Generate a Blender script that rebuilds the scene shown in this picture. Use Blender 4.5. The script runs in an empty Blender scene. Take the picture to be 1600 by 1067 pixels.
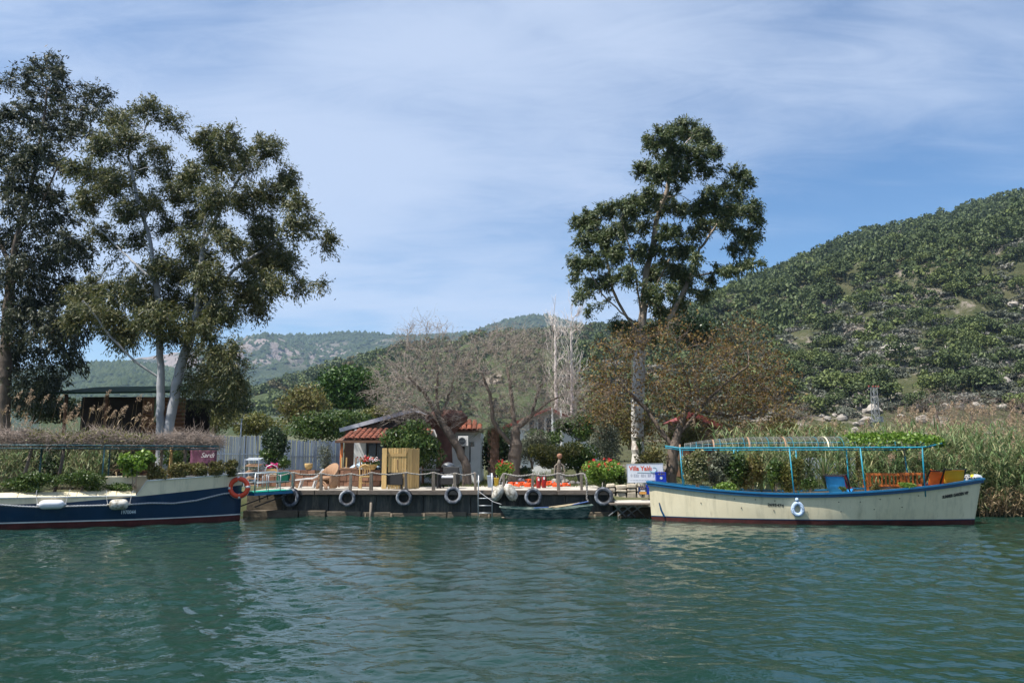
import bpy, math, random
import numpy as np
from mathutils import Vector, Matrix, noise as mnoise
R = math.radians
rng = np.random.default_rng(11)
random.seed(11)
S = bpy.context.scene
COL = S.collection

# ------------------------------------------------------------------ camera
EYE, FPX, HOR = 1.95, 1225.0, 715.0
PITCH = math.atan((HOR - 533.5) / FPX)
cam = bpy.data.cameras.new('camera')
cam.sensor_width = 36.0
cam.lens = 36.0 * FPX / 1600.0
cam.clip_start, cam.clip_end = 0.1, 20000.0
camo = bpy.data.objects.new('camera', cam)
COL.objects.link(camo)
camo.location = (0, 0, EYE)
camo.rotation_euler = (R(90) + PITCH, 0, 0)
S.camera = camo

# ------------------------------------------------------------------ sky, sun, exposure
SUN_TO = Vector((-0.64, -0.29, 1.30)).normalized()      # towards the sun
world = bpy.data.worlds.new('World')
S.world = world
world.use_nodes = True
wn, wl = world.node_tree.nodes, world.node_tree.links
wn.clear()
w_out = wn.new('ShaderNodeOutputWorld')
w_bg = wn.new('ShaderNodeBackground')
w_bg.inputs['Strength'].default_value = 0.09
w_sky = wn.new('ShaderNodeTexSky')
w_sky.sky_type = 'NISHITA'
w_sky.sun_disc = False
w_sky.sun_elevation = math.asin(SUN_TO.z)
w_sky.sun_rotation = math.atan2(SUN_TO.x, SUN_TO.y)
w_sky.air_density, w_sky.dust_density, w_sky.ozone_density = 1.0, 0.15, 4.0
SKY = (20, 4.4)
# thin high cloud: noise on a flat layer overhead
w_tc = wn.new('ShaderNodeTexCoord')
w_sep = wn.new('ShaderNodeSeparateXYZ')
wl.new(w_tc.outputs['Generated'], w_sep.inputs[0])


def wmath(op, a, b=None, clamp=False):
    n = wn.new('ShaderNodeMath')
    n.operation = op
    n.use_clamp = clamp
    for i, q in enumerate((a, b)):
        if q is None:
            continue
        if isinstance(q, (int, float)):
            n.inputs[i].default_value = q
        else:
            wl.new(q, n.inputs[i])
    return n.outputs[0]


w_zz = wmath('ADD', wmath('MAXIMUM', w_sep.outputs['Z'], 0.0), 0.22)
w_cx = wmath('DIVIDE', w_sep.outputs['X'], w_zz)
w_cy = wmath('DIVIDE', w_sep.outputs['Y'], w_zz)
w_cmb = wn.new('ShaderNodeCombineXYZ')
wl.new(w_cx, w_cmb.inputs[0])
wl.new(w_cy, w_cmb.inputs[1])


def wnoise(scale, sx, sy, rot, det, dist, off, rough=0.55):
    mp = wn.new('ShaderNodeMapping')
    mp.inputs['Scale'].default_value = (sx, sy, 1)
    mp.inputs['Rotation'].default_value = (0, 0, R(rot))
    mp.inputs['Location'].default_value = (off, off * 0.7, 0)
    wl.new(w_cmb.outputs[0], mp.inputs[0])
    nz = wn.new('ShaderNodeTexNoise')
    nz.inputs['Scale'].default_value = scale
    nz.inputs['Detail'].default_value = det
    nz.inputs['Roughness'].default_value = rough
    nz.inputs['Distortion'].default_value = dist
    wl.new(mp.outputs[0], nz.inputs['Vector'])
    return nz.outputs['Fac']


n_big = wnoise(0.55, 1.0, 1.7, SKY[0], 3, 0.3, SKY[1])
n_mid = wnoise(1.3, 0.8, 1.9, SKY[0] + 8, 6, 0.9, 1.9)
n_fine = wnoise(5.5, 0.6, 1.7, SKY[0] + 14, 9, 1.2, 7.7, 0.68)
w_f = wmath('ADD', wmath('MULTIPLY', n_big, 1.5), wmath('ADD', wmath('MULTIPLY', n_mid, 0.42), wmath('MULTIPLY', n_fine, 0.26)))
w_map = wn.new('ShaderNodeMapRange')
w_map.interpolation_type = 'SMOOTHSTEP'
w_map.inputs['From Min'].default_value = 0.80
w_map.inputs['From Max'].default_value = 1.30
w_map.inputs['To Min'].default_value = 0.02
w_map.inputs['To Max'].default_value = 0.78
wl.new(w_f, w_map.inputs['Value'])
w_mix = wn.new('ShaderNodeMix')
w_mix.data_type = 'RGBA'
w_mix.inputs['B'].default_value = (4.25, 4.9, 6.15, 1)
wl.new(w_map.outputs[0], w_mix.inputs['Factor'])
w_hs = wn.new('ShaderNodeHueSaturation')
w_hs.inputs['Saturation'].default_value = 1.18
w_hs.inputs['Value'].default_value = 0.92
wl.new(w_sky.outputs[0], w_hs.inputs['Color'])
wl.new(w_hs.outputs[0], w_mix.inputs['A'])
wl.new(w_mix.outputs['Result'], w_bg.inputs['Color'])
wl.new(w_bg.outputs[0], w_out.inputs['Surface'])

sun = bpy.data.lights.new('sun', 'SUN')
sun.energy = 5.0
sun.angle = R(0.53)
sun.color = (1.0, 0.955, 0.88)
suno = bpy.data.objects.new('sun', sun)
COL.objects.link(suno)
suno.location = (-40, -20, 80)
suno.rotation_euler = (-SUN_TO).to_track_quat('-Z', 'Y').to_euler()

S.view_settings.view_transform = 'Standard'
S.view_settings.look = 'None'
S.view_settings.exposure = 0.84
S.view_settings.gamma = 1.0
S.view_settings.use_curve_mapping = False
S.render.engine = 'CYCLES'
S.cycles.use_denoising = True
S.cycles.max_bounces = 6
S.cycles.diffuse_bounces = 2
S.cycles.glossy_bounces = 3
S.cycles.transmission_bounces = 4
S.cycles.transparent_max_bounces = 6
S.cycles.volume_bounces = 0
S.cycles.caustics_reflective = False
S.cycles.caustics_refractive = False
S.cycles.use_fast_gi = False


# ------------------------------------------------------------------ helpers
def P(px, py, Y):
    """The place at depth Y (metres ahead of the camera) that the photograph shows at pixel (px, py)."""
    u, v = (px - 800.0) / FPX, (533.5 - py) / FPX
    c, s = math.cos(PITCH), math.sin(PITCH)
    k = Y / (c - v * s)
    return Vector((u * k, Y, EYE + (s + v * c) * k))


def sstep(a, b, x):
    t = np.clip((x - a) / (b - a), 0, 1)
    return t * t * (3 - 2 * t)


def fbm(x, y, z=0.0, H=0.9, oc=5):
    return mnoise.fractal(Vector((x, y, z)), H, 2.1, oc)


def np_mesh(name, verts, faces):
    """faces: list of (M,k) int arrays."""
    me = bpy.data.meshes.new(name)
    verts = np.asarray(verts, dtype=np.float32)
    me.vertices.add(len(verts))
    me.vertices.foreach_set('co', verts.ravel())
    faces = [np.asarray(f, dtype=np.int32) for f in faces if len(f)]
    if not faces:
        return me
    idx = np.concatenate([f.ravel() for f in faces])
    tot = np.concatenate([np.full(len(f), f.shape[1], dtype=np.int32) for f in faces])
    st = np.concatenate([[0], np.cumsum(tot)[:-1]]).astype(np.int32)
    me.loops.add(len(idx))
    me.loops.foreach_set('vertex_index', idx)
    me.polygons.add(len(tot))
    me.polygons.foreach_set('loop_start', st)
    me.update(calc_edges=True)
    return me


def link(name, me, mat=None, parent=None, smooth=False):
    if mat is not None and not me.materials:
        me.materials.append(mat)
    if smooth:
        me.polygons.foreach_set('use_smooth', np.ones(len(me.polygons), dtype=bool))
    o = bpy.data.objects.new(name, me)
    COL.objects.link(o)
    if parent:
        o.parent = parent
    return o


class MB:
    def __init__(s):
        s.v, s.f = [], []

    def add(s, vs, fs):
        n = len(s.v)
        s.v += [tuple(q) for q in vs]
        s.f += [tuple(i + n for i in f) for f in fs]
        return s

    def box(s, c, d, rot=None, top=1.0):
        a, b, h = d[0] / 2, d[1] / 2, d[2] / 2
        vs = [Vector((x * a * (top if z > 0 else 1), y * b * (top if z > 0 else 1), z * h)) for z in (-1, 1) for y in (-1, 1) for x in (-1, 1)]
        if rot is not None:
            m = rot if isinstance(rot, Matrix) else Matrix.Rotation(rot, 3, 'Z')
            vs = [m @ q for q in vs]
        c = Vector(c)
        return s.add([q + c for q in vs], [(0, 2, 3, 1), (4, 5, 7, 6), (0, 1, 5, 4), (2, 6, 7, 3), (0, 4, 6, 2), (1, 3, 7, 5)])

    def bar(s, a, b, w, h=None, up=(0, 0, 1)):
        a, b = Vector(a), Vector(b)
        h = h or w
        d = (b - a).normalized()
        x = d.cross(Vector(up))
        if x.length < 1e-3:
            x = d.cross(Vector((1, 0, 0)))
        x.normalize()
        z = x.cross(d)
        vs = [p + x * (i * w / 2) + z * (j * h / 2) for p in (a, b) for j in (-1, 1) for i in (-1, 1)]
        return s.add(vs, [(0, 1, 3, 2), (4, 6, 7, 5), (0, 4, 5, 1), (2, 3, 7, 6), (0, 2, 6, 4), (1, 5, 7, 3)])

    def tube(s, pts, r, n=8, caps=True, closed=False, sq=1.0):
        pts = [Vector(p) for p in pts]
        m = len(pts)
        rs = r if isinstance(r, (list, tuple)) else [r] * m
        ref = Vector((0.13, 0.31, 0.94))
        vs, px = [], None
        for i, p in enumerate(pts):
            a = pts[(i - 1) % m] if (closed or i > 0) else p
            b = pts[(i + 1) % m] if (closed or i < m - 1) else p
            d = (b - a).normalized()
            if px is None:
                x = d.cross(ref)
                if x.length < 0.05:
                    x = d.cross(Vector((1, 0, 0)))
            else:
                x = px - d * px.dot(d)
            x.normalize()
            px = x
            y = d.cross(x)
            for k in range(n):
                t = 2 * math.pi * k / n
                vs.append(p + (x * math.cos(t) + y * math.sin(t) * sq) * rs[i])
        fs = []
        for i in range(m if closed else m - 1):
            j = (i + 1) % m
            for k in range(n):
                l = (k + 1) % n
                fs.append((i * n + k, i * n + l, j * n + l, j * n + k))
        if caps and not closed:
            fs.append(tuple(range(n - 1, -1, -1)))
            fs.append(tuple((m - 1) * n + k for k in range(n)))
        return s.add(vs, fs)

    def lathe(s, prof, n=16, c=(0, 0, 0), m=None):
        c = Vector(c)
        vs = []
        for r, z in prof:
            for k in range(n):
                t = 2 * math.pi * k / n
                q = Vector((r * math.cos(t), r * math.sin(t), z))
                vs.append((m @ q if m else q) + c)
        fs = [(i * n + k, i * n + (k + 1) % n, (i + 1) * n + (k + 1) % n, (i + 1) * n + k) for i in range(len(prof) - 1) for k in range(n)]
        fs += [tuple(range(n - 1, -1, -1)), tuple((len(prof) - 1) * n + k for k in range(n))]
        return s.add(vs, fs)

    def torus(s, c, R1, r, axis='y', n=28, m=10, a0=0, a1=2 * math.pi, sq=1.0):
        c = Vector(c)
        full = abs(a1 - a0 - 2 * math.pi) < 1e-6
        pts = []
        for i in range(n if full else n + 1):
            t = a0 + (a1 - a0) * i / n
            q = {'y': Vector((math.cos(t), 0, math.sin(t))), 'z': Vector((math.cos(t), math.sin(t), 0)), 'x': Vector((0, math.cos(t), math.sin(t)))}[axis]
            pts.append(c + q * R1)
        return s.tube(pts, r, m, closed=full, sq=sq)

    def grid(s, rows, closed=False):
        n = len(rows[0])
        vs = [p for r in rows for p in r]
        fs = [(i * n + k, i * n + k + 1, (i + 1) * n + k + 1, (i + 1) * n + k) for i in range(len(rows) - 1) for k in range(n - 1)]
        return s.add(vs, fs)

    def prism(s, poly, y0, y1):
        n = len(poly)
        vs = [(x, y0, z) for x, z in poly] + [(x, y1, z) for x, z in poly]
        fs = [tuple(range(n)), tuple(range(2 * n - 1, n - 1, -1))] + [(i, i + n, (i + 1) % n + n, (i + 1) % n) for i in range(n)]
        return s.add(vs, fs)

    def mesh(s, name):
        me = bpy.data.meshes.new(name)
        me.from_pydata(s.v, [], s.f)
        me.update()
        return me

    def build(s, name, mat, parent=None, smooth=False, bevel=0.0, solid=0.0):
        o = link(name, s.mesh(name), mat, parent, smooth)
        if solid:
            md = o.modifiers.new('solid', 'SOLIDIFY')
            md.thickness = solid
        if bevel:
            md = o.modifiers.new('bevel', 'BEVEL')
            md.width = bevel
            md.segments = 2
            md.limit_method = 'ANGLE'
        return o


def tag(o, label=None, cat=None, group=None, kind=None):
    if label:
        o['label'] = label
    if cat:
        o['category'] = cat
    if group:
        o['group'] = group
    if kind:
        o['kind'] = kind
    return o


def thing(name, label, cat, loc=(0, 0, 0), rz=0.0, group=None):
    o = bpy.data.objects.new(name, None)
    o.empty_display_size = 0.2
    COL.objects.link(o)
    o.location = loc
    o.rotation_euler = (0, 0, rz)
    return tag(o, label, cat, group)


def copy_tree(o, parent=None):
    kids = list(o.children)
    c = o.copy()
    COL.objects.link(c)
    c.parent = parent
    for k in kids:
        copy_tree(k, c)
    return c


def text_mesh(name, body, h, mat, parent=None, fn=None, ext=0.0, shear=0.0, bold=0.0, sx=1.0):
    """Flat lettering lying in the local xz plane, its centre at the origin; fn maps each vertex."""
    cu = bpy.data.curves.new(name, 'FONT')
    cu.body, cu.size, cu.shear, cu.offset = body, h * 1.35, shear, bold
    cu.align_x, cu.align_y = 'CENTER', 'CENTER'
    cu.resolution_u = 3
    ob = bpy.data.objects.new(name, cu)
    COL.objects.link(ob)
    dg = bpy.context.evaluated_depsgraph_get()
    me = bpy.data.meshes.new_from_object(ob.evaluated_get(dg))
    bpy.data.objects.remove(ob)
    bpy.data.curves.remove(cu)
    for v in me.vertices:
        q = Vector((v.co.x * sx, 0.0, v.co.y))
        v.co = fn(q) if fn else q
    me.materials.clear()
    return link(name, me, mat, parent)


# ------------------------------------------------------------------ materials
def _new(name):
    m = bpy.data.materials.new(name)
    m.use_nodes = True
    nt = m.node_tree
    return m, nt.nodes, nt.links, nt.nodes['Principled BSDF']


def M(name, col, rough=0.65, var=0.22, scale=6.0, bump=0.0, metal=0.0, col2=None, spec=0.4, stretch=(1, 1, 1), bscale=None, thr=None, coat=0.0):
    m, n, l, b = _new(name)
    tc = n.new('ShaderNodeTexCoord')
    mp = n.new('ShaderNodeMapping')
    mp.inputs['Scale'].default_value = stretch
    l.new(tc.outputs['Object'], mp.inputs[0])
    nz = n.new('ShaderNodeTexNoise')
    nz.inputs['Scale'].default_value = scale
    nz.inputs['Detail'].default_value = 7
    nz.inputs['Roughness'].default_value = 0.62
    l.new(mp.outputs[0], nz.inputs['Vector'])
    rp = n.new('ShaderNodeMapRange')
    rp.inputs['From Min'].default_value, rp.inputs['From Max'].default_value = thr or (0.3, 0.7)
    l.new(nz.outputs['Fac'], rp.inputs['Value'])
    mx = n.new('ShaderNodeMix')
    mx.data_type = 'RGBA'
    c1 = [c * (1 - var) for c in col] if col2 is None else col
    c2 = [min(1, c * (1 + var)) for c in col] if col2 is None else col2
    mx.inputs['A'].default_value = (*c1, 1)
    mx.inputs['B'].default_value = (*c2, 1)
    l.new(rp.outputs[0], mx.inputs['Factor'])
    l.new(mx.outputs['Result'], b.inputs['Base Color'])
    b.inputs['Roughness'].default_value = rough
    b.inputs['Metallic'].default_value = metal
    b.inputs['Specular IOR Level'].default_value = spec
    b.inputs['Coat Weight'].default_value = coat
    if bump:
        n2 = n.new('ShaderNodeTexNoise')
        n2.inputs['Scale'].default_value = bscale or scale * 4
        n2.inputs['Detail'].default_value = 5
        l.new(mp.outputs[0], n2.inputs['Vector'])
        bp = n.new('ShaderNodeBump')
        bp.inputs['Strength'].default_value = bump
        bp.inputs['Distance'].default_value = 0.03
        l.new(n2.outputs['Fac'], bp.inputs['Height'])
        l.new(bp.outputs[0], b.inputs['Normal'])
    return m


def vary(m, lo=0.6, hi=1.25):
    """Lets each object that shares the material differ a little in tone."""
    n, l = m.node_tree.nodes, m.node_tree.links
    b = n['Principled BSDF']
    src = b.inputs['Base Color'].links[0].from_socket
    oi = n.new('ShaderNodeObjectInfo')
    mr = n.new('ShaderNodeMapRange')
    mr.inputs['To Min'].default_value, mr.inputs['To Max'].default_value = lo, hi
    l.new(oi.outputs['Random'], mr.inputs['Value'])
    hs = n.new('ShaderNodeHueSaturation')
    l.new(mr.outputs[0], hs.inputs['Value'])
    l.new(src, hs.inputs['Color'])
    l.new(hs.outputs[0], b.inputs['Base Color'])


def leafmat(name, cols, trans=0.3, rough=0.5, spec=0.35):
    """Foliage: each leaf (mesh island) takes its own tone between the given colours."""
    m, n, l, b = _new(name)
    g = n.new('ShaderNodeNewGeometry')
    rp = n.new('ShaderNodeValToRGB')
    cr = rp.color_ramp
    while len(cr.elements) < len(cols):
        cr.elements.new(0.5)
    for i, c in enumerate(cols):
        cr.elements[i].position = i / max(1, len(cols) - 1)
        cr.elements[i].color = (*c, 1)
    l.new(g.outputs['Random Per Island'], rp.inputs[0])
    l.new(rp.outputs[0], b.inputs['Base Color'])
    b.inputs['Roughness'].default_value = rough
    b.inputs['Specular IOR Level'].default_value = spec
    if trans:
        t = n.new('ShaderNodeBsdfTranslucent')
        l.new(rp.outputs[0], t.inputs['Color'])
        mx = n.new('ShaderNodeMixShader')
        mx.inputs[0].default_value = trans
        l.new(b.outputs[0], mx.inputs[1])
        l.new(t.outputs[0], mx.inputs[2])
        l.new(mx.outputs[0], n['Material Output'].inputs['Surface'])
    return m


def C(h, k=1.0):
    """sRGB hex to linear."""
    q = [int(h[i:i + 2], 16) / 255 for i in (0, 2, 4)]
    return tuple(k * (c / 12.92 if c <= 0.04045 else ((c + 0.055) / 1.055) ** 2.4) for c in q)


m_concrete = M('concrete', (0.40, 0.37, 0.32), 0.85, 0.2, 3, 0.3)
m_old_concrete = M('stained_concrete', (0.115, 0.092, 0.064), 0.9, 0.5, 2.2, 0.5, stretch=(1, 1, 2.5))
m_dockside = M('dark_steel_plate', (0.018, 0.020, 0.018), 0.8, 0, 1.6, 0.3, col2=(0.070, 0.070, 0.062), stretch=(1, 1, .6), thr=(.38, .8))
m_greywood = M('weathered_wood', (0.135, 0.108, 0.085), 0.85, 0.38, 3.5, 0.4, stretch=(1, 6, 6))
m_greywood_v = M('weathered_post_wood', (0.19, 0.158, 0.125), 0.85, 0.38, 3.5, 0.4, stretch=(6, 6, 1))
m_palewood = M('pale_board', (0.50, 0.33, 0.13), 0.7, 0.16, 3, 0.2, stretch=(5, 5, .6))
m_brownwood = M('brown_wood', (0.13, 0.065, 0.035), 0.6, 0.3, 4, 0.2, stretch=(1, 4, 4))
m_orangewood = M('orange_stained_wood', (0.42, 0.12, 0.025), 0.5, 0.25, 4, 0.1)
m_logs = M('log_wood', (0.16, 0.07, 0.03), 0.7, 0.35, 2.5, 0.3, stretch=(.5, 4, 4))
m_darkwood = M('dark_wood', (0.022, 0.014, 0.010), 0.8, 0.3, 3, 0.2)  # dark timber; on the cabin's inner wall it also carries veranda shade
m_white = M('white_paint', (0.72, 0.71, 0.68), 0.6, 0.1, 2)
m_wallwhite = M('white_plaster', (0.78, 0.78, 0.76), 0.85, 0.12, 1.5, 0.15)
m_cream = M('cream_boat_paint', (0.67, 0.58, 0.39), 0.32, 0.07, 1.6, 0.06, col2=(0.74, 0.655, 0.46), bscale=1.6, coat=0.2)
def weather(m, col, lo, hi, sc=(3.0, 3.0, 0.35), amt=0.55):
    """Run-down streaks of dirt on painted sides."""
    n, l = m.node_tree.nodes, m.node_tree.links
    b = n['Principled BSDF']
    src = b.inputs['Base Color'].links[0].from_socket
    tc = n.new('ShaderNodeTexCoord')
    mp = n.new('ShaderNodeMapping')
    mp.inputs['Scale'].default_value = sc
    l.new(tc.outputs['Object'], mp.inputs[0])
    nz = n.new('ShaderNodeTexNoise')
    nz.inputs['Scale'].default_value = 1.6
    nz.inputs['Detail'].default_value = 8
    nz.inputs['Roughness'].default_value = 0.7
    l.new(mp.outputs[0], nz.inputs['Vector'])
    mr = n.new('ShaderNodeMapRange')
    mr.inputs['From Min'].default_value, mr.inputs['From Max'].default_value = lo, hi
    mr.inputs['To Max'].default_value = amt
    l.new(nz.outputs['Fac'], mr.inputs['Value'])
    mx = n.new('ShaderNodeMix')
    mx.data_type = 'RGBA'
    mx.inputs['B'].default_value = (*col, 1)
    l.new(mr.outputs[0], mx.inputs['Factor'])
    l.new(src, mx.inputs['A'])
    l.new(mx.outputs['Result'], b.inputs['Base Color'])


weather(m_cream, (0.34, 0.31, 0.21), 0.50, 0.72)
weather(m_cream, (0.22, 0.16, 0.09), 0.62, 0.74, (9, 9, 0.7), 0.6)
weather(m_dockside, (0.17, 0.15, 0.115), 0.48, 0.74, (4, 4, 0.7), 0.75)
m_creamgrey = M('pale_cream_boat_paint', (0.72, 0.62, 0.43), 0.4, 0.1, 1.6, 0.05, bscale=2)
weather(m_creamgrey, (0.30, 0.28, 0.20), 0.52, 0.74)
m_navy = M('navy_boat_paint', (0.004, 0.025, 0.066), 0.3, 0.2, 1.6, 0.04, bscale=2, coat=0.2)
weather(m_navy, (0.03, 0.055, 0.085), 0.56, 0.78)
m_stripe = M('white_stripe_paint', (0.6, 0.62, 0.6), 0.5, 0.2, 3)
m_antifoul = M('red_antifouling', (0.075, 0.016, 0.013), 0.75, 0.4, 3, 0.2)
m_blue = M('boat_blue_paint', (0.008, 0.125, 0.27), 0.35, 0.2, 2.5, coat=.2)
m_darkblue = M('dark_blue_strake', (0.004, 0.055, 0.13), 0.4, 0.2, 2.5)
m_turq = M('turquoise_tube', (0.012, 0.22, 0.31), 0.45, 0.25, 6)
m_tealtube = M('old_teal_tube', (0.035, 0.10, 0.115), 0.6, 0.4, 6)
m_deck = M('boat_deck', (0.50, 0.42, 0.30), 0.8, 0.2, 4)
m_rope = M('rope_fibre', (0.27, 0.25, 0.225), 0.9, 0.3, 30, 0.6)
m_whiterope = M('pale_rope', (0.42, 0.42, 0.43), 0.9, 0.3, 30, 0.6)
m_bluerope = M('blue_rope', (0.27, 0.38, 0.55), 0.9, 0, 12, 0.5, col2=(0.52, 0.62, 0.74))
m_rubber = M('black_rubber', (0.012, 0.012, 0.013), 0.7, 0.3, 8)
m_tyre = M('whitewashed_rubber', (0.06, 0.065, 0.08), 0.75, 0, 4.5, 0.25, col2=(0.36, 0.38, 0.41), thr=(.42, .66))
m_fender = M('scuffed_white_fender', (0.19, 0.165, 0.12), 0.6, 0, 6, 0.2, col2=(0.58, 0.55, 0.48), thr=(.38, .56))
m_orange = M('orange_lifebuoy', (0.72, 0.07, 0.025), 0.5, 0.12, 4)
m_jacket = M('orange_life_jacket', (0.62, 0.075, 0.012), 0.8, 0.3, 5, 0.5, bscale=7)
m_greyjacket = M('grey_life_jacket', (0.27, 0.23, 0.25), 0.8, 0.3, 5, 0.5, bscale=7)
m_red = M('red_cylinder_paint', (0.26, 0.012, 0.012), 0.35, 0.1, 4)
m_metal = M('galvanised_steel', (0.45, 0.47, 0.49), 0.45, 0.2, 8, metal=0.6)
m_pylon = M('dull_pylon_steel', (0.20, 0.21, 0.215), 0.7, 0.2, 3)
m_greymetal = M('painted_grey_metal', (0.36, 0.39, 0.42), 0.55, 0.15, 5)
m_black = M('black_rattan', (0.011, 0.011, 0.012), 0.65, 0.3, 30, 0.5)
m_blackmetal = M('black_metal', (0.012, 0.012, 0.013), 0.5, 0.2, 6)
m_cushion = M('white_cushion', (0.62, 0.63, 0.66), 0.9, 0.1, 5)
m_green_carpet = M('green_carpet', (0.004, 0.22, 0.155), 0.95, 0.2, 20, 0.3)
m_towel = M('green_towel', (0.002, 0.10, 0.06), 0.95, 0.2, 10, 0.4)
m_wicker = M('tan_wicker', (0.30, 0.175, 0.10), 0.75, 0.2, 18, 0.5, stretch=(1, 1, 3))
m_terra = M('terracotta_block', (0.16, 0.075, 0.048), 0.9, 0, 2.4, 0.3, col2=(0.30, 0.155, 0.095))
m_tile = M('red_roof_tile', (0.075, 0.028, 0.016), 0.9, 0, 3.2, 0.3, col2=(0.26, 0.075, 0.038))
m_wire = M('thin_grey_wire', (0.22, 0.22, 0.20), 0.6, 0.2, 5)
m_bargeboard = M('grey_bargeboard', (0.42, 0.42, 0.46), 0.7, 0.15, 3)
m_stucco = M('brown_red_stucco', (0.115, 0.058, 0.047), 0.95, 0.3, 4, 0.8)
m_glass = M('dark_window_glass', (0.012, 0.022, 0.03), 0.08, 0.2, 1, spec=0.7)
m_bluedoor = M('dark_blue_door', (0.02, 0.04, 0.065), 0.25, 0.3, 1, spec=.6)
m_slat = M('grey_painted_cane', (0.70, 0.71, 0.75), 0.75, 0.28, 2.5, 0.3, stretch=(8, 8, .5))
m_greenroof = M('green_sheet_roof', (0.016, 0.034, 0.020), 0.95, 0.3, 2, spec=0.1)
m_curtain = M('green_curtain', (0.16, 0.19, 0.11), 0.9, 0.2, 3)
m_redroof = M('red_sheet_roof', (0.21, 0.04, 0.032), 0.6, 0.2, 2)
m_sign = M('sign_board', (0.66, 0.69, 0.74), 0.5, 0.07, 2)
m_signorange = M('sign_orange', (0.62, 0.075, 0.02), 0.6, 0.1, 4)
m_signgrey = M('sign_grey', (0.40, 0.42, 0.48), 0.6, 0.1, 4)
m_signteal = M('sign_teal', (0.20, 0.38, 0.42), 0.6, 0.1, 4)
m_ink = M('black_lettering', (0.015, 0.015, 0.015), 0.6, 0.1, 4)
m_paleink = M('pale_lettering', (0.55, 0.62, 0.68), 0.6, 0.1, 4)
m_crate = M('blue_crate', (0.008, 0.035, 0.36), 0.45, 0.15, 4)
m_darkcrate = M('dark_blue_crate', (0.012, 0.028, 0.09), 0.5, 0.15, 4)
m_crateorange = M('crate_orange_print', (0.55, 0.27, 0.06), 0.6, 0.1, 4)
m_banner = M('purple_banner', (0.105, 0.028, 0.055), 0.7, 0, 3.2, col2=(0.25, 0.10, 0.15), thr=(.4, .7))
m_rowboat = M('worn_teal_boat_paint', (0.014, 0.052, 0.048), 0.85, 0, 3.6, 0.35, col2=(0.22, 0.26, 0.22), stretch=(1, 1, 3.5), thr=(.42, .68))
m_oar = M('blue_oar', (0.06, 0.11, 0.27), 0.6, 0.2, 5)
m_oarwood = M('bare_oar_wood', (0.42, 0.34, 0.22), 0.7, 0.2, 5)
m_bluefab = M('blue_sling_fabric', (0.012, 0.21, 0.55), 0.8, 0.14, 3, 0.3)
m_redfab = M('red_sling_fabric', (0.62, 0.035, 0.055), 0.8, 0.14, 3, 0.3)
m_orangefab = M('orange_sling_fabric', (0.80, 0.16, 0.028), 0.8, 0.16, 3, 0.4)
m_yellowfab = M('yellow_sling_fabric', (0.70, 0.33, 0.012), 0.8, 0.14, 3, 0.3)
m_ltblue = M('pale_blue_cloth', (0.38, 0.50, 0.62), 0.9, 0.2, 6, 0.4)
m_bluebucket = M('pale_blue_plastic', (0.33, 0.42, 0.55), 0.5, 0.12, 4)
m_yellow = M('yellow_plastic', (0.60, 0.42, 0.05), 0.5, 0.15, 4)
m_ball = M('yellow_ball', (0.75, 0.62, 0.02), 0.5, 0.1, 4)
m_rock = M('pale_rock', (0.30, 0.27, 0.235), 0.95, 0.3, 1.2, 0.6, bscale=6)
m_stone = M('tan_wall_stone', (0.42, 0.36, 0.275), 0.95, 0.35, 3, 0.6, bscale=9)
vary(m_stone, .7, 1.2)
m_soil = M('garden_soil', (0.085, 0.065, 0.042), 1, 0.4, 2, 0.5)
m_eucbark = M('eucalyptus_bark', (0.20, 0.205, 0.22), 0.8, 0, 1.3, 0.3, col2=(0.40, 0.40, 0.41), stretch=(1, 1, .35), thr=(.3, .6))
m_whitebark = M('mottled_white_bark', (0.20, 0.14, 0.10), 0.85, 0, 2.2, 0.3, col2=(0.55, 0.52, 0.47), stretch=(1, 1, .6), thr=(.36, .50))
m_tanbark = M('tan_limb_bark', (0.27, 0.215, 0.165), 0.85, 0.3, 2, 0.3)
m_greybark = M('grey_fig_bark', (0.115, 0.088, 0.068), 0.9, 0.4, 3, 0.6, stretch=(2, 2, .6))
m_twig = M('bare_twigs', (0.285, 0.24, 0.205), 0.9, 0.35, 2)
m_paletwig = M('pale_poplar_twigs', (0.55, 0.49, 0.45), 0.9, 0.2, 2)
m_browntwig = M('brown_twigs', (0.17, 0.13, 0.105), 0.9, 0.3, 2)
m_drytwig = M('dry_vine_twigs', (0.23, 0.185, 0.155), 0.95, 0.4, 4)
m_palmbark = M('palm_bark', (0.17, 0.10, 0.065), 0.95, 0.45, 8, 0.8)
m_pinebark = M('pine_bark', (0.09, 0.06, 0.045), 0.95, 0.3, 4, 0.5)
l_euc = leafmat('eucalyptus_leaves', [(0.034, 0.047, 0.016), (0.076, 0.094, 0.030), (0.125, 0.135, 0.047), (0.215, 0.19, 0.08)], 0.32, 0.52, 0.35)
l_eucshaded = leafmat('shaded_eucalyptus_leaves', [(0.015, 0.024, 0.014), (0.033, 0.045, 0.023), (0.058, 0.070, 0.036), (0.095, 0.10, 0.05)], 0.3, 0.55, 0.3)  # darker eucalyptus leaves: the left-edge crown's shade is put into the colour
l_eucgreen = leafmat('green_eucalyptus_leaves', [(0.026, 0.044, 0.014), (0.058, 0.088, 0.027), (0.10, 0.13, 0.046), (0.18, 0.19, 0.085)], 0.3, 0.5, 0.4)
l_brown = leafmat('brown_spring_leaves', [(0.085, 0.050, 0.018), (0.16, 0.092, 0.026), (0.21, 0.13, 0.034), (0.15, 0.135, 0.036)], 0.3, 0.6)
l_bud = leafmat('dull_buds', [(0.10, 0.075, 0.035), (0.16, 0.12, 0.06), (0.20, 0.14, 0.09)], 0.2, 0.7)
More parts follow.
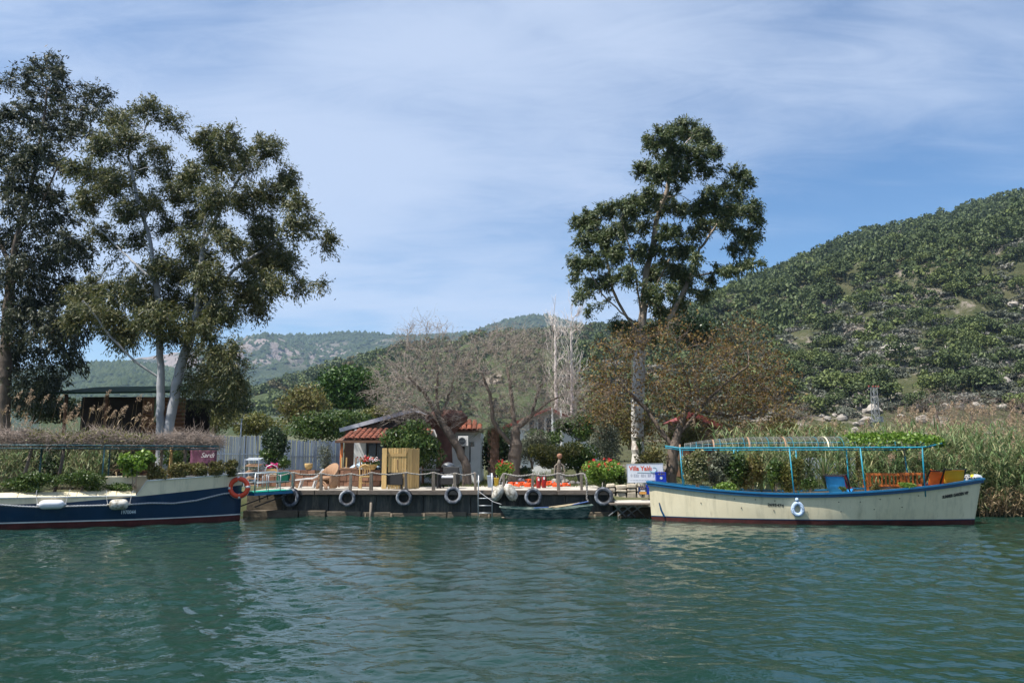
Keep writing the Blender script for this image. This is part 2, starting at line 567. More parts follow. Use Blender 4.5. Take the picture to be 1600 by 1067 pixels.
l_green = leafmat('garden_leaves', [(0.020, 0.046, 0.010), (0.042, 0.085, 0.016), (0.075, 0.125, 0.026), (0.12, 0.155, 0.042)], 0.3, 0.42)
l_bright = leafmat('bright_leaves', [(0.050, 0.105, 0.012), (0.10, 0.19, 0.020), (0.16, 0.26, 0.035), (0.24, 0.33, 0.070)], 0.35, 0.45)
l_dark = leafmat('dark_leaves', [(0.010, 0.020, 0.008), (0.020, 0.042, 0.013), (0.034, 0.060, 0.020), (0.055, 0.080, 0.028)], 0.2, 0.4)
l_olive = leafmat('olive_leaves', [(0.045, 0.058, 0.030), (0.085, 0.100, 0.060), (0.14, 0.155, 0.105), (0.20, 0.21, 0.155)], 0.2, 0.5)
l_yellowgreen = leafmat('yellowish_leaves', [(0.050, 0.062, 0.014), (0.10, 0.115, 0.026), (0.16, 0.165, 0.042), (0.22, 0.20, 0.07)], 0.35, 0.5)
l_hedge = leafmat('brownish_hedge_leaves', [(0.065, 0.068, 0.018), (0.125, 0.115, 0.034), (0.19, 0.15, 0.055), (0.16, 0.19, 0.042)], 0.3, 0.5)
l_varieg = leafmat('pale_variegated_leaves', [(0.06, 0.085, 0.022), (0.13, 0.145, 0.045), (0.24, 0.235, 0.11), (0.40, 0.37, 0.22)], 0.3, 0.5)
l_reed = leafmat('reed_leaves', [(0.055, 0.105, 0.034), (0.11, 0.18, 0.066), (0.20, 0.245, 0.11), (0.34, 0.31, 0.165)], 0.3, 0.5)
l_drystalk = leafmat('dry_reed_stalks', [(0.20, 0.145, 0.075), (0.30, 0.225, 0.13), (0.40, 0.31, 0.19)], 0.2, 0.7)
l_plume = leafmat('reed_plumes', [(0.27, 0.185, 0.12), (0.40, 0.29, 0.19), (0.50, 0.38, 0.27)], 0.35, 0.9)
l_palm = leafmat('palm_fronds', [(0.07, 0.085, 0.035), (0.12, 0.135, 0.06), (0.19, 0.19, 0.10)], 0.3, 0.5)
l_pine = leafmat('bright_pine_needles', [(0.018, 0.050, 0.008), (0.040, 0.095, 0.012), (0.070, 0.140, 0.020)], 0.2, 0.55)
l_pink = leafmat('pink_petals', [(0.62, 0.03, 0.20), (0.80, 0.07, 0.32)], 0.3, 0.6)
l_redpetal = leafmat('red_petals', [(0.60, 0.012, 0.03), (0.75, 0.06, 0.08), (0.70, 0.10, 0.04)], 0.3, 0.6)
l_whitepetal = leafmat('white_petals', [(0.62, 0.60, 0.62), (0.75, 0.70, 0.72)], 0.3, 0.6)
l_lilac = leafmat('lilac_petals', [(0.30, 0.25, 0.48), (0.42, 0.36, 0.58)], 0.3, 0.6)
l_grass = leafmat('grass_blades', [(0.05, 0.075, 0.016), (0.095, 0.125, 0.03), (0.17, 0.16, 0.05)], 0.3, 0.6)

for _m in (m_tile, m_terra, m_rock):
    vary(_m)
for _m in (m_slat, m_palewood, m_greywood, m_greywood_v, m_logs):
    vary(_m, 0.72, 1.18)


# ------------------------------------------------------------------ water
def water_material():
    m, n, l, b = _new('river_water')
    tc = n.new('ShaderNodeTexCoord')
    b.inputs['Base Color'].default_value = (0.010, 0.047, 0.036, 1)
    b.inputs['Roughness'].default_value = 0.04
    b.inputs['IOR'].default_value = 1.333
    nz = n.new('ShaderNodeTexNoise')
    nz.inputs['Scale'].default_value = 0.22
    nz.inputs['Detail'].default_value = 4
    l.new(tc.outputs['Object'], nz.inputs['Vector'])
    mx = n.new('ShaderNodeMix')
    mx.data_type = 'RGBA'
    mx.inputs['A'].default_value = (0.006, 0.024, 0.017, 1)
    mx.inputs['B'].default_value = (0.009, 0.034, 0.025, 1)
    l.new(nz.outputs['Fac'], mx.inputs['Factor'])
    l.new(mx.outputs['Result'], b.inputs['Base Color'])
    mp = n.new('ShaderNodeMapping')
    mp.inputs['Scale'].default_value = (1.0, 1.25, 1)
    mp.inputs['Rotation'].default_value = (0, 0, R(-14))
    l.new(tc.outputs['Object'], mp.inputs[0])
    last = None
    for sc, st, ds in ((3.6, 0.5, 0.05), (10.0, 0.38, 0.016)):
        q = n.new('ShaderNodeTexNoise')
        q.inputs['Scale'].default_value = sc
        q.inputs['Detail'].default_value = 3
        q.inputs['Distortion'].default_value = 0.4
        l.new(mp.outputs[0], q.inputs['Vector'])
        bp = n.new('ShaderNodeBump')
        bp.inputs['Distance'].default_value = ds
        g = n.new('ShaderNodeMapRange')
        g.inputs['From Min'].default_value, g.inputs['From Max'].default_value = 0.35, 0.65
        g.inputs['To Min'].default_value, g.inputs['To Max'].default_value = st * 0.4, st * 1.25
        l.new(nz.outputs['Fac'], g.inputs['Value'])
        l.new(g.outputs[0], bp.inputs['Strength'])
        l.new(q.outputs['Fac'], bp.inputs['Height'])
        if last:
            l.new(last.outputs[0], bp.inputs['Normal'])
        last = bp
    l.new(last.outputs[0], b.inputs['Normal'])
    return m


def make_water():
    ys = 4.2 * (33.0 / 4.2) ** np.linspace(0, 1, 390)
    us = np.linspace(-0.92, 0.92, 480)
    Yg, Ug = np.meshgrid(ys, us, indexing='ij')
    Xg = Ug * (Yg + 1.5)
    r = np.random.default_rng(5)
    Z = np.zeros_like(Xg)
    gust = 0.80 + 0.48 * np.sin(Xg * 0.31 + 0.8 * np.sin(Yg * 0.23)) * np.sin(Yg * 0.37 + 1.1 + 0.6 * np.sin(Xg * 0.17))
    for i in range(64):
        lam = 0.15 * (1.35 / 0.15) ** r.random()
        th = R(-100) + r.normal(0, 0.8)
        k = 2 * math.pi / lam
        slope = 0.029 * (1.15 if lam < 0.6 else 0.7)
        fade = np.clip((lam / (np.gradient(ys)[:, None] * 2.2) - 0.6), 0, 1)
        ph = k * (Xg * math.cos(th) + Yg * math.sin(th)) + r.random() * 6.28 + 0.5 * np.sin(Xg * 0.7 * r.random() + Yg * 0.9 * r.random())
        Z += (slope / k) * np.sin(ph) * fade
    Z *= gust
    edge = sstep(0, 0.05, (Ug + 0.92)) * sstep(0, 0.05, (0.92 - Ug)) * sstep(4.2, 4.8, Yg) * sstep(33, 31.5, Yg)
    Z *= edge
    v = np.stack([Xg, Yg, Z], -1).reshape(-1, 3)
    nr, nc = Xg.shape
    a = (np.arange(nr - 1)[:, None] * nc + np.arange(nc - 1)[None]).ravel()
    q = np.stack([a, a + 1, a + nc + 1, a + nc], 1)
    # the plain sheet round the rippled part
    k = len(v)
    c00, c01 = (-0.92 * 5.7, 4.2), (0.92 * 5.7, 4.2)
    c10, c11 = (-0.92 * 34.5, 33.0), (0.92 * 34.5, 33.0)
    o = [(-500, -300), (500, -300), (-500, 33.0), (500, 33.0)]
    ext = [c00, c01, c10, c11] + o
    v = np.concatenate([v, [(x, y, 0) for x, y in ext]])
    q2 = np.array([[4, 5, 1, 0], [4, 0, 2, 6], [1, 5, 7, 3]]) + k
    me = np_mesh('water', v, [q, q2])
    ob = link('water', me, water_material(), smooth=True)
    tag(ob, kind='structure')


make_water()


# ------------------------------------------------------------------ ground
def shore(x):
    """Depth of the bank's edge at x."""
    return np.where(x < -9.2, 29.2, np.where(x < 3.4, 27.6, 27.3)) + 0.25 * np.sin(x * 1.3)


def ground_z(x, y):
    s = shore(x)
    far = np.maximum(0, y - 60)
    up = 0.74 - 0.2 * sstep(2.8, 4.0, x) + 0.040 * np.minimum(far, 260) + 0.02 * np.maximum(0, far - 260)
    return np.where(y < s - 0.6, -1.3, -1.3 + (up + 1.3) * sstep(s - 0.6, s + 0.7, y))


def make_ground():
    xs = np.concatenate([np.linspace(-2500, -60, 30), np.linspace(-55, 60, 180), np.linspace(70, 2500, 30)])
    ys = np.concatenate([np.linspace(-300, 24, 8), np.linspace(25, 40, 60), np.linspace(41, 120, 40), np.linspace(130, 3500, 40)])
    Y, X = np.meshgrid(ys, xs, indexing='ij')
    Z = ground_z(X, Y)
    nz = np.array([[0.10 * fbm(x * 0.35, y * 0.35) if 27 < y < 130 else 0 for x in xs] for y in ys])
    Z = Z + nz * (Y > 31)
    v = np.stack([X, Y, Z], -1).reshape(-1, 3)
    nr, nc = X.shape
    a = (np.arange(nr - 1)[:, None] * nc + np.arange(nc - 1)[None]).ravel()
    me = np_mesh('ground', v, [np.stack([a, a + 1, a + nc + 1, a + nc], 1)])
    m = M('grassy_ground', (0.045, 0.060, 0.020), 1.0, 0, 0.5, 0.6, col2=(0.10, 0.092, 0.045), bscale=4, thr=(.35, .65))
    tag(link('ground', me, m, smooth=True), kind='structure')


make_ground()


# ------------------------------------------------------------------ hills
class Hill:
    def __init__(s, name, sky, D0, D1, z0py, mat, n_col=150, n_row=70, rough=1.0, curve=1.0, seed=0.0, nscale=0.01, back=1.35):
        s.sky, s.D0, s.D1, s.curve = sky, D0, D1, curve
        px = np.linspace(sky[0][0], sky[-1][0], n_col)
        py = np.interp(px, [a for a, _ in sky], [b for _, b in sky])
        s.px = px
        T = np.concatenate([[-0.3, -0.12], np.linspace(0, 1, n_row), np.linspace(1.04, back, 8)])
        s.T = T
        G = np.zeros((len(T), n_col, 3))
        for j in range(n_col):
            top = P(px[j], py[j], D1)
            bz = P(px[j], z0py, D0).z
            for i, t in enumerate(T):
                Y = D0 + (D1 - D0) * t
                x = (px[j] - 800) / FPX * Y / math.cos(PITCH) * 0.99
                x = top.x / D1 * Y
                h = min(max(t, 0), 1.0)
                z = bz + (top.z - bz) * (h ** curve) + (min(t, 0) * (D1 - D0) * 0.06 if t < 0 else 0)
                if t > 1:
                    z -= (t - 1) * (D1 - D0) * 0.45
                w = math.sin(min(1, max(0, t)) * math.pi) * 0.9 + 0.1
                z += rough * w * (D1 - D0) * 0.05 * fbm(x * nscale + seed, Y * nscale, seed, 0.8, 6)
                G[i, j] = (x, Y, z)
        s.G = G
        nr, nc = G.shape[:2]
        a = (np.arange(nr - 1)[:, None] * nc + np.arange(nc - 1)[None]).ravel()
        me = np_mesh(name, G.reshape(-1, 3), [np.stack([a, a + 1, a + nc + 1, a + nc], 1)])
        s.ob = tag(link(name, me, mat, smooth=True), kind='structure')

    def at(s, px, t):
        j = np.clip((px - s.px[0]) / (s.px[-1] - s.px[0]) * (len(s.px) - 1), 0, len(s.px) - 1.001)
        i = np.interp(t, s.T, np.arange(len(s.T)))
        i = np.clip(i, 0, len(s.T) - 1.001)
        i0, j0 = int(i), int(j)
        fi, fj = i - i0, j - j0
        G = s.G
        return Vector((G[i0, j0] * (1 - fi) * (1 - fj) + G[i0 + 1, j0] * fi * (1 - fj) + G[i0, j0 + 1] * (1 - fi) * fj + G[i0 + 1, j0 + 1] * fi * fj))


def hill_mat(name, ca, cb, rock, rockthr, scale, bscale, vert=0.55, zband=None):
    m, n, l, b = _new(name)
    tc = n.new('ShaderNodeTexCoord')

    def nz(sc, det, st=(1, 1, 1)):
        mp = n.new('ShaderNodeMapping')
        mp.inputs['Scale'].default_value = st
        l.new(tc.outputs['Object'], mp.inputs[0])
        q = n.new('ShaderNodeTexNoise')
        q.inputs['Scale'].default_value = sc
        q.inputs['Detail'].default_value = det
        q.inputs['Roughness'].default_value = 0.65
        l.new(mp.outputs[0], q.inputs['Vector'])
        return q.outputs['Fac']

    def mr(v, a, c):
        q = n.new('ShaderNodeMapRange')
        q.inputs['From Min'].default_value, q.inputs['From Max'].default_value = a, c
        l.new(v, q.inputs['Value'])
        return q.outputs[0]

    def mix(f, A, B):
        q = n.new('ShaderNodeMix')
        q.data_type = 'RGBA'
        l.new(f, q.inputs['Factor'])
        for k, c in (('A', A), ('B', B)):
            if isinstance(c, tuple):
                q.inputs[k].default_value = (*c, 1)
            else:
                l.new(c, q.inputs[k])
        return q.outputs['Result']
    col = mix(mr(nz(scale, 8), 0.35, 0.65), ca, cb)
    rf = mr(nz(scale * 0.45, 9, (1, 1, vert)), *rockthr)
    if zband:
        sp = n.new('ShaderNodeSeparateXYZ')
        l.new(tc.outputs['Object'], sp.inputs[0])
        mu = n.new('ShaderNodeMath')
        mu.operation = 'MULTIPLY'
        a = n.new('ShaderNodeMath')
        a.operation = 'MULTIPLY'
        l.new(mr(sp.outputs['Z'], zband[0], zband[1]), a.inputs[0])
        l.new(mr(sp.outputs['Z'], zband[3], zband[2]), a.inputs[1])
        l.new(a.outputs[0], mu.inputs[0])
        l.new(rf, mu.inputs[1])
        rf = mu.outputs[0]
    col = mix(rf, col, rock)
    l.new(col, b.inputs['Base Color'])
    b.inputs['Roughness'].default_value = 1.0
    b.inputs['Specular IOR Level'].default_value = 0.1
    bp = n.new('ShaderNodeBump')
    bp.inputs['Strength'].default_value = 1.0
    bp.inputs['Distance'].default_value = 1.0 / bscale * 0.6
    l.new(nz(bscale, 4), bp.inputs['Height'])
    l.new(bp.outputs[0], b.inputs['Normal'])
    return m


hm_near = hill_mat('scrubby_hillside', (0.040, 0.050, 0.021), (0.080, 0.078, 0.042), (0.19, 0.165, 0.135), (0.54, 0.61), 0.22, 0.45)
hm_mid = hill_mat('wooded_ridge', (0.035, 0.050, 0.022), (0.065, 0.080, 0.034), (0.24, 0.20, 0.16), (0.66, 0.7), 0.05, 0.15)
hm_far = hill_mat('far_cliff_mountain', (0.022, 0.034, 0.018), (0.050, 0.064, 0.034), (0.215, 0.18, 0.165), (0.46, 0.53), 0.026, 0.05, zband=(200, 260, 330, 372), vert=0.28)
hm_left = hill_mat('far_wooded_mountain', (0.022, 0.036, 0.018), (0.045, 0.060, 0.030), (0.30, 0.26, 0.22), (0.75, 0.8), 0.02, 0.06)

far_hill = Hill('far_cliff_mountain', [(-200, 600), (60, 582), (240, 560), (330, 545), (380, 533), (430, 524), (480, 521), (560, 521), (640, 525), (700, 524), (750, 518), (790, 503), (830, 496), (870, 497), (900, 503), (920, 513), (945, 524), (1000, 540), (1120, 570), (1300, 600)],
                1500, 2600, 668, hm_far, 260, 110, 1.2, 0.85, 3.1, 0.0035, 1.3)
left_hill = Hill('far_wooded_mountain', [(-500, 560), (-150, 566), (0, 577), (120, 574), (150, 568), (200, 567), (240, 571), (290, 583), (350, 600), (420, 622), (520, 650)],
                 1000, 1600, 668, hm_left, 130, 60, 0.8, 0.9, 8.3, 0.004)
mid_hill = Hill('wooded_ridge', [(60, 668), (240, 648), (330, 630), (380, 614), (440, 597), (500, 577), (560, 568), (620, 556), (700, 545), (760, 536), (820, 524), (880, 520), (950, 516), (1020, 510), (1100, 500), (1250, 490), (1500, 480)],
                330, 760, 690, hm_mid, 150, 60, 0.8, 0.8, 1.7, 0.008)
right_hill = Hill('rocky_hillside', [(860, 610), (940, 575), (1000, 545), (1060, 512), (1120, 474), (1180, 441), (1240, 415), (1300, 394), (1360, 372), (1420, 357), (1480, 342), (1540, 324), (1600, 308), (1700, 280), (1900, 240), (2300, 190)],
                  150, 520, 676, hm_near, 190, 110, 1.0, 0.93, 5.2, 0.012)


# ------------------------------------------------------------------ foliage and branch geometry
def unit(a):
    return a / np.maximum(1e-9, np.linalg.norm(a, axis=-1, keepdims=True))


def leaf_arrays(c, L, W, axis=None, droop=0.0, r=rng, nrm=None, nmix=0.6):
    """One diamond leaf at each point: verts (4N,3), quads (N,4)."""
    n = len(c)
    d = r.normal(size=(n, 3))
    if axis is not None:
        d = d * 0.55 + axis
    d[:, 2] -= droop
    d = unit(d)
    s = unit(np.cross(d, r.normal(size=(n, 3)) if nrm is None else nrm + r.normal(0, nmix, (n, 3))))
    L = (L * r.uniform(0.7, 1.3, n))[:, None]
    W = (W * r.uniform(0.7, 1.3, n))[:, None]
    v = np.stack([c - d * L * .5, c + s * W * .5 - d * L * .05, c + d * L * .5, c - s * W * .5 - d * L * .05], 1).reshape(-1, 3)
    return v, np.arange(n * 4).reshape(-1, 4)


def merge(parts):
    vs, fs, k = [], {}, 0
    for v, f in parts:
        vs.append(v)
        for q in (f if isinstance(f, list) else [f]):
            fs.setdefault(q.shape[1], []).append(q + k)
        k += len(v)
    return np.concatenate(vs), [np.concatenate(f) for f in fs.values()]


def colonize(att, nodes, par, step, dk, iters=140, di=1e9, grav=0.0, r=rng):
    nodes = [np.array(q, float) for q in nodes]
    par = list(par)
    alive = np.ones(len(att), bool)
    nd = np.full(len(att), 1e9)
    ni = np.zeros(len(att), int)
    seen = set()
    new0 = 0
    for _ in range(iters):
        A = np.array(nodes[new0:])
        if len(A):
            d = np.linalg.norm(att[:, None] - A[None], axis=2)
            k = d.argmin(1)
            dm = d[np.arange(len(att)), k]
            b = dm < nd
            nd[b] = dm[b]
            ni[b] = k[b] + new0
        alive &= nd > dk
        use = np.where(alive & (nd < di))[0]
        if not len(use):
            break
        new0 = len(nodes)
        ids, inv = np.unique(ni[use], return_inverse=True)
        ds = np.zeros((len(ids), 3))
        base = np.array([nodes[i] for i in ids])
        np.add.at(ds, inv, unit(att[use] - base[inv]))
        ds = unit(unit(ds) + r.normal(0, 0.13, ds.shape) + np.array([0, 0, grav]))
        for i, dd in zip(ids, ds):
            key = (int(i), int(dd[0] * 5), int(dd[1] * 5), int(dd[2] * 5))
            if key in seen:
                continue
            seen.add(key)
            nodes.append(nodes[i] + dd * step)
            par.append(int(i))
        if len(nodes) == new0:
            break
    return np.array(nodes), np.array(par)


def polyline(pts, step):
    out = [Vector(pts[0])]
    for a, b in zip(pts[:-1], pts[1:]):
        a, b = Vector(a), Vector(b)
        n = max(1, int((b - a).length / step))
        out += [a.lerp(b, i / n) for i in range(1, n + 1)]
    return out


def trunk_nodes(lines, step, wob=0.02):
    """lines: list of polylines; every later one starts near a node of an earlier one."""
    nodes, par = [], []
    for k, ln in enumerate(lines):
        pts = polyline(ln, step)
        if k == 0:
            prev = -1
        else:
            dd = [(Vector(q) - pts[0]).length for q in nodes]
            prev = int(np.argmin(dd))
            pts = pts[1:]
        for i, q in enumerate(pts):
            w = wob if 0 < i else 0
            nodes.append((q.x + random.gauss(0, w), q.y + random.gauss(0, w), q.z))
            par.append(prev)
            prev = len(nodes) - 1
    return nodes, par


def radii(par, r_tip, r_base):
    n = len(par)
    cnt = np.zeros(n)
    has = np.zeros(n, bool)
    has[par[par >= 0]] = True
    cnt[~has] = 1
    for i in range(n - 1, 0, -1):
        if par[i] >= 0:
            cnt[par[i]] += cnt[i]
    e = math.log(max(2, cnt[0])) / math.log(r_base / r_tip)
    q = r_tip * cnt ** (1 / e)
    return np.maximum(r_tip, r_base * (q / r_base) ** (1.3 if r_base > .2 else 1.12)), ~has


def branch_arrays(nodes, par, rad, rmin=0.0, flare=None):
    """Tapered limb segments; thick ones get more sides."""
    n = len(nodes)
    d = np.zeros((n, 3))
    ok = par >= 0
    d[ok] = unit(nodes[ok] - nodes[par[ok]])
    d[~ok] = (0, 0, 1)
    ref = np.array([0.31, 0.93, 0.18])
    x = unit(np.cross(d, ref))
    y = np.cross(d, x)
    parts = []
    idx = np.where(ok)[0]
    for sides, lo, hi in ((3, 0, 0.03), (5, 0.03, 0.10), (9, 0.10, 9)):
        s = idx[(rad[idx] >= max(lo, rmin)) & (rad[idx] < hi)]
        if not len(s):
            continue
        p = par[s]
        r0 = np.minimum(rad[p], rad[s] * 1.35)[:, None, None]
        r1 = rad[s][:, None, None]
        t = np.arange(sides) * 2 * math.pi / sides
        ct, st = np.cos(t)[None, :, None], np.sin(t)[None, :, None]
        root = par[p] < 0
        xa = np.where(root[:, None], x[s], x[p])
        ya = np.where(root[:, None], y[s], y[p])
        A = nodes[p][:, None] + (xa[:, None] * ct + ya[:, None] * st) * r0
        B = nodes[s][:, None] + (x[s][:, None] * ct + y[s][:, None] * st) * r1
        v = np.concatenate([A, B], 1).reshape(-1, 3)
        k = np.arange(sides)
        q = np.stack([k, (k + 1) % sides, (k + 1) % sides + sides, k + sides], 1)
        f = (np.arange(len(s))[:, None, None] * 2 * sides + q[None]).reshape(-1, 4)
        parts.append((v, f))
    return merge(parts)


def twig_arrays(base, dirs, L, w, bend=0.25, r=rng):
    """Thin tapering three-sided twigs of two joints."""
    n = len(base)
    d = unit(dirs)
    d2 = unit(d + r.normal(0, bend, (n, 3)))
    L = (L * r.uniform(0.5, 1.4, n))[:, None]
    mid = base + d * L * 0.5
    tip = mid + d2 * L * 0.5
    x = unit(np.cross(d, r.normal(size=(n, 3))))
    y = np.cross(d, x)
    rr = []
    for c, wd in ((base, w), (mid, w * 0.75)):
        for k in range(3):
            a = 2 * math.pi * k / 3
            rr.append(c + (x * math.cos(a) + y * math.sin(a)) * wd)
    v = np.stack(rr + [tip], 1).reshape(-1, 3)
    o = np.arange(n)[:, None, None] * 7
    q = (np.array([[0, 1, 4, 3], [1, 2, 5, 4], [2, 0, 3, 5]])[None] + o).reshape(-1, 4)
    t = (np.array([[3, 4, 6], [4, 5, 6], [5, 3, 6]])[None] + o).reshape(-1, 3)
    return v, [q, t], tip


def clump_points(clumps, Y, n, r=rng, depth=0.9, shell=0.55):
    """Points inside the union of ellipsoids given in photo pixels (px, py, rx, ry[, dY]) at depth about Y."""
    vol = np.array([c[2] * c[3] * c[2] for c in clumps], float) ** 0.8
    cnt = np.maximum(3, (vol / vol.sum() * n).astype(int))
    out = []
    for c, k in zip(clumps, cnt):
        y = Y + (c[4] if len(c) > 4 else 0)
        ctr = np.array(P(c[0], c[1], y))
        rx, rz = c[2] * y / FPX, c[3] * y / FPX
        d = unit(r.normal(size=(k, 3))) * (r.random((k, 1)) ** shell)
        out.append(ctr + d * np.array([rx, rx * depth, rz]))
    return np.concatenate(out)


def tree(name, label, cat, base, lines, att, step, dk, r_tip, r_base, bark, leaf=None, n_leaf=20, spread=0.3, L=0.2, W=0.05, droop=0.5,
         twig=None, twigmat=None, n_twig=0, twig_len=0.4, twig_w=0.006, leaf_r=0.03, group=None, grav=0.0, tw_rand=0.75, tw_up=0.25, trunk_mat_split=None, seed=1, out=0.0, centers=None, nmix=0.55):
    r = np.random.default_rng(seed)
    nodes0, par0 = trunk_nodes(lines, step)
    nodes, par = colonize(att, nodes0, par0, step, dk, grav=grav, r=r)
    rad, tips = radii(par, r_tip, r_base)
    z0 = nodes[0][2]
    flare = 1 + 0.4 * np.exp(-np.maximum(0, nodes[:, 2] - z0) / 0.45) * (np.arange(len(nodes)) < len(nodes0))
    rad = rad * flare
    base = np.array(base, float)
    root = thing(name, label, cat, base, 0, group)
    loc = nodes - base
    if trunk_mat_split:
        zs, m2 = trunk_mat_split
        low = nodes[:, 2] < zs
        v, f = branch_arrays(loc, par, np.where(low, rad, 0), 1e-4)
        link('trunk', np_mesh('trunk', v, f), bark, root, True)
        v, f = branch_arrays(loc, par, np.where(low, 0, rad), 1e-4)
        link('limbs', np_mesh('limbs', v, f), m2, root, True)
    elif twigmat:
        v, f = branch_arrays(loc, par, np.where(rad > 0.035, rad, 0), 1e-4)
        link('trunk', np_mesh('trunk', v, f), bark, root, True)
    else:
        v, f = branch_arrays(loc, par, rad)
        link('trunk', np_mesh('trunk', v, f), bark, root, True)
    thin = np.where(rad < leaf_r)[0]
    thin = thin[thin >= len(nodes0)]
    par_d = unit(nodes[thin] - nodes[par[thin]])
    ends = None
    if n_twig:
        b = np.repeat(thin, n_twig)
        dirs = np.repeat(par_d, n_twig, 0) * 0.8 + r.normal(0, tw_rand, (len(b), 3)) + np.array([0, 0, tw_up])
        v1, f1, ends = twig_arrays(loc[b], dirs, twig_len, twig_w, r=r)
        b2 = np.repeat(ends, 1, 0)
        dd2 = np.repeat(unit(dirs), 1, 0) * 0.7 + r.normal(0, tw_rand * 1.05, (len(b2), 3)) + np.array([0, 0, tw_up])
        st = b2 - np.repeat(unit(dirs), 1, 0) * twig_len * r.uniform(0, 0.8, (len(b2), 1))
        v2, f2, ends2 = twig_arrays(st, dd2, twig_len * 0.7, twig_w * 0.75, r=r)
        v3, f3 = branch_arrays(loc, par, np.where(rad <= 0.035, rad, 0), 1e-4)
        v, f = merge([(v1, f1), (v2, f2), (v3, f3)])
        link('twigs', np_mesh('twigs', v, f), twigmat, root)
        ends = np.concatenate([ends, ends2])
    if leaf:
        ax = None
        if ends is not None:
            k = int(n_leaf)
            c = ends[r.random(len(ends)) < (n_leaf if n_leaf < 1 else 1)]
            c = np.repeat(c, max(1, k), 0) + r.normal(0, spread, (len(c) * max(1, k), 3))
        else:
            tip = np.where(tips)[0]
            cs = np.concatenate([loc[thin], loc[tip], loc[tip]])
            # leaves hang along drooping sprays that start at each twig
            per = 9
            k = max(1, n_leaf // per)
            b = np.repeat(cs, k, 0)
            sd = r.normal(0, 1, b.shape)
            if centers is not None:
                sd += 0.7 * unit(b + base - np.array(att).mean(0))
            sd = unit(sd) * (spread * r.uniform(1.0, 3.0, (len(b), 1)))
            b, sd = np.repeat(b, per, 0), np.repeat(sd, per, 0)
            t = r.random((len(b), 1)) ** 0.8
            c = b + sd * t + r.normal(0, spread * 0.27, b.shape)
            c[:, 2] -= (t[:, 0] ** 2) * spread * droop * 1.6
            ax = unit(sd)
            ax[:, 2] -= droop
        nrm = None
        if centers is not None:
            # leaves face outwards from the lobe they belong to
            cc = np.array(centers) - base
            near = np.concatenate([((ch[:, None] - cc[None]) ** 2).sum(2).argmin(1) for ch in np.array_split(c, max(1, len(c) // 4000))])
            nrm = unit(c - cc[near]) + np.array([0, 0, 0.25])
        v, f = leaf_arrays(c, L, W, ax, droop if ax is None else 0, r, nrm, nmix)
        link('crown', np_mesh('crown', v, [f]), leaf, root)
    return root


def bush(name, label, cat, ctr, rad3, leaf, n, L, W, droop=0.0, stem=None, group=None, lumps=9, seed=0, stem_h=None, flowers=None, out=0.6, stems=4, shell=0.45):
    """A shrub: lumpy mass of leaves on a few stems; ctr is the middle of the crown."""
    r = np.random.default_rng(seed + 1000)
    ctr = np.array(ctr, float)
    rad3 = np.array(rad3, float)
    z0 = ctr[2] - rad3[2] if stem_h is None else ctr[2] - rad3[2] - stem_h
    root = thing(name, label, cat, (ctr[0], ctr[1], z0), 0, group)
    off = np.array([0, 0, ctr[2] - z0])
    ld = unit(r.normal(size=(lumps, 3))) * r.uniform(0.35, 0.72, (lumps, 1))
    lr = r.uniform(0.32, 0.55, lumps)
    cs = np.concatenate([ld, np.zeros((1, 3))])
    lr = np.append(lr, 0.6)
    k = r.choice(len(cs), n, p=lr ** 2 / (lr ** 2).sum())
    d = unit(r.normal(size=(n, 3)))
    p = (cs[k] + d * lr[k][:, None] * (r.random((n, 1)) ** shell)) * 1.18
    p[:, 2] = np.maximum(p[:, 2], -1 + 0.1 * r.random(n))
    c = p * rad3 + off
    v, f = leaf_arrays(c, L, W, d * out * .5, droop, r, d, 0.9)
    link('foliage', np_mesh('foliage', v, [f]), leaf, root)
    mb = MB()
    sr = max(0.012, 0.035 * rad3[2])
    for i in range(stems):
        t = cs[i % len(cs)] * rad3 * 0.8 + off
        b = Vector((r.normal(0, 0.08) * rad3[0], r.normal(0, 0.08) * rad3[1], 0))
        m = Vector((t[0] * 0.35, t[1] * 0.35, t[2] * 0.5))
        mb.tube([b, m, Vector(t)], [sr, sr * 0.8, sr * 0.35], 5)
    mb.build('stem', stem or m_twig, root, True)
    if flowers:
        fm, nf, fs = flowers
        q = r.choice(n, nf)
        d2 = unit(p[q])
        d2[:, 1] = -np.abs(d2[:, 1])
        d2[:, 2] = np.abs(d2[:, 2]) * 0.8 + 0.1
        d2 = unit(d2)
        cc = d2 * rad3 * 0.97 + off
        cc = np.repeat(cc, 9, 0) + r.normal(0, fs * 0.4, (nf * 9, 3))
        v, f = leaf_arrays(cc, fs, fs * 0.8, None, 0, r)
        link('flowers', np_mesh('flowers', v, [f]), fm, root)
    return root


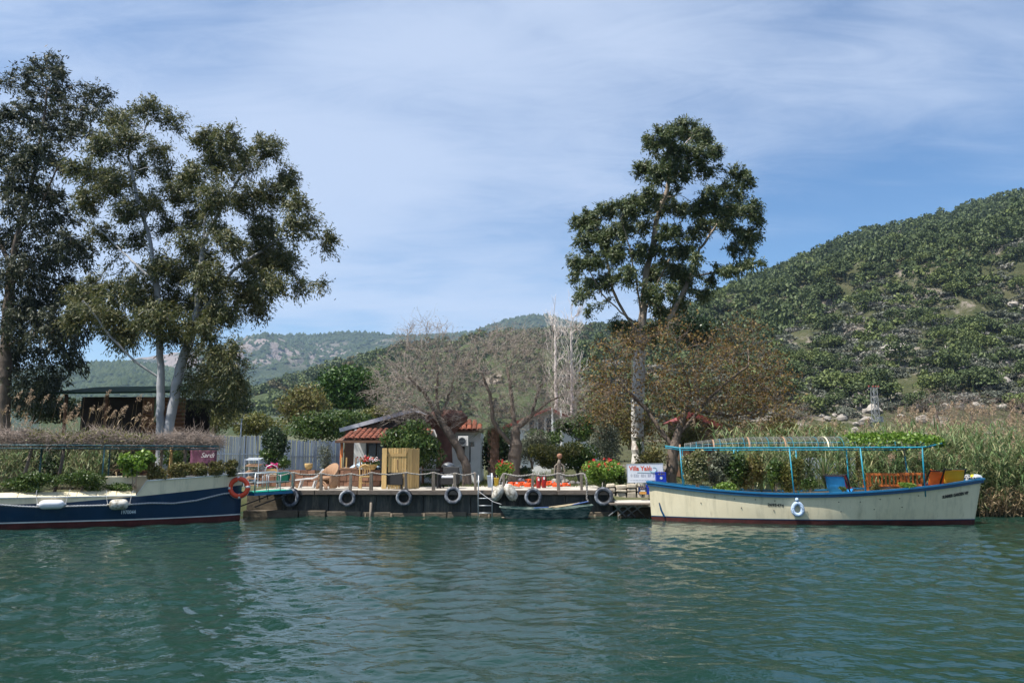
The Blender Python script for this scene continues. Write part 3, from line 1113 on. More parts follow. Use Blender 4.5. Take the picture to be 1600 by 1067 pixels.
# ------------------------------------------------------------------ woods on the hills
def wood_template(seed, kind, n, tri=False):
    """A hillside tree, about 1 unit tall and wide: crown leaves only, on a short stem."""
    r = np.random.default_rng(seed)
    lumps = 15 if kind != 'dome' else 20
    if kind == 'pine':
        z = r.uniform(0.3, 0.9, lumps)
        rr = (1.0 - z) * 0.45 + 0.12
        a = r.random(lumps) * 6.28
        cs = np.stack([np.cos(a) * rr, np.sin(a) * rr, z], 1)
        lr = r.uniform(0.08, 0.22, lumps)
    elif kind == 'dome':
        a, q = r.random(lumps) * 6.28, np.sqrt(r.random(lumps)) * 0.46
        cs = np.stack([np.cos(a) * q, np.sin(a) * q, 0.60 - q * q * 1.2 + r.normal(0, 0.12, lumps)], 1)
        lr = r.uniform(0.09, 0.25, lumps)
    else:
        a, q = r.random(lumps) * 6.28, np.sqrt(r.random(lumps)) * 0.5
        cs = np.stack([np.cos(a) * q, np.sin(a) * q, r.uniform(0.12, 0.5, lumps) * (1.1 - q)], 1)
        lr = r.uniform(0.09, 0.25, lumps)
    k = r.choice(lumps, n)
    d = unit(r.normal(size=(n, 3)))
    d[:, 2] = np.abs(d[:, 2]) * 0.9 - 0.25
    c = cs[k] + d * lr[k][:, None] * (0.75 + 0.35 * r.random((n, 1)))
    v, f = leaf_arrays(c, (0.17 if tri else 0.135) * (300 / n) ** 0.42, (0.15 if tri else 0.10) * (300 / n) ** 0.42, None, 0, r, unit(d), 0.75)
    if tri:
        f = f[:, 1:]
    t = np.arange(5) * 2 * math.pi / 5
    ring = np.stack([np.cos(t), np.sin(t), t * 0], 1)
    tv = np.concatenate([ring * 0.03 + [0, 0, -0.15], ring * 0.018 + [0, 0, 0.55]])
    i = np.arange(5)
    tf = np.stack([i, (i + 1) % 5, (i + 1) % 5 + 5, i + 5], 1)
    return merge([(v, f), (tv, tf)])


hl = {
    'dark': leafmat('hill_dark_leaves', [(0.038, 0.058, 0.020), (0.076, 0.104, 0.038), (0.12, 0.15, 0.060)], 0.12, 0.6, 0.2),
    'green': leafmat('hill_green_leaves', [(0.060, 0.084, 0.025), (0.112, 0.143, 0.043), (0.175, 0.205, 0.07)], 0.12, 0.6, 0.2),
    'olive': leafmat('hill_sage_leaves', [(0.065, 0.075, 0.050), (0.115, 0.125, 0.092), (0.18, 0.19, 0.15)], 0.12, 0.6, 0.2),
    'brown': leafmat('hill_brown_leaves', [(0.050, 0.045, 0.018), (0.090, 0.080, 0.030), (0.13, 0.105, 0.045)], 0.12, 0.6, 0.2),
    'pale': leafmat('hill_pale_leaves', [(0.13, 0.125, 0.105), (0.21, 0.20, 0.17), (0.30, 0.29, 0.25)], 0.12, 0.6, 0.2),
}
TPL = {}
for kind, n in (('pine', 900), ('dome', 1000), ('scrub', 800)):
    for s in range(3):
        TPL[(kind, s)] = wood_template(40 + s, kind, n)
TPL_LO = {(k, s): wood_template(70 + s, k, 118, True) for k in ('pine', 'dome', 'scrub') for s in range(3)}
TPL_LO.update({(k + '_far', s): wood_template(90 + s, k, 80, True) for k in ('pine', 'dome') for s in range(3)})
HILL_MESH = {}


def hill_kind(px, t, r):
    """Which sort of growth stands where on the rocky hillside: sage scrub low down, pines higher."""
    low = t < 0.31 + 0.05 * math.sin(px * 0.02)
    patch = fbm(px * 0.012, t * 6, 2.2)
    u = r.random()
    if low:
        if u < 0.54:
            return 'scrub', 'olive'
        if u < 0.68:
            return 'scrub', 'pale'
        if u < 0.78:
            return 'scrub', 'dark'
        return ('dome', 'green') if u < 0.9 else ('dome', 'dark')
    if px > 1450 and 0.43 < t < 0.56 and patch > -0.1:
        return ('scrub', 'pale') if u < 0.4 else ('scrub', 'olive')
    if u < 0.34:
        return 'pine', 'dark'
    if u < 0.68:
        return 'dome', 'green' if patch > 0 else 'dark'
    if u < 0.80:
        return 'dome', 'dark'
    if u < 0.88:
        return 'scrub', 'brown'
    if u < 0.93:
        return 'scrub', 'olive'
    return 'scrub', 'green'


def plant_hills():
    r = random.Random(4)
    spots = []
    # right hill, from the foot to the ridge: about even spacing on the slope
    for i in range(12000):
        px = r.uniform(870, 1680)
        if px < 1010 and r.random() < 0.5:
            continue
        t = r.random() ** 0.8
        if t < 0.02 or t > 1.02:
            continue
        gap = fbm(px * 0.02, t * 9, 7.7)
        if t < 0.34 and gap > (0.26 if 1230 < px < 1440 else 0.6):
            continue
        if 0.3 < t < 0.5 and gap > 0.9:
            continue
        q = right_hill.at(px, t)
        spots.append((q, px, t))
    kept, cell = [], {}
    for q, px, t in spots:
        kind, tone = hill_kind(px, t, r)
        h = {'pine': r.uniform(4, 9), 'dome': r.uniform(3.2, 7.8), 'scrub': r.uniform(2.0, 4.4)}[kind]
        w = {'pine': 0.8, 'dome': 1.05, 'scrub': 1.35}[kind] * h * r.uniform(0.85, 1.2)
        rad = w * 0.36
        key = (int(q.x / 6), int(q.y / 6))
        bad = False
        for a in (-1, 0, 1):
            for b in (-1, 0, 1):
                for (qq, rr) in cell.get((key[0] + a, key[1] + b), ()):
                    if (qq - q).length < (rad + rr) * 0.56:
                        bad = True
        if bad:
            continue
        cell.setdefault(key, []).append((q, rad))
        kept.append((q, px, t, kind, tone, h, w))
    # nearest in view first
    vis = [k for k in kept if 1085 < k[1] < 1605]
    vis.sort(key=lambda k: -k[6] / k[0].y)
    ind = vis[:290]
    ids = {id(k) for k in ind}
    rest = [k for k in kept if id(k) not in ids]
    names = {'pine': 'pine_tree', 'dome': 'evergreen_tree', 'scrub': 'hillside_shrub'}
    words = {'pine': 'pointed', 'dome': 'rounded', 'scrub': 'low spreading'}
    tones = {'dark': 'dark green', 'green': 'mid green', 'olive': 'sage grey', 'brown': 'brownish green', 'pale': 'pale dry grey'}
    for q, px, t, kind, tone, h, w in ind:
        s = r.randrange(3)
        key = (kind, s, tone)
        if key not in HILL_MESH:
            v, f = TPL[(kind, s)]
            me = np_mesh(names[kind], v, f)
            me.materials.append(hl[tone])
            HILL_MESH[key] = me
        o = bpy.data.objects.new(names[kind], HILL_MESH[key])
        COL.objects.link(o)
        o.location = q - Vector((0, 0, 0.3))
        o.scale = (w, w, h)
        o.rotation_euler = (r.uniform(-.15, .15), r.uniform(-.15, .15), r.random() * 6.28)
        o.scale.y *= r.uniform(.75, 1.25)
        hgt = 'low' if t < 0.3 else 'halfway up'
        zone = 'near the twiggy tree' if px < 1200 else 'left of the pylon' if px < 1340 else 'straight behind the pylon' if px < 1420 else 'right of the pylon' if px < 1520 else 'towards the right edge'
        tag(o, f'{words[kind]} {tones[tone]} {"shrub" if kind == "scrub" else "tree"} {hgt} on the right hill, {zone}', 'shrub' if kind == 'scrub' else 'tree',
            f'{tones[tone]} {words[kind]} growth {hgt} on the hill, {zone}')
    # the rest reads as one mass per tone
    byt = {}
    for q, px, t, kind, tone, h, w in rest:
        byt.setdefault(tone, []).append((q, kind, h, w))
    for i in range(2300):
        px = r.uniform(330, 1030)
        t = r.random() ** 0.55
        q = mid_hill.at(px, t)
        h = r.uniform(5, 9)
        tone = r.choice(['dark', 'dark', 'dark', 'green', 'green', 'brown'])
        byt.setdefault(tone, []).append((q, r.choice(['pine', 'dome', 'dome']) + '_far', h, h * r.uniform(0.8, 1.2)))
    for tone, lst in byt.items():
        parts = []
        for q, kind, h, w in lst:
            v, f = TPL_LO[(kind, r.randrange(3))]
            a = r.random() * 6.28
            m = np.array([[math.cos(a) * w, -math.sin(a) * w, 0], [math.sin(a) * w, math.cos(a) * w, 0], [0, 0, h]])
            parts.append((v @ m.T + np.array(q - Vector((0, 0, 0.3))), f))
        v, f = merge(parts)
        o = link('hill_woodland', np_mesh('hill_woodland', v, f), hl[tone])
        tag(o, {'dark': 'dark evergreen woodland covering the distant ridges', 'green': 'mid green woodland covering the distant ridges', 'olive': 'sage grey scrub scattered over the upper hillside',
                'brown': 'brownish scrub scattered among the ridge woods', 'pale': 'pale dry scrub on the hillside'}[tone], 'woodland', kind='stuff')
    # far mountains: dark specks of forest
    pts = []
    for hill, n, a, b, zt in ((far_hill, 5200, 300, 1000, 1.0), (left_hill, 2600, 60, 420, 1.0)):
        for i in range(n):
            px = r.uniform(a, b)
            t = r.random() ** 0.5 * zt
            q = hill.at(px, t)
            if hill is far_hill and fbm(q.x * 0.006, q.z * 0.012, 4.4) > 0.12 and 230 < q.z < 400 and r.random() < .6:
                continue
            pts.append((q, r.uniform(4, 9) * (1.2 if hill is far_hill else 1.0)))
    oc = np.array([[1, 0, 0], [0, 1, 0], [-1, 0, 0], [0, -1, 0], [0, 0, 1.3], [0, 0, -0.5]], float) * 0.8
    of = np.array([[0, 1, 4], [1, 2, 4], [2, 3, 4], [3, 0, 4]])
    parts = []
    for q, s in pts:
        a = r.random() * 6.28
        m = np.array([[math.cos(a), -math.sin(a), 0], [math.sin(a), math.cos(a), 0], [0, 0, 1]]) * s
        parts.append((oc @ m.T + np.array(q), of))
    v, f = merge(parts)
    m = leafmat('far_forest', [(0.020, 0.032, 0.016), (0.034, 0.050, 0.023), (0.050, 0.066, 0.032)], 0.0, 0.9, 0.1)
    tag(link('far_forest', np_mesh('far_forest', v, f), m), 'dark forest on the hazy far mountains', 'forest', kind='stuff')


plant_hills()


def rock_mesh(seed):
    r = random.Random(seed)
    mb = MB()
    n, rows = 9, []
    for i in range(6):
        ph = math.pi * (i / 5)
        row = []
        for k in range(n):
            th = 2 * math.pi * k / n
            d = Vector((math.sin(ph) * math.cos(th), math.sin(ph) * math.sin(th), math.cos(ph)))
            q = 0.5 * (1 + 0.45 * mnoise.noise(d * 1.6 + Vector((seed, 0, 0))) + 0.15 * mnoise.noise(d * 4 + Vector((0, seed, 0))))
            row.append(d * q)
        rows.append(row + [row[0]])
    return mb.grid(rows).mesh('boulder')


ROCKS = [rock_mesh(i * 3.7) for i in range(5)]
for me in ROCKS:
    me.materials.append(m_rock)


def boulder(loc, size, label, group, name='boulder', sq=0.7, r=random.Random(3)):
    o = bpy.data.objects.new(name, r.choice(ROCKS))
    COL.objects.link(o)
    o.location = loc
    o.scale = (size, size * r.uniform(0.7, 1.0), size * sq * r.uniform(0.8, 1.2))
    o.rotation_euler = (r.uniform(-0.3, 0.3), r.uniform(-0.3, 0.3), r.random() * 6.28)
    return tag(o, label, 'rock', group)


_r = random.Random(8)
for (px, py, s) in [(1335, 660, 2.6), (1330, 640, 2.0), (1345, 643, 2.4), (1352, 632, 1.8), (1318, 672, 1.6), (1300, 655, 1.5), (1310, 634, 1.7), (1292, 622, 1.5), (1325, 622, 1.6), (1376, 552, 3.0), (1388, 557, 3.6), (1398, 549, 2.8),
                    (1382, 541, 2.4), (1440, 500, 3.0), (1452, 505, 3.0), (1446, 492, 2.2), (1472, 546, 2.6), (1486, 560, 2.4), (1423, 566, 2.2), (1430, 575, 2.0), (1506, 592, 2.0), (1515, 604, 2.2), (1520, 612, 2.0),
                    (1498, 606, 1.8), (1490, 598, 1.5), (1546, 600, 2.2), (1568, 482, 2.6), (1582, 486, 2.4), (1590, 478, 2.0), (1545, 570, 2.4), (1460, 622, 1.8), (1474, 636, 1.7), (1410, 640, 1.7), (1420, 655, 1.8), (1428, 630, 1.6),
                    *[(_r.gauss(1325, 48), _r.gauss(632, 30), _r.uniform(.7, 1.5)) for _ in range(46)], *[(_r.uniform(1440, 1600), _r.uniform(560, 640), _r.uniform(.8, 1.6)) for _ in range(22)], (1270, 600, 1.5), (1255, 610, 1.4), (1282, 590, 1.6), (1300, 603, 1.8), (1316, 596, 1.6), (1335, 604, 1.6)]:
    # the slope where the photograph shows this stone
    best, bt = 1e9, 0.1
    for i in range(120):
        t = i / 120
        q = right_hill.at(px, t)
        dz = q.z - EYE
        # pixel row of q
        c, s_ = math.cos(PITCH), math.sin(PITCH)
        v = (dz * c - q.y * s_) / (q.y * c + dz * s_)
        e = abs(533.5 - v * FPX - py)
        if e < best:
            best, bt = e, t
    q = right_hill.at(px, bt)
    low = ('at the foot of the right hill, ' if py > 585 else 'between trees halfway up the right hill, ') + ('left of the pylon' if px < 1340 else 'straight behind the pylon' if px < 1412 else 'right of the pylon' if px < 1500 else 'towards the right edge')
    boulder(q + Vector((0, 0, s * 0.2)), s * 1.35, 'pale weathered boulder ' + low, 'pale boulders ' + low)


# ------------------------------------------------------------------ the jetty
DECK = 0.84
CP = math.cos(PITCH)


def D(px, py, z=DECK):
    """The place on a level surface of height z that shows at (px, py)."""
    c, s = math.cos(PITCH), math.sin(PITCH)
    v = (533.5 - py) / FPX
    Y = (z - EYE) * (c - v * s) / (s + v * c)
    return P(px, py, Y)


def X(px, Y):
    return (px - 800) / FPX * Y * CP


YD = 27.0
x_l, x_m, x_r = X(386, YD), X(441, YD), X(957, YD)
jetty = thing('jetty', 'long jetty with dark plated side, timber edge and pale concrete deck', 'jetty', (0, YD, 0))
MB().box(((x_l + x_r) / 2, 3.2, 0.40), (x_r - x_l, 5.9, 0.84), None).build('deck_slab', m_concrete, jetty)
k = 7
for i in range(k):
    a, b = x_m + (x_r - x_m) * i / k, x_m + (x_r - x_m) * (i + 1) / k
    MB().box(((a + b) / 2, 0.18 + 0.012 * (i % 3), 0.36), (b - a - 0.02, 0.16, 0.78)).build('side_plate', m_dockside, jetty, bevel=0.01)
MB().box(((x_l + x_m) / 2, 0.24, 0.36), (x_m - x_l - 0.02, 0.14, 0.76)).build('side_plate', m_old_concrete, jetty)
for a, b, z, yy in ((386, 470, 0.20, -0.16), (471, 512, 0.19, -0.05), (513, 566, 0.16, 0.0), (567, 612, .13, .03), (613, 664, .10, .05), (665, 699, .12, .03), (700, 730, 0.14, 0.02), (731, 789, .10, .05), (790, 850, .12, .04), (851, 904, .10, .05), (905, 957, 0.14, 0.0)):
    xa, xb = X(a, YD), X(b, YD)
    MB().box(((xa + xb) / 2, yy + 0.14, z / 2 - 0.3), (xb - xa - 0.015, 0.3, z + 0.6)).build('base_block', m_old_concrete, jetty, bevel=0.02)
for a, b in ((441, 494), (494.5, 560), (560.5, 640), (640.5, 716), (716.5, 790), (790.5, 870), (870.5, 957)):
    xa, xb = X(a, YD), X(b, YD)
    MB().box(((xa + xb) / 2, 0.12 + random.uniform(-.01, .01), DECK - 0.055), (xb - xa - 0.012, 0.36, 0.15)).build('edge_beam', m_greywood, jetty, bevel=0.012)
for px, w in ((573, .05), (581, .075), (613, .07), (664, .07), (748, .08), (764, .08), (928, .10)):
    h = random.uniform(0.06, 0.13) if px != 581 else 0.46
    MB().tube([(X(px, YD), 0.0, -0.5), (X(px, YD) + .01, 0.02, h)], [w * .7, w * .55], 7).build('pile_stub', m_old_concrete if px != 581 else m_greywood_v, jetty, True)
for px in (566, 640, 716, 870):
    MB().box((X(px, YD), 0.085, 0.3), (0.05, 0.03, 0.62)).build('fixing_strap', m_dockside, jetty)

# tyres
tl = ['leftmost tyre fender, at the foot of the green gangway', 'tyre fender under the tan wicker armchair', 'tyre fender below the pale wooden screen', 'tyre fender left of the metal ladder', 'tyre fender directly above the old rowing boat',
      'rightmost tyre fender, at the corner beside the concrete slab']
for (px, py), lb in zip(((455, 777), (543, 778), (632, 777), (708, 774), (833, 776), (943, 775)), tl):
    q = P(px, py, YD - 0.03)
    t = thing('tyre_fender', lb + ' on the jetty side', 'tyre', q, 0, 'whitewashed tyres hung along the jetty')
    prof = [(0.165, .075), (0.20, .10), (0.255, .105), (0.292, .085), (0.302, .03), (0.302, -.03), (0.295, -.078)]
    face = [(0.295, -.078), (0.275, -.098), (0.25, -.106), (0.22, -.103), (0.19, -.088)]
    inner = [(0.19, -.088), (0.165, -.07), (0.175, -.05), (0.25, -.04), (0.25, .04), (0.175, .05), (0.165, .075)]
    tw = (R(random.uniform(-9, -2)), random.uniform(0, 6), R(random.uniform(-9, 9)))
    for nm, pr, mt in (('tread', prof, m_rubber), ('whitewashed_face', face, m_tyre), ('inner_lining', inner, m_rubber)):
        rows = []
        for i in range(33):
            a = 2 * math.pi * i / 32
            rows.append([(r_ * math.cos(a), y_, r_ * math.sin(a)) for r_, y_ in pr])
        MB().grid(rows).build(nm, mt, t, True).rotation_euler = tw
    t.scale = (random.uniform(.92, 1.06),) * 3
    MB().tube([(-.03, 0.0, .26), (-.02, .09, .36), (0, .2, .42)], 0.012, 5).build('hanging_rope', m_rope, t)


def rope_mesh(pts, r=0.016, pitch=0.16, n=5):
    """Two strands laid round a path."""
    pl = polyline(pts, 0.035)
    mb = MB()
    for ph in (0, math.pi):
        out, s = [], 0.0
        for i, p in enumerate(pl):
            d = (pl[min(i + 1, len(pl) - 1)] - pl[max(i - 1, 0)]).normalized()
            x = d.cross(Vector((0, 1, 0.2))).normalized()
            y = d.cross(x)
            a = s / pitch * 2 * math.pi + ph
            out.append(p + (x * math.cos(a) + y * math.sin(a)) * r * 0.75)
            s += 0.035
        mb.tube(out, r, n)
    return mb


def railing(pxs, ytop, label, extra=None, lead=None, rr=0.017):
    root = thing('rope_railing', label, 'railing', (X(pxs[0], YD + .1), YD + .1, DECK))
    o = root.location
    tops = []
    for px in pxs:
        x = X(px, YD + .1) - o.x
        h = P(px, ytop, YD + .1).z - DECK + random.uniform(-.03, .02)
        m = Matrix.Rotation(random.uniform(-.05, .05), 3, 'Y')
        MB().box((x, 0, h / 2), (random.uniform(.085, .12), .10, h), m, top=0.92).build('post', m_greywood_v, root, bevel=0.01)
        tops.append(Vector((x, -0.0, h + 0.01)))
    pts = list(lead or [])
    for a, b in zip(tops[:-1], tops[1:]):
        for i in range(8):
            t = i / 8
            p = a.lerp(b, t)
            p.z -= 0.075 * 4 * t * (1 - t) * random.uniform(.8, 1.1)
            pts.append(p)
    pts.append(tops[-1])
    if extra:
        pts += [Vector(tops[-1]) + Vector(e) for e in extra]
    rope_mesh(pts, rr).build('rope', m_rope, root, True)
    return root


railing([459, 503, 549, 581, 635, 678, 711, 743], 739, 'rope railing on squat grey posts along the left half of the jetty', lead=[Vector((-1.0, .25, .50)), Vector((-.75, .2, .56)), Vector((-.45, .1, .50))])
railing([787, 832, 872, 908], 740, 'rope railing on four posts in front of the life jackets', extra=[(.10, -.05, -.02), (.16, -.12, -.2), (.17, -.14, -.5), (.16, -.16, -.85), (.22, -.18, -.95)],
        lead=[Vector((-.12, -.05, -.1)), Vector((-.13, -.03, .3)), Vector((-.05, 0, .5))], rr=0.022)

# ladder
q = P(758, 800, YD - .14)
t = thing('ladder', 'galvanised boarding ladder hanging on the jetty side', 'ladder', (q.x, YD - .14, 0))
for s, top in ((-1, 1.36), (1, 1.44)):
    MB().tube([(s * .235, .02, -.35), (s * .235, .02, .9), (s * .225, .03, top)], .019, 7).build('side_rail', m_metal, t, True)
for z in (0.12, 0.36, 0.60, -.14):
    MB().tube([(-.235, .02, z), (.235, .02, z)], .015, 6).build('rung', m_metal, t, True)


def blob_fender(px, py, Y, r, l, tilt, label, name='boat_fender', mat=m_fender, rotz=0.0, rope=None, lengthwise='z'):
    q = P(px, py, Y)
    t = thing(name, label, 'fender', q)
    m = Matrix.Rotation(rotz, 3, 'Z') @ Matrix.Rotation(tilt, 3, 'Y')
    prof = [(0.02, -l / 2 - .03), (0.03, -l / 2), (r * .5, -l / 2 + .02), (r * .85, -l / 2 + .08), (r, -l * .18), (r, l * .18), (r * .85, l / 2 - .08), (r * .5, l / 2 - .02), (0.03, l / 2), (0.02, l / 2 + .03)]
    o = MB().lathe(prof, 16, m=m).build('body', mat, t, True)
    mb = MB()
    for s in (-1, 1):
        if rope and s in rope:
            mb.tube([m @ Vector((0, 0, s * (l / 2 + .02))), Vector(rope[s])], .009, 5)
    if mb.v:
        mb.build('lanyard', m_whiterope, t)
    return t


blob_fender(778, 770, YD - .17, .165, .56, R(28), 'left one of two grubby white fenders hung beside the ladder', rope={1: (.14, .1, .36)})
blob_fender(798, 769, YD - .17, .185, .60, R(-30), 'right one of two grubby white fenders hung beside the ladder', rope={1: (-.12, .1, .38)})

# ------------------------------------------------------------------ hulls
class Hull:
    def __init__(s, root, L, us, hb, zk, zs, sec, rake):
        s.root, s.L, s.us, s.hb, s.zk, s.zs, s.sec, s.rake = root, L, us, hb, zk, zs, sec, rake

    def pt(s, u, sgn, z, out=0.0):
        zs, zk = s.zs(u), s.zk
        q = max(0.0, min(1.0, (z - zk) / (zs - zk)))
        y = s.hb(u) * s.sec(u, q) + out
        return Vector((u * s.L - s.rake(u) * (1 - q) + (out if u > .999 else -out if u < .001 else 0), sgn * y, z))

    def loop(s):
        return [(u, -1) for u in s.us] + [(u, 1) for u in reversed(s.us)]

    def band(s, name, mat, lo, hi, rows=4, out=0.0, smooth=True):
        lp = s.loop()
        lp.append(lp[0])
        g = [[s.pt(u, sg, lo(u) + (hi(u) - lo(u)) * i / rows, out) for u, sg in lp] for i in range(rows + 1)]
        return MB().grid(g).build(name, mat, s.root, smooth)

    def rail(s, name, mat, zf, w_out, w_in, h, z0=0.0):
        """A moulding of rectangular section that follows the side at height zf(u)."""
        lp = s.loop()
        lp.append(lp[0])
        rows = []
        for u, sg in lp:
            z = zf(u) + z0
            a = s.pt(u, sg, z, w_out)
            b = s.pt(u, sg, z, -w_in)
            rows.append([a, a + Vector((0, 0, h)), b + Vector((0, 0, h)), b, a])
        return MB().grid(rows).build(name, mat, s.root, False)

    def deck(s, name, mat, zf, inset=0.05):
        g = [[Vector((u * s.L - s.rake(u) * .2, y * max(0.01, s.hb(u) * s.sec(u, .8) - inset), zf(u))) for y in (-1, -.5, 0, .5, 1)] for u in s.us]
        return MB().grid(g).build(name, mat, s.root)


def frame(a, b):
    """Local frame from point a to b on the water: origin, length, rotation."""
    d = Vector((b[0] - a[0], b[1] - a[1]))
    return d.length, math.atan2(d.y, d.x)


# the cream boat on the right
ra, rb = Vector((X(1013, 25.75), 25.75)), Vector((X(1530, 23.75), 23.75))
LR, aR = frame(ra, rb)
rboat = thing('garden_boat', 'cream wooden boat with blue gunwale and blue tube canopy full of plants', 'boat', (ra.x, ra.y, 0), aR)
RB_D, RB_N = Vector((math.cos(aR), math.sin(aR))), Vector((-math.sin(aR), math.cos(aR)))


def RX(px, y):
    """Local x in the right boat that shows at pixel column px on its line y."""
    k = (px - 800) / FPX * CP
    return (ra.x + y * RB_N.x - k * (ra.y + y * RB_N.y)) / (k * RB_D.y - RB_D.x)


def RW(x, y):
    q = ra + RB_D * x + RB_N * y
    return q


def r_hb(u):
    a = 0.30 + 0.70 * math.sin(min(1.0, u / 0.36) * math.pi / 2) ** 0.9
    b = 1.0 if u < 0.52 else 1.0 - ((u - 0.52) / 0.48) ** 2.1 * 0.97
    return 1.18 * a * b


def r_zs(u):
    return 0.865 + 0.30 * max(0, (0.42 - u) / 0.42) ** 1.7 + 0.44 * max(0, (u - 0.42) / 0.58) ** 1.9


hullR = Hull(rboat, LR, [i / 60 for i in range(61)], r_hb, -0.55, r_zs, lambda u, q: q ** (0.085 + 0.62 * max(0, (u - .45) / .55) ** 1.4 + .10 * max(0, (.2 - u) / .2)), lambda u: 0.42 * max(0, (u - .8) / .2) ** 2 - 0.10 * max(0, (.1 - u) / .1))
WLR = lambda u: 0.115 + 0.02 * u
hullR.band('bottom_paint', m_antifoul, lambda u: -0.54, WLR, 4)
hullR.band('waterline_stripe', m_darkblue, WLR, lambda u: WLR(u) + 0.025, 1, 0.004)
hullR.band('topsides', m_cream, lambda u: WLR(u) + 0.025, r_zs, 8)
hullR.band('bulwark_lining', m_deck, lambda u: r_zs(u) - .3, lambda u: r_zs(u) - .01, 2, -0.05)
hullR.rail('gunwale_cap', m_blue, r_zs, 0.075, 0.09, 0.05)
hullR.rail('rubbing_strake', m_darkblue, r_zs, 0.06, 0.0, 0.085, -0.088)
hullR.deck('deck', m_deck, lambda u: 0.62 + 0.35 * max(0, (u - .7) / .3) ** 2 + .2 * max(0, (.2 - u) / .2))
MB().tube([hullR.pt(0.045, -1, .12, .012), hullR.pt(0.035, -1, .33, .02), hullR.pt(0.03, -1, .55, .02)], [.035, .028, .016], 5).build('mooring_eye', m_darkblue, rboat)
for px, py in ((1093, 786), (1155, 793), (1205, 797), (1256, 799), (1309, 799), (1362, 796), (1408, 793), (1115, 776), (1145, 779), (1177, 780), (1207, 782), (1306, 784), (1340, 784), (1372, 780), (1404, 779), (1436, 775)):
    x = RX(px, -1.1)
    u = x / LR
    q = RW(x, -1.1)
    z = P(px, py, q.y).z
    MB().lathe([(.012, 0), (.016, .008), (.006, .02)], 8, m=Matrix.Rotation(R(90), 3, 'X')).build('bolt', m_rubber, rboat).location = hullR.pt(u, -1, z, .002)


def hull_text(h, body, px, py, size, mat, tilt=0.0, **k):
    x0 = (RX if h is hullR else LX)(px, -1.1)
    q = (RW if h is hullR else LW)(x0, -1.1)
    z0 = P(px, py, q.y).z

    def fn(v):
        x, z = v.x * math.cos(tilt) - v.z * math.sin(tilt), v.x * math.sin(tilt) + v.z * math.cos(tilt)
        u = (x0 + x) / h.L
        p = h.pt(u, -1, z0 + z, 0.008)
        # undo the rake so that the lettering keeps its spacing
        p.x = x0 + x
        return p
    return text_mesh('lettering', body, size, mat, h.root, fn, **k)


hull_text(hullR, '2695474', 1208, 789, 0.085, m_ink, R(-3.5), sx=1.15, bold=.004)
hull_text(hullR, 'SUMMER GARDEN VIP', 1501, 775, 0.085, m_ink, R(9), shear=.3, sx=.72, bold=.006)

# canopy of blue tubes
YN, YF = -0.98, 0.98
zN, zF, zT = 2.25, 2.20, 2.60
xa, xb, xc, xd = RX(1062, YN), RX(1118, YN), RX(1442, YN), RX(1488, YN)
cn = thing('canopy', None, None)
bpy.data.objects.remove(cn)


def c_edge(x):
    """Half-width factor of the canopy at x: it narrows to both ends."""
    if x < xb:
        return 0.25 + 0.75 * min(1, max(0, (x - RX(1040, 0)) / (xb - RX(1040, 0)))) ** .6
    if x > xc:
        return max(.12, 1 - ((x - xc) / (xd - xc)) ** 2 * .85)
    return 1.0


def c_high(x):
    """How far the canopy's arch has risen at x."""
    a = min(1, max(0, (x - RX(1038, 0)) / (RX(1190, 0) - RX(1038, 0))))
    b = min(1, max(0, (RX(1492, 0) - x) / (RX(1430, 0) - RX(1492, 0)) * -1))
    return (a * (2 - a)) ** .9 * (.35 + .65 * b)


x0c = RX(1040, -.3)
xs = [x0c + (xd - x0c) * i / 40 for i in range(41)]
for sg, z, r_ in ((YN, zN, .024), (YF, zF, .02)):
    MB().tube([(x, sg * c_edge(x), z + (.07 * max(0, (xa - x) / (xa - x0c)) + .13 * max(0, (x - xc) / (xd - xc)))) for x in xs], r_, 6).build('canopy_rail', m_turq, rboat, True)
for sg, f, z in ((YN, .93, .10), (YN, .82, .17), (YN, .68, .23), (YN, .5, .28), (YN, .25, .32), (YF, .0, .35), (YF, .25, .32), (YF, .5, .28), (YF, .78, .18)):
    MB().tube([(x, sg * f * c_edge(x), zN + z * c_high(x)) for x in xs[3:-1]], .005 if f != .78 else .012, 4).build('stringer', m_wire if f != .78 else m_turq, rboat)
n_arch = 44
for i in range(n_arch):
    x = xs[0] + .25 + (xd - xs[0] - .5) * i / (n_arch - 1)
    e = c_edge(x)
    pts = [(x, YN * e * math.cos(a), zN + (zT - zN) * math.sin(a) * c_high(x)) for a in [math.pi * j / 10 for j in range(11)]]
    MB().tube(pts, .006, 4).build('arch', m_wire if i % 4 else m_turq, rboat)
for px in (1063, 1116, 1172, 1229, 1296):
    x = RX(px, YN)
    e = c_edge(x)
    rows = [[(x + w, YN * e * math.cos(a), zN + .006 + (zT - zN + .006) * math.sin(a) * c_high(x)) for w in (-.018, .018)] for a in [math.pi * j / 12 for j in range(13)]]
    MB().grid(rows).build('batten', m_wicker if px < 1290 else m_creamgrey, rboat, solid=.012)
for px, y, top in ((1063, YN, zN), (1066, YF, zF), (1153, YF, zF), (1147, YF * .9, zF), (1234, YN, zN), (1244, YF, zF), (1323, YF, zF), (1345, YN, zN), (1413, YF, zF), (1442, YN, zN)):
    x = RX(px, y)
    u = x / LR
    b = hullR.pt(u, 1 if y > 0 else -1, r_zs(u), -.05)
    xb_ = x + (.05 if y < 0 else 0.02)
    MB().tube([(xb_ + .02, b.y * (.97), r_zs(u) - .25), (x, y * c_edge(x), top)], .021, 6).build('canopy_post', m_turq, rboat, True)

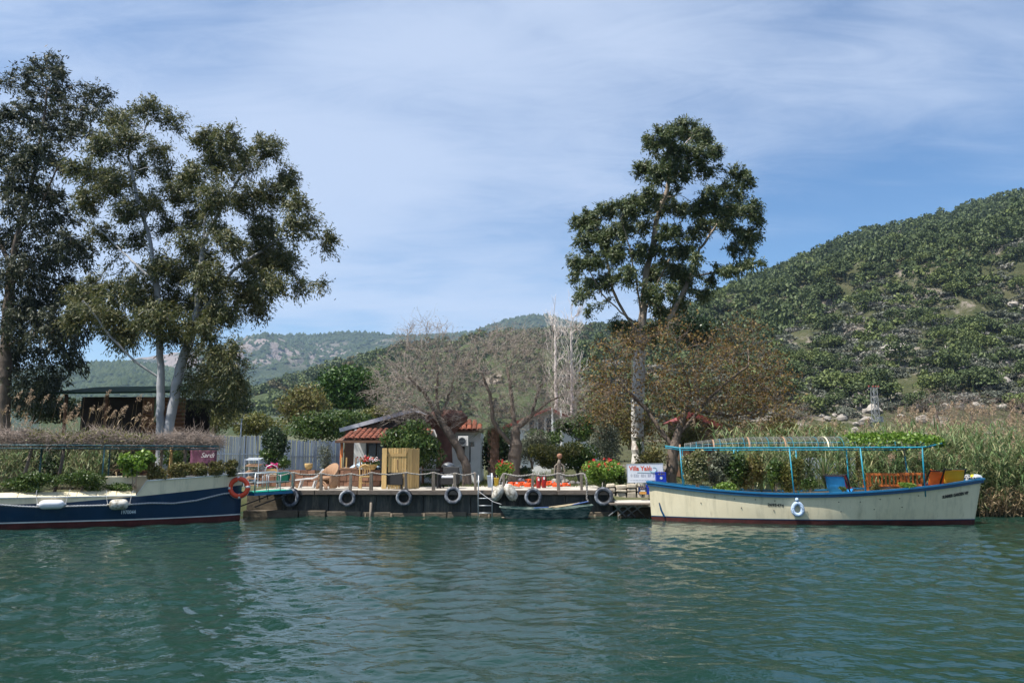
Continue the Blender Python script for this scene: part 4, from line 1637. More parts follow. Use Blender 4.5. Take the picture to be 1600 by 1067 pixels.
# vine over its right half
vr = np.random.default_rng(9)
n = 2600
vx = np.array([RX(p, 0) for p in (1318, 1340, 1478)])
xx = vx[0] + (vx[2] - vx[0]) * vr.beta(1.25, 1.1, n)
yy = vr.uniform(-1.0, 1.0, n)
ee = np.array([c_edge(a) for a in xx])
zz = zN + (zT - zN) * np.sqrt(np.clip(1 - yy ** 2, 0, 1)) * np.array([c_high(a) for a in xx]) + vr.normal(0.02, .045, n)
q = RW(vx[0], 0)
vine = thing('grape_vine', 'fresh green vine spread over the right half of the blue canopy', 'vine', (q.x, q.y, 0.7), aR)
v, f = leaf_arrays(np.stack([xx - vx[0], yy * ee, zz - .7], 1), .10, .085, None, 0, vr)
link('leaves', np_mesh('leaves', v, [f]), l_bright, vine)
mb = MB()
mb.tube([(RX(1413, .95) - vx[0], .93, 0.0), (RX(1413, .95) - vx[0] + .03, .95, .8), (RX(1413, .95) - vx[0], .93, 1.5), (RX(1400, .5) - vx[0], .5, 1.8), (RX(1360, 0) - vx[0], 0, 1.86)], .018, 5)
mb.tube([(RX(1413, .95) - vx[0], .95, 1.5), (RX(1440, .5) - vx[0], .3, 1.8), (RX(1470, .3) - vx[0], 0, 1.8)], .014, 5)
mb.build('stem', m_drytwig, vine, True)


def sling_chair(px, z, Y, rz, mat, label, w=0.56, flop=0.0):
    q = P(px, 760, Y)
    q.z = z
    t = thing('sling_chair', label, 'deck chair', q, rz)
    prof = [(.42, .92), (.36, .84), (.30, .62), (.22, .40), (.05, .27), (-.18, .27), (-.40, .38), (-.47, .42)]
    rows = []
    for i, (y, z) in enumerate(prof):
        sag = .05 if 0 < i < 7 else .0
        rows.append([(x * w, y, z - sag * math.cos(x * math.pi) + (flop * x if i < 2 else 0)) for x in (-.5, -.25, 0, .25, .5)])
    MB().grid(rows).build('sling', mat, t, True, solid=.012)
    for s in (-1, 1):
        xx_ = s * (w / 2 + .02)
        MB().bar((xx_, .46, .98), (xx_, -.35, .0), .045, .03).build('back_leg', m_blackmetal, t)
        MB().bar((xx_ + s * .035, -.50, .44), (xx_ + s * .035, .38, .0), .045, .03).build('front_leg', m_blackmetal, t)
    MB().tube([(-w / 2 - .02, .44, .95), (w / 2 + .02, .44, .95)], .018, 6).build('top_bar', m_blackmetal, t)
    MB().tube([(-w / 2 - .05, -.48, .43), (w / 2 + .05, -.48, .43)], .018, 6).build('front_bar', m_blackmetal, t)
    t.scale = (.95, .9, .80)
    return t


sling_chair(1311, .64, 24.9, R(138), m_bluefab, 'bright blue sling deck chair in the right boat', .6)
sling_chair(1312, .66, 25.5, R(146), m_redfab, 'red sling deck chair tucked behind the blue one', .6)
sling_chair(1459, .80, 24.35, R(183), m_orangefab, 'orange sling deck chair right of the orange bench', .62, .2)
sling_chair(1486, .84, 24.05, R(172), m_yellowfab, 'yellow sling deck chair near the bow of the right boat', .58)


def bench(px, z, Y, rz, w, label):
    q = P(px, 760, Y)
    q.z = z
    t = thing('wooden_bench', label, 'bench', q, rz)
    for s in (-1, 1):
        x = s * (w / 2 - .03)
        MB().bar((x, .24, .0), (x, .32, .82), .06).build('back_post', m_orangewood, t)
        MB().bar((x, -.22, .0), (x, -.22, .58), .06).build('front_leg', m_orangewood, t)
        MB().bar((x, -.26, .60), (x, .27, .60), .07, .03).build('armrest', m_orangewood, t)
    MB().bar((-w / 2, .33, .80), (w / 2, .33, .80), .05, .075).build('top_rail', m_orangewood, t)
    MB().bar((-w / 2, .28, .46), (w / 2, .28, .46), .04, .06).build('lower_rail', m_orangewood, t)
    n_ = int(w / .11)
    for i in range(1, n_):
        x = -w / 2 + w * i / n_
        MB().bar((x, .285, .47), (x, .325, .78), .05, .018, (0, 1, 0)).build('back_slat', m_orangewood, t)
    for i in range(4):
        MB().box((0, -.2 + .13 * i, .42), (w - .04, .10, .025)).build('seat_slat', m_orangewood, t)
    return t


bench(1384, .64, 25.05, aR + R(180), 1.25, 'orange slatted bench, longer one in the right boat')
bench(1424, .66, 24.75, aR + R(176), .72, 'short orange slatted bench beside the orange deck chair')

# bits on the bow and the rope fender
q = P(1511, 753, 24.0)
t = thing('rope_bundle', 'white rope bundle on the bow of the right boat', 'rope', q)
mb = MB()
for i in range(9):
    mb.torus((random.uniform(-.05, .05), random.uniform(-.05, .05), .03 + .028 * i * .5), random.uniform(.06, .13), .016, random.choice(['x', 'y', 'z', 'y']), 14, 5)
mb.build('coil', m_whiterope, t, True)
o = MB().lathe([(.01, -.055), (.04, -.045), (.058, 0), (.04, .045), (.01, .055)], 12).build('yellow_float', m_ball, None, True)
o.location = P(1519.5, 744, 23.85)
tag(o, 'small yellow float on the bow tip', 'float')
q = P(1526, 747, 23.85)
t = thing('folded_cover', 'crumpled grey cover lying at the bow tip', 'cover', q)
rr_ = np.random.default_rng(3)
rows = [[(x, y, .11 * (1 - (x / .17) ** 2) * (1 - (y / .16) ** 2) + float(rr_.normal(0, .018))) for y in np.linspace(-.15, .15, 8)] for x in np.linspace(-.16, .12, 9)]
MB().grid(rows).build('cloth', m_greymetal, t, True, solid=.01)

xf = RX(1242, -1.2)
u = xf / LR
qf = hullR.pt(u, -1, .47, .07)
w_ = RW(qf.x, qf.y)
t = thing('rope_fender', 'pale blue rope loop fender hanging on the cream hull', 'fender', (w_.x, w_.y, .47), aR)
mb = MB()
for ph in range(3):
    pts = []
    for i in range(56):
        a = 2 * math.pi * i / 56
        rr = .135 + .028 * math.cos(a * 9 + ph * 2.1)
        pts.append((rr * math.cos(a) * (1 - .12 * math.sin(a)), .028 * math.sin(a * 9 + ph * 2.1) - .01, rr * math.sin(a) * 1.25 - .02))
    mb.tube(pts, .036, 6, closed=True)
mb.build('rope_loop', m_bluerope, t, True)
MB().lathe([(.01, -.05), (.045, -.04), (.055, 0), (.04, .05), (.01, .06)], 10, (-.01, -.02, .25)).build('knot', m_bluerope, t, True)
MB().tube([(-.01, 0, .28), (-.01, .02, .42)], .014, 5).build('lanyard', m_bluerope, t)

# ------------------------------------------------------------------ the navy boat on the left
lb_ = Vector((X(379, 25.75), 25.75))
aL = R(23)
LL = 12.5
la = lb_ - Vector((math.cos(aL), math.sin(aL))) * LL
lboat = thing('moored_boat', 'navy and cream boat with raised bow and dry vine pergola at left', 'boat', (la.x, la.y, 0), aL)
LB_D, LB_N = Vector((math.cos(aL), math.sin(aL))), Vector((-math.sin(aL), math.cos(aL)))


def LX(px, y):
    k = (px - 800) / FPX * CP
    return (la.x + y * LB_N.x - k * (la.y + y * LB_N.y)) / (k * LB_D.y - LB_D.x)


def LW(x, y):
    return la + LB_D * x + LB_N * y


u_s0, u_s1 = LX(217, -1.35) / LL, LX(232, -1.35) / LL


def l_hb(u):
    return 1.42 * (1.0 if u < .70 else 1.0 - ((u - .70) / .30) ** 2.3 * .80) * (1.0 if u > .15 else .6 + .4 * (u / .15) ** .5)


def l_zs(u):
    base = 0.84 + 0.02 * max(0, (.7 - u))
    if u <= u_s0:
        return base
    if u < u_s1:
        return base + (1.27 - base) * (u - u_s0) / (u_s1 - u_s0)
    return 1.27 + 0.17 * ((u - u_s1) / (1 - u_s1))


us = sorted(set([i / 50 for i in range(51)] + [u_s0 - .001, u_s0, (u_s0 + u_s1) / 2, u_s1, u_s1 + .001]))
hullL = Hull(lboat, LL, us, l_hb, -0.6, l_zs, lambda u, q: min(1, .80 + .25 * q) if u < .8 else (min(1, .80 + .25 * q)) * (1 - (u - .8) / .2 * .25 * (1 - q)), lambda u: 0.0)
z1 = lambda u: .155
z3 = lambda u: float(np.interp(u, [0, .4, .62, .79, 1], [.66, .65, .70, .86, 1.09]))
hullL.band('bottom_paint', m_antifoul, lambda u: -.59, z1, 3)
hullL.band('waterline_stripe', m_stripe, z1, lambda u: .19, 1, .004)
hullL.band('navy_side', m_navy, lambda u: .19, z3, 5)
hullL.band('cream_side', m_creamgrey, z3, l_zs, 4)
hullL.band('bulwark_lining', m_creamgrey, lambda u: l_zs(u) - .35, lambda u: l_zs(u) - .005, 2, -.06)
hullL.rail('rail_cap', m_white, l_zs, .035, .09, .028)
hullL.deck('deck', m_deck, lambda u: .55 + .45 * float(sstep(u_s0, u_s1, u)), .06)
# sloping side deck boards behind the low rail
k = 9
xs_ = [LX(p, -1.3) for p in np.linspace(-60, 216, k + 1)]
for i in range(k):
    MB().grid([[(xs_[i] + .006, -1.33, l_zs(.5) + .0), (xs_[i + 1] - .006, -1.33, l_zs(.5) + .0)], [(xs_[i] + .006, -.98, l_zs(.5) + .14), (xs_[i + 1] - .006, -.98, l_zs(.5) + .14)]]).build('side_board', m_cream, lboat, solid=.02)
MB().box((LX(197, -.4), -.35, .98), (1.45, .75, .85)).build('engine_box', m_creamgrey, lboat, bevel=.02)
hull_text(hullL, '1970044', 207, 799, .105, m_paleink, sx=.8, bold=.004)
# pergola
pz = 2.30
for y, dz, r_ in ((-.66, 0, .024), (-.62, -.085, .018), (1.2, .02, .02), (1.25, -.08, .018)):
    MB().tube([(LX(-150, y), y, pz + dz), (LX(120, y), y, pz + dz + .012), (LX(341, y), y, pz + dz)], r_, 6).build('pergola_rail', m_tealtube, lboat, True)
for px in (-60, 40, 140, 240, 335):
    x = LX(px, -.62)
    MB().tube([(x, -.66, pz + .03), (x, 1.25, pz + .03)], .016, 5).build('pergola_crossbar', m_tealtube, lboat, True)
for px, y, mt, pts in ((64, .3, m_tealtube, None), (95, -.5, m_greybark, [(-.14, 0, .7), (-.04, 0, 1.2), (.03, .02, 1.7), (.06, 0, 2.28)]), (40, .2, m_greywood_v, [(-.05, 0, .7), (.02, 0, 1.5), (.14, 0, 2.25)]), (162, -.62, m_tealtube, None), (171, .4, m_tealtube, None),
                       (252, .3, m_greywood_v, None), (289, -.2, m_greywood_v, None), (267, .6, m_palewood, None)):
    x = LX(px, y)
    pts = pts or [(0, 0, .6), (0, 0, 2.3)]
    MB().tube([(x + a, y + b, c) for a, b, c in pts], .05 if mt is not m_tealtube else .026, 7).build('pergola_post', mt, lboat, True)

# dry vine thatch on the pergola
vr = np.random.default_rng(19)
n = 9000
pxs = vr.uniform(-110, 342, n)
yy = vr.uniform(-.62, 1.25, n)
kk = (pxs - 800) / FPX * CP
xx = (la.x + yy * LB_N.x - kk * (la.y + yy * LB_N.y)) / (kk * LB_D.y - LB_D.x)
hh = (.37 + .09 * np.sin(pxs * .05) + .05 * np.sin(pxs * .21)) * (1 - .25 * np.abs(yy - .3))
zz = pz + vr.random(n) ** 1.2 * hh + .02
base = np.stack([xx, yy, zz], 1)
ox = LX(100, 0)
w_ = LW(ox, 0)
vine = thing('dry_vine', 'thick mat of dry tangled vine twigs on the left boat pergola', 'vine', (w_.x, w_.y, 2.3), aL)
off = np.array([ox, 0, 2.3])
dirs = vr.normal(0, 1, (n, 3)) * np.array([1, .7, .38])
v, f, ends = twig_arrays(base - off, dirs, .5, .007, .5, vr)
link('twigs', np_mesh('twigs', v, f), m_drytwig, vine)
sel = (pxs > 40) & (pxs < 240) & (vr.random(n) < .28)
c = np.repeat(base[sel] - off + np.array([0, 0, .06]), 3, 0) + vr.normal(0, .06, (sel.sum() * 3, 3))
v, f = leaf_arrays(c, .07, .05, None, 0, vr)
link('leaves', np_mesh('leaves', v, [f]), l_yellowgreen, vine)
sel = np.where((pxs > 200) & (pxs < 300))[0][:6]
c = np.repeat(base[sel] - off + np.array([0, -.1, -.05]), 14, 0) + vr.normal(0, .035, (len(sel) * 14, 3))
v, f = leaf_arrays(c, .05, .04, None, 0, vr)
link('blossoms', np_mesh('blossoms', v, [f]), l_lilac, vine)

# banner
bx0, bx1 = X(298, 27.6), X(338, 27.6)
q = P(318, 714, 27.6)
bn = thing('banner', 'purple banner with white script hanging under the pergola', 'banner', q)
w2, h2 = (bx1 - bx0) / 2 * 1.05, .31
MB().grid([[(x, .02 * math.sin(x * 9 + z * 5), z) for x in np.linspace(-w2, w2, 9)] for z in np.linspace(-h2, h2, 6)]).build('cloth', m_banner, bn, True, solid=.004)
text_mesh('script', 'Sardi', .17, m_white, bn, lambda v: Vector((v.x + .14, -.03, v.z + .06)), shear=.35)
MB().tube([(-w2, .02, h2), (w2, .02, h2)], .012, 5).build('top_cord', m_rope, bn)

# lifebuoy, fenders, rope swag
q = P(373.5, 761.5, 25.2)
t = thing('lifebuoy', 'orange lifebuoy with white bands hanging at the bow of the left boat', 'lifebuoy', q, R(8))
MB().torus((0, 0, 0), .268, .072, 'y', 36, 12, sq=1.15).build('ring', m_orange, t, True)
for a in (5, 95, 183, 275):
    MB().torus((0, 0, 0), .268, .0745, 'y', 3, 12, R(a) - .11, R(a) + .11, sq=1.15).build('band', m_white, t, True)
MB().torus((0, 0.0, 0), .345, .008, 'y', 36, 5).build('grab_line', m_whiterope, t)


def lfender(px, py, r_, l, label, wear):
    x = LX(px, -1.5)
    u = x / LL
    w = LW(x, -l_hb(u) - r_ * .85)
    z = P(px, py, w.y).z
    t = thing('boat_fender', label, 'fender', (w.x, w.y, z), aL)
    m = Matrix.Rotation(R(90), 3, 'Y')
    e = l / 2
    prof = [(.025, -e - .05), (.03, -e), (r_ * .6, -e + .015), (r_ * .92, -e + .07), (r_, -e + .14), (r_, e - .14), (r_ * .92, e - .07), (r_ * .6, e - .015), (.03, e), (.025, e + .05)]
    MB().lathe(prof, 14, m=m).build('body', wear, t, True)
    for s in (-1, 1):
        MB().tube([(s * (e + .03), 0, 0), (s * (e + .08) - .02, .10, .26), (s * (e + .1), .16, .40)], .008, 5).build('lanyard', m_whiterope, t)
    return t


lfender(87, 788, .125, .62, 'smooth white cylindrical fender on the navy hull near the left edge', m_cushion)
lfender(191, 788, .15, .50, 'scuffed white fender with torn skin above the hull number', m_fender)
t = thing('rope_swag', 'white rope swagged along the navy hull of the left boat', 'rope', (LW(LX(100, -1.4), -1.4).x, LW(LX(100, -1.4), -1.4).y, .5), aL)
pts = []
for px, py in ((-60, 786), (0, 788), (40, 791), (70, 792), (105, 791), (140, 790), (178, 789), (205, 788), (240, 786), (275, 787), (310, 783), (335, 777), (352, 773), (366, 772)):
    x = LX(px, -1.45)
    u = x / LL
    z = P(px, py, LW(x, -1.45).y).z
    p = hullL.pt(u, -1, z, .03)
    x2 = LX(px, p.y)
    p = hullL.pt(x2 / LL, -1, z, .03)
    pts.append(p - Vector((LX(100, -1.4), -1.4, .5)))
rope_mesh(pts, .018).build('rope', m_whiterope, t, True)

# ------------------------------------------------------------------ the gangway and its neighbours
g0, g1 = P(386, 769, 25.9), P(447, 765, 27.1)
gw = thing('gangway', 'boarding gangway with green carpet and bent silver handrails', 'gangway', (g0.x, g0.y, g0.z))
dv = g1 - g0
side = Vector((-dv.y, dv.x, 0)).normalized()
MB().bar((0, 0, 0), dv, .75, .035).build('green_carpet', m_green_carpet, gw)
MB().bar(Vector((0, 0, -.06)), dv + Vector((0, 0, -.06)), .80, .08).build('blue_frame', m_blue, gw)
for s in (-.38, .38):
    o_ = side * s
    MB().tube([o_ + dv * .02, o_ + dv * .02 + Vector((0, 0, .60)), o_ + dv * .85 + Vector((0, 0, .62)), o_ + dv * .96 + Vector((0, 0, .52)), o_ + dv * 1.0 + Vector((0, 0, .1))], .02, 7).build('handrail', m_metal, gw, True)
    MB().tube([o_ + dv * .02 + Vector((0, 0, .3)), o_ + dv * .98 + Vector((0, 0, .3))], .014, 6).build('mid_rail', m_metal, gw, True)
    for f in (.35, .66):
        MB().tube([o_ + dv * f, o_ + dv * f + Vector((0, 0, .6))], .014, 6).build('stanchion', m_metal, gw, True)
    MB().bar(o_ + Vector((.05, 0, -.45)), o_ + dv * .98 + Vector((0, 0, -.08)), .035).build('strut', m_blackmetal, gw)
for f in (.3, .5, .7):
    MB().bar(dv * f + Vector((0, 0, -.1)), dv * f + Vector((.04, 0, -.45 + .35 * f)), .03).build('brace', m_blackmetal, gw)

q = D(395, 761)
t = thing('slatted_rack', 'grey metal rack with four tiers of brown slats beside the gangway', 'rack', q, R(-8))
for x in (-.28, .28):
    for y in (-.18, .18):
        MB().bar((x, y, 0), (x, y, 1.08), .028).build('upright', m_greymetal, t)
for i in range(5):
    z = .12 + .235 * i
    for y in (-.14, -.05, .05, .14):
        MB().box((0, y, z + y * .25), (.58, .07, .018), Matrix.Rotation(.25, 3, 'X')).build('slat', m_wicker if i < 4 else m_greymetal, t)

q = D(422, 762)
t = thing('metal_chair', 'round backed metal garden chair with woven seat behind the gangway', 'chair', q, R(10))
MB().tube([(-.25, .2, 0), (-.25, .2, .55), (-.18, .22, .78), (0, .23, .86), (.18, .22, .78), (.25, .2, .55), (.25, .2, 0)], .018, 7).build('back_hoop', m_metal, t, True)
MB().tube([(-.25, -.2, 0), (-.25, -.2, .43), (.25, -.2, .43), (.25, -.2, 0)], .018, 7).build('front_legs', m_metal, t, True)
MB().box((0, 0, .44), (.5, .44, .03)).build('seat', m_wicker, t, bevel=.01)
MB().grid([[(x, .205 + .02 * math.cos(x * 4), z) for x in (-.21, -.1, 0, .1, .21)] for z in (.5, .6, .7)]).build('woven_back', m_palewood, t, solid=.015)
q = P(443, 745, 27.55)
t = thing('green_towel', 'dark green towel draped over the rope railing', 'towel', q)
MB().grid([[(x, -.03 - .015 * math.sin(x * 14 + z * 4), z + .02 * math.sin(x * 8)) for x in np.linspace(-.23, .21, 9)] for z in np.linspace(-.2, .17, 7)]).build('front_fall', m_towel, t, True, solid=.012)
MB().grid([[(x, .04 + .015 * math.sin(x * 11), z + .02 * math.sin(x * 8)) for x in np.linspace(-.23, .21, 9)] for z in np.linspace(-.08, .17, 5)]).build('rear_fall', m_towel, t, True, solid=.012)

# planter wall of terracotta blocks
yp = 31.4
xp0, xp1 = X(404, yp), X(598, yp)
pw = thing('planter_wall', 'low terracotta block planter wall at the back of the jetty', 'planter', ((xp0 + xp1) / 2, yp, DECK))
bm_ = MB().box((0, 0, 0), (.27, .22, .20)).mesh('block')
bm_.materials.append(m_terra)
nb = int((xp1 - xp0) / .285)
for r_ in range(3):
    for i in range(nb):
        if r_ == 2 and 7 < i < 11:
            continue
        o = bpy.data.objects.new('block', bm_)
        COL.objects.link(o)
        o.parent = pw
        o.location = (xp0 - pw.location.x + .285 * (i + .5) + (.12 if r_ == 1 else 0), random.uniform(-.012, .012), .105 + r_ * .212)
        o.rotation_euler = (0, 0, random.uniform(-.03, .03))
MB().box((0, .02, .31), (xp1 - xp0 - .1, .12, .62)).build('mortar_core', m_soil, pw)
q = P(482, 734, yp)
t = thing('flower_pot', 'pale round pot standing on the planter wall', 'pot', (q.x, yp, DECK + .64))
MB().lathe([(.10, 0), (.15, .1), (.165, .22), (.15, .25), (.13, .25), (.12, .18)], 14).build('pot', m_palewood, t, True)

# furniture
q = D(485, 762)
t = thing('sun_lounger', 'white plastic sun lounger left of the wicker armchair', 'lounger', q, R(5))
MB().grid([[(x, y, z) for y in (-.28, 0, .28)] for x, z in ((-.52, .27), (-.2, .31), (.12, .33), (.34, .46), (.48, .66))]).build('bed', m_white, t, False, solid=.05)
for x in (-.36, .14):
    for y in (-.24, .24):
        MB().bar((x + .05, y, .28), (x - .03, y, 0), .05).build('leg', m_white, t)
MB().box((-.48, .1, .07), (.12, .3, .14)).build('foot_block', m_wicker, t)

q = D(512, 763.5)
t = thing('wicker_armchair', 'large tan wicker armchair with sloping shell back', 'armchair', q, R(-35))
rows = []
for i in range(19):
    a = R(-35 + 250 * i / 18)
    hgt = .50 + .42 * max(0, math.sin((a + .2) * .86)) ** 1.2
    rows.append([(.34 * math.cos(a), .32 * math.sin(a), z) for z in (.16 if 3 < i < 15 else .02, .3, .45, hgt)])
MB().grid(rows).build('shell', m_wicker, t, True, solid=.035)
MB().lathe([(.3, .33), (.31, .36), (.31, .42), (.27, .45)], 16).build('seat', m_wicker, t, True)
for s in (-1, 1):
    MB().torus((s * .02, -.3, .0), .20, .016, 'y', 12, 6, 0, math.pi).build('arched_stretcher', m_wicker, t, True)
    MB().torus((s * .02, -.28, .0), .27, .016, 'y', 12, 6, 0, math.pi).build('arched_stretcher', m_wicker, t, True)

q = D(545, 761.5)
t = thing('table', 'dark brown table carrying an upturned stool', 'table', q)
MB().box((0, 0, .66), (1.0, .6, .045)).build('table_top', m_brownwood, t, bevel=.01)
for x in (-.42, .42):
    for y in (-.24, .24):
        MB().box((x, y, .32), (.06, .06, .64)).build('leg', m_brownwood, t)
zt = q.z + .685
t = thing('upturned_stool', 'upturned pale stool with four legs in the air on the brown table', 'stool', (q.x + .0, q.y, zt))
MB().box((0, 0, .03), (.62, .4, .05)).build('seat', m_wicker, t, bevel=.01)
for x in (-.27, .27):
    for y in (-.15, .15):
        MB().box((x + (.12 if y > 0 else 0), y, .24), (.05, .05, .40)).build('leg', m_palewood if x < 0 else m_wicker, t)

q = D(571, 763)
t = thing('carved_chair', 'ochre carved wooden chair facing the brown table', 'chair', q, R(20))
MB().box((0, 0, .42), (.42, .40, .05)).build('seat', m_palewood, t, bevel=.01)
for x in (-.19, .19):
    MB().tube([(x, -.17, 0), (x, -.17, .42)], .025, 7).build('leg', m_palewood, t)
    MB().tube([(x, .18, 0), (x, .18, .44), (x, .22, .78)], .025, 7).build('leg', m_palewood, t)
MB().tube([(-.2, .22, .74), (-.1, .23, .82), (0, .23, .86), (.1, .23, .82), (.2, .22, .74)], .03, 7).build('crest_rail', m_palewood, t, True)
for x in (-.1, -.03, .04, .11):
    MB().tube([(x, .2, .45), (x + .02 * (1 if x < 0 else -1), .21, .6), (x, .225, .8)], .013, 5).build('spindle', m_palewood, t)
MB().tube([(-.19, 0, .2), (.19, 0, .2)], .013, 5).build('stretcher', m_palewood, t)

q = P(577, 735, yp - .05)
t = thing('flower_basket', 'wicker basket of red and white flowers on the planter wall', 'flower basket', (q.x, yp - .05, DECK + .64))
MB().lathe([(.20, 0), (.28, .1), (.33, .2), (.35, .22), (.30, .22), (.2, .1)], 18).build('basket', m_palewood, t, True)
fr = np.random.default_rng(5)
c = fr.normal(0, 1, (420, 3)) * [.19, .14, .085] + [0, -.02, .32]
v, f = leaf_arrays(c, .10, .05, None, 0, fr)
link('leaves', np_mesh('leaves', v, [f]), l_green, t)
c = fr.normal(0, 1, (150, 3)) * [.15, .10, .05] + [-.05, -.12, .40]
v, f = leaf_arrays(c, .07, .06, None, 0, fr)
link('red_flowers', np_mesh('red_flowers', v, [f]), l_redpetal, t)
c = fr.normal(0, 1, (130, 3)) * [.14, .10, .05] + [.1, -.10, .40]
v, f = leaf_arrays(c, .07, .06, None, 0, fr)
link('white_flowers', np_mesh('white_flowers', v, [f]), l_whitepetal, t)
q = P(563, 727, yp + .35)
t = thing('blue_cloth', 'pale blue patterned cloth heaped behind the flower basket', 'cloth', q)
MB().grid([[(x, y, .34 * math.exp(-((x - .2) / .42) ** 2 - (y / .3) ** 2) + .03 * math.sin(x * 17 + y * 9) - .12) for y in np.linspace(-.3, .3, 9)] for x in np.linspace(-.6, .75, 20)]).build('cloth', m_ltblue, t, True, solid=.01)

# plank screen
q = D(600, 763.5)
scr = thing('plank_screen', 'pale upright plank screen standing on the jetty', 'screen', q)
hS = 1.45
MB().box((0, 0, hS / 2), (.17, .15, hS)).build('corner_post', m_palewood, scr, bevel=.008)
x = .12
for i in range(7):
    MB().box((x + .048, .03, hS / 2 + random.uniform(-.012, .012)), (.084, .03, hS)).build('plank', m_palewood, scr, bevel=.004)
    x += .097
MB().box((.42, .01, hS - .24), (.72, .022, .10)).build('cross_rail', m_palewood, scr)
MB().box((.46, .012, hS - .58), (.022, .012, .36)).build('slot_trim', m_brownwood, scr)
for i in range(5):
    MB().box((x + .045, .10 + .06 * i, hS / 2 + random.uniform(-.02, .01)), (.088, .03, hS), R(30)).build('plank', m_palewood, scr, bevel=.004)
    x += .083


def black_chair(px, py, rz, label):
    q = D(px, py)
    t = thing('rattan_armchair', label, 'armchair', q, rz, 'black rattan armchairs on the jetty')
    MB().box((0, 0, .25), (.62, .58, .24)).build('seat_box', m_black, t, bevel=.015)
    MB().box((0, .27, .52), (.62, .09, .50), Matrix.Rotation(-.14, 3, 'X')).build('backrest', m_black, t, bevel=.03)
    for s in (-1, 1):
        MB().box((s * .31, 0, .36), (.07, .58, .44)).build('arm', m_black, t, bevel=.02)
        for y in (-.24, .24):
            MB().box((s * .28, y, .06), (.06, .06, .13)).build('leg', m_black, t)
    MB().box((0, -.03, .41), (.52, .50, .09)).build('cushion', m_cushion, t, bevel=.03)
    return t


black_chair(621, 763, R(80), 'black rattan armchair with white cushion right in front of the plank screen')
black_chair(702, 762, R(-8), 'black rattan armchair with white cushion near the leaning bare trunk')
q = D(669, 762)
t = thing('black_table', 'low black rattan table between the two black armchairs', 'table', q)
MB().box((0, 0, .66), (.85, .6, .05)).build('table_top', m_black, t, bevel=.01)
for x in (-.37, .37):
    for y in (-.25, .25):
        MB().box((x, y, .32), (.07, .07, .64)).build('leg', m_black, t)
q = D(700, 757.5)
t = thing('barbecue', 'black barbecue with silver dome lid beside the leaning trunk', 'barbecue', q)
MB().lathe([(.10, .52), (.24, .58), (.29, .70), (.28, .72), (.2, .72)], 16).build('bowl', m_blackmetal, t, True)
MB().lathe([(.285, .725), (.27, .80), (.19, .88), (.06, .92), (.02, .93)], 16).build('lid', m_metal, t, True)
MB().box((.42, 0, .74), (.3, .3, .025)).build('side_shelf', m_greymetal, t)
for a in (90, 210, 330):
    MB().bar((.14 * math.cos(R(a)), .14 * math.sin(R(a)), .56), (.27 * math.cos(R(a)), .27 * math.sin(R(a)), 0), .025).build('leg', m_blackmetal, t)

# buckets
for px, py, h, r_, mt, lb2 in ((766, 761, .44, .12, m_bluebucket, 'pale blue plastic bucket beside the ladder head'), (775.5, 759, .32, .10, m_yellow, 'yellow plastic bucket beside the pale blue one')):
    q = D(px, py)
    t = thing('bucket', lb2, 'bucket', q)
    MB().lathe([(r_ * .78, 0), (r_ * .98, h * .95), (r_ * 1.06, h * .95), (r_ * 1.06, h), (r_ * .95, h), (r_ * .74, .03)], 16).build('body', mt, t, True)
    MB().torus((0, 0, h * .93), r_ * 1.05, .006, 'x', 12, 5, 0, math.pi).build('handle', m_greymetal, t)

# life jackets and extinguishers
jk = [(803, 762, 0, .30, m_jacket, 'orange life jacket at the left end of the pile'), (815, 761, .5, .28, m_jacket, 'orange life jacket under the grey ones in the pile'), (812, 754, 1.2, .28, m_greyjacket, 'grey life jacket on top of the orange pile'), (820, 755, .2, .25, m_greyjacket, 'second grey life jacket on the pile, nearer the extinguishers'),
      (827, 755, 2.0, .26, m_jacket, 'upper orange life jacket behind the second post'), (828, 762, .9, .26, m_jacket, 'lower orange life jacket behind the second post'), (857, 761, .3, .32, m_jacket, 'large orange life jacket right of the extinguishers'), (871, 762, 1.0, .24, m_jacket, 'small orange life jacket behind the third post'), (884, 761, .6, .22, m_jacket, 'orange life jacket lying flat beyond the third post')]
for i, (px, py, rz, s, mt, lb2) in enumerate(jk):
    q = D(px, max(py, 757))
    q.z += max(0, (757 - py)) * .024 + .02
    t = thing('life_jacket', lb2, 'life jacket', q, rz, 'life jackets heaped on the jetty')
    for sx_ in (-1, 1):
        MB().box((sx_ * s * .42, 0, s * .38), (s * .75, s * 1.15, s * .52), Matrix.Rotation(sx_ * .25, 3, 'Y'), top=.75).build('float_panel', mt, t, False, bevel=.022)
    MB().torus((0, s * .35, s * .5), s * .34, s * .12, 'z', 14, 6).build('collar', mt, t, True)
    MB().box((0, -s * .1, s * .73), (s * 1.2, .035, .02)).build('belt', m_blackmetal, t)
    MB().box((s * .35, -s * .45, s * .55), (.07, .03, .05)).build('reflector', m_cushion, t)
for px, py, lb2, h in ((841.5, 762.5, 'red fire extinguisher, left one of the pair behind the rope railing', .47), (850, 762, 'red fire extinguisher, right one of the pair behind the rope railing', .52)):
    q = D(px, py)
    t = thing('fire_extinguisher', lb2, 'extinguisher', q, 0, 'red fire extinguishers')
    MB().lathe([(.075, 0), (.082, .02), (.082, h * .78), (.06, h * .86), (.025, h * .9), (.025, h * .94)], 14).build('cylinder', m_red, t, True)
    MB().box((0, 0, h * .97), (.05, .10, .035)).build('valve', m_blackmetal, t)
    MB().tube([(.03, 0, h * .95), (.10, -.02, h * .85), (.095, -.03, h * .4)], .011, 5).build('hose', m_rubber, t)
    MB().box((0, -.083, h * .68), (.06, .006, .09)).build('paper_tag', m_white, t)

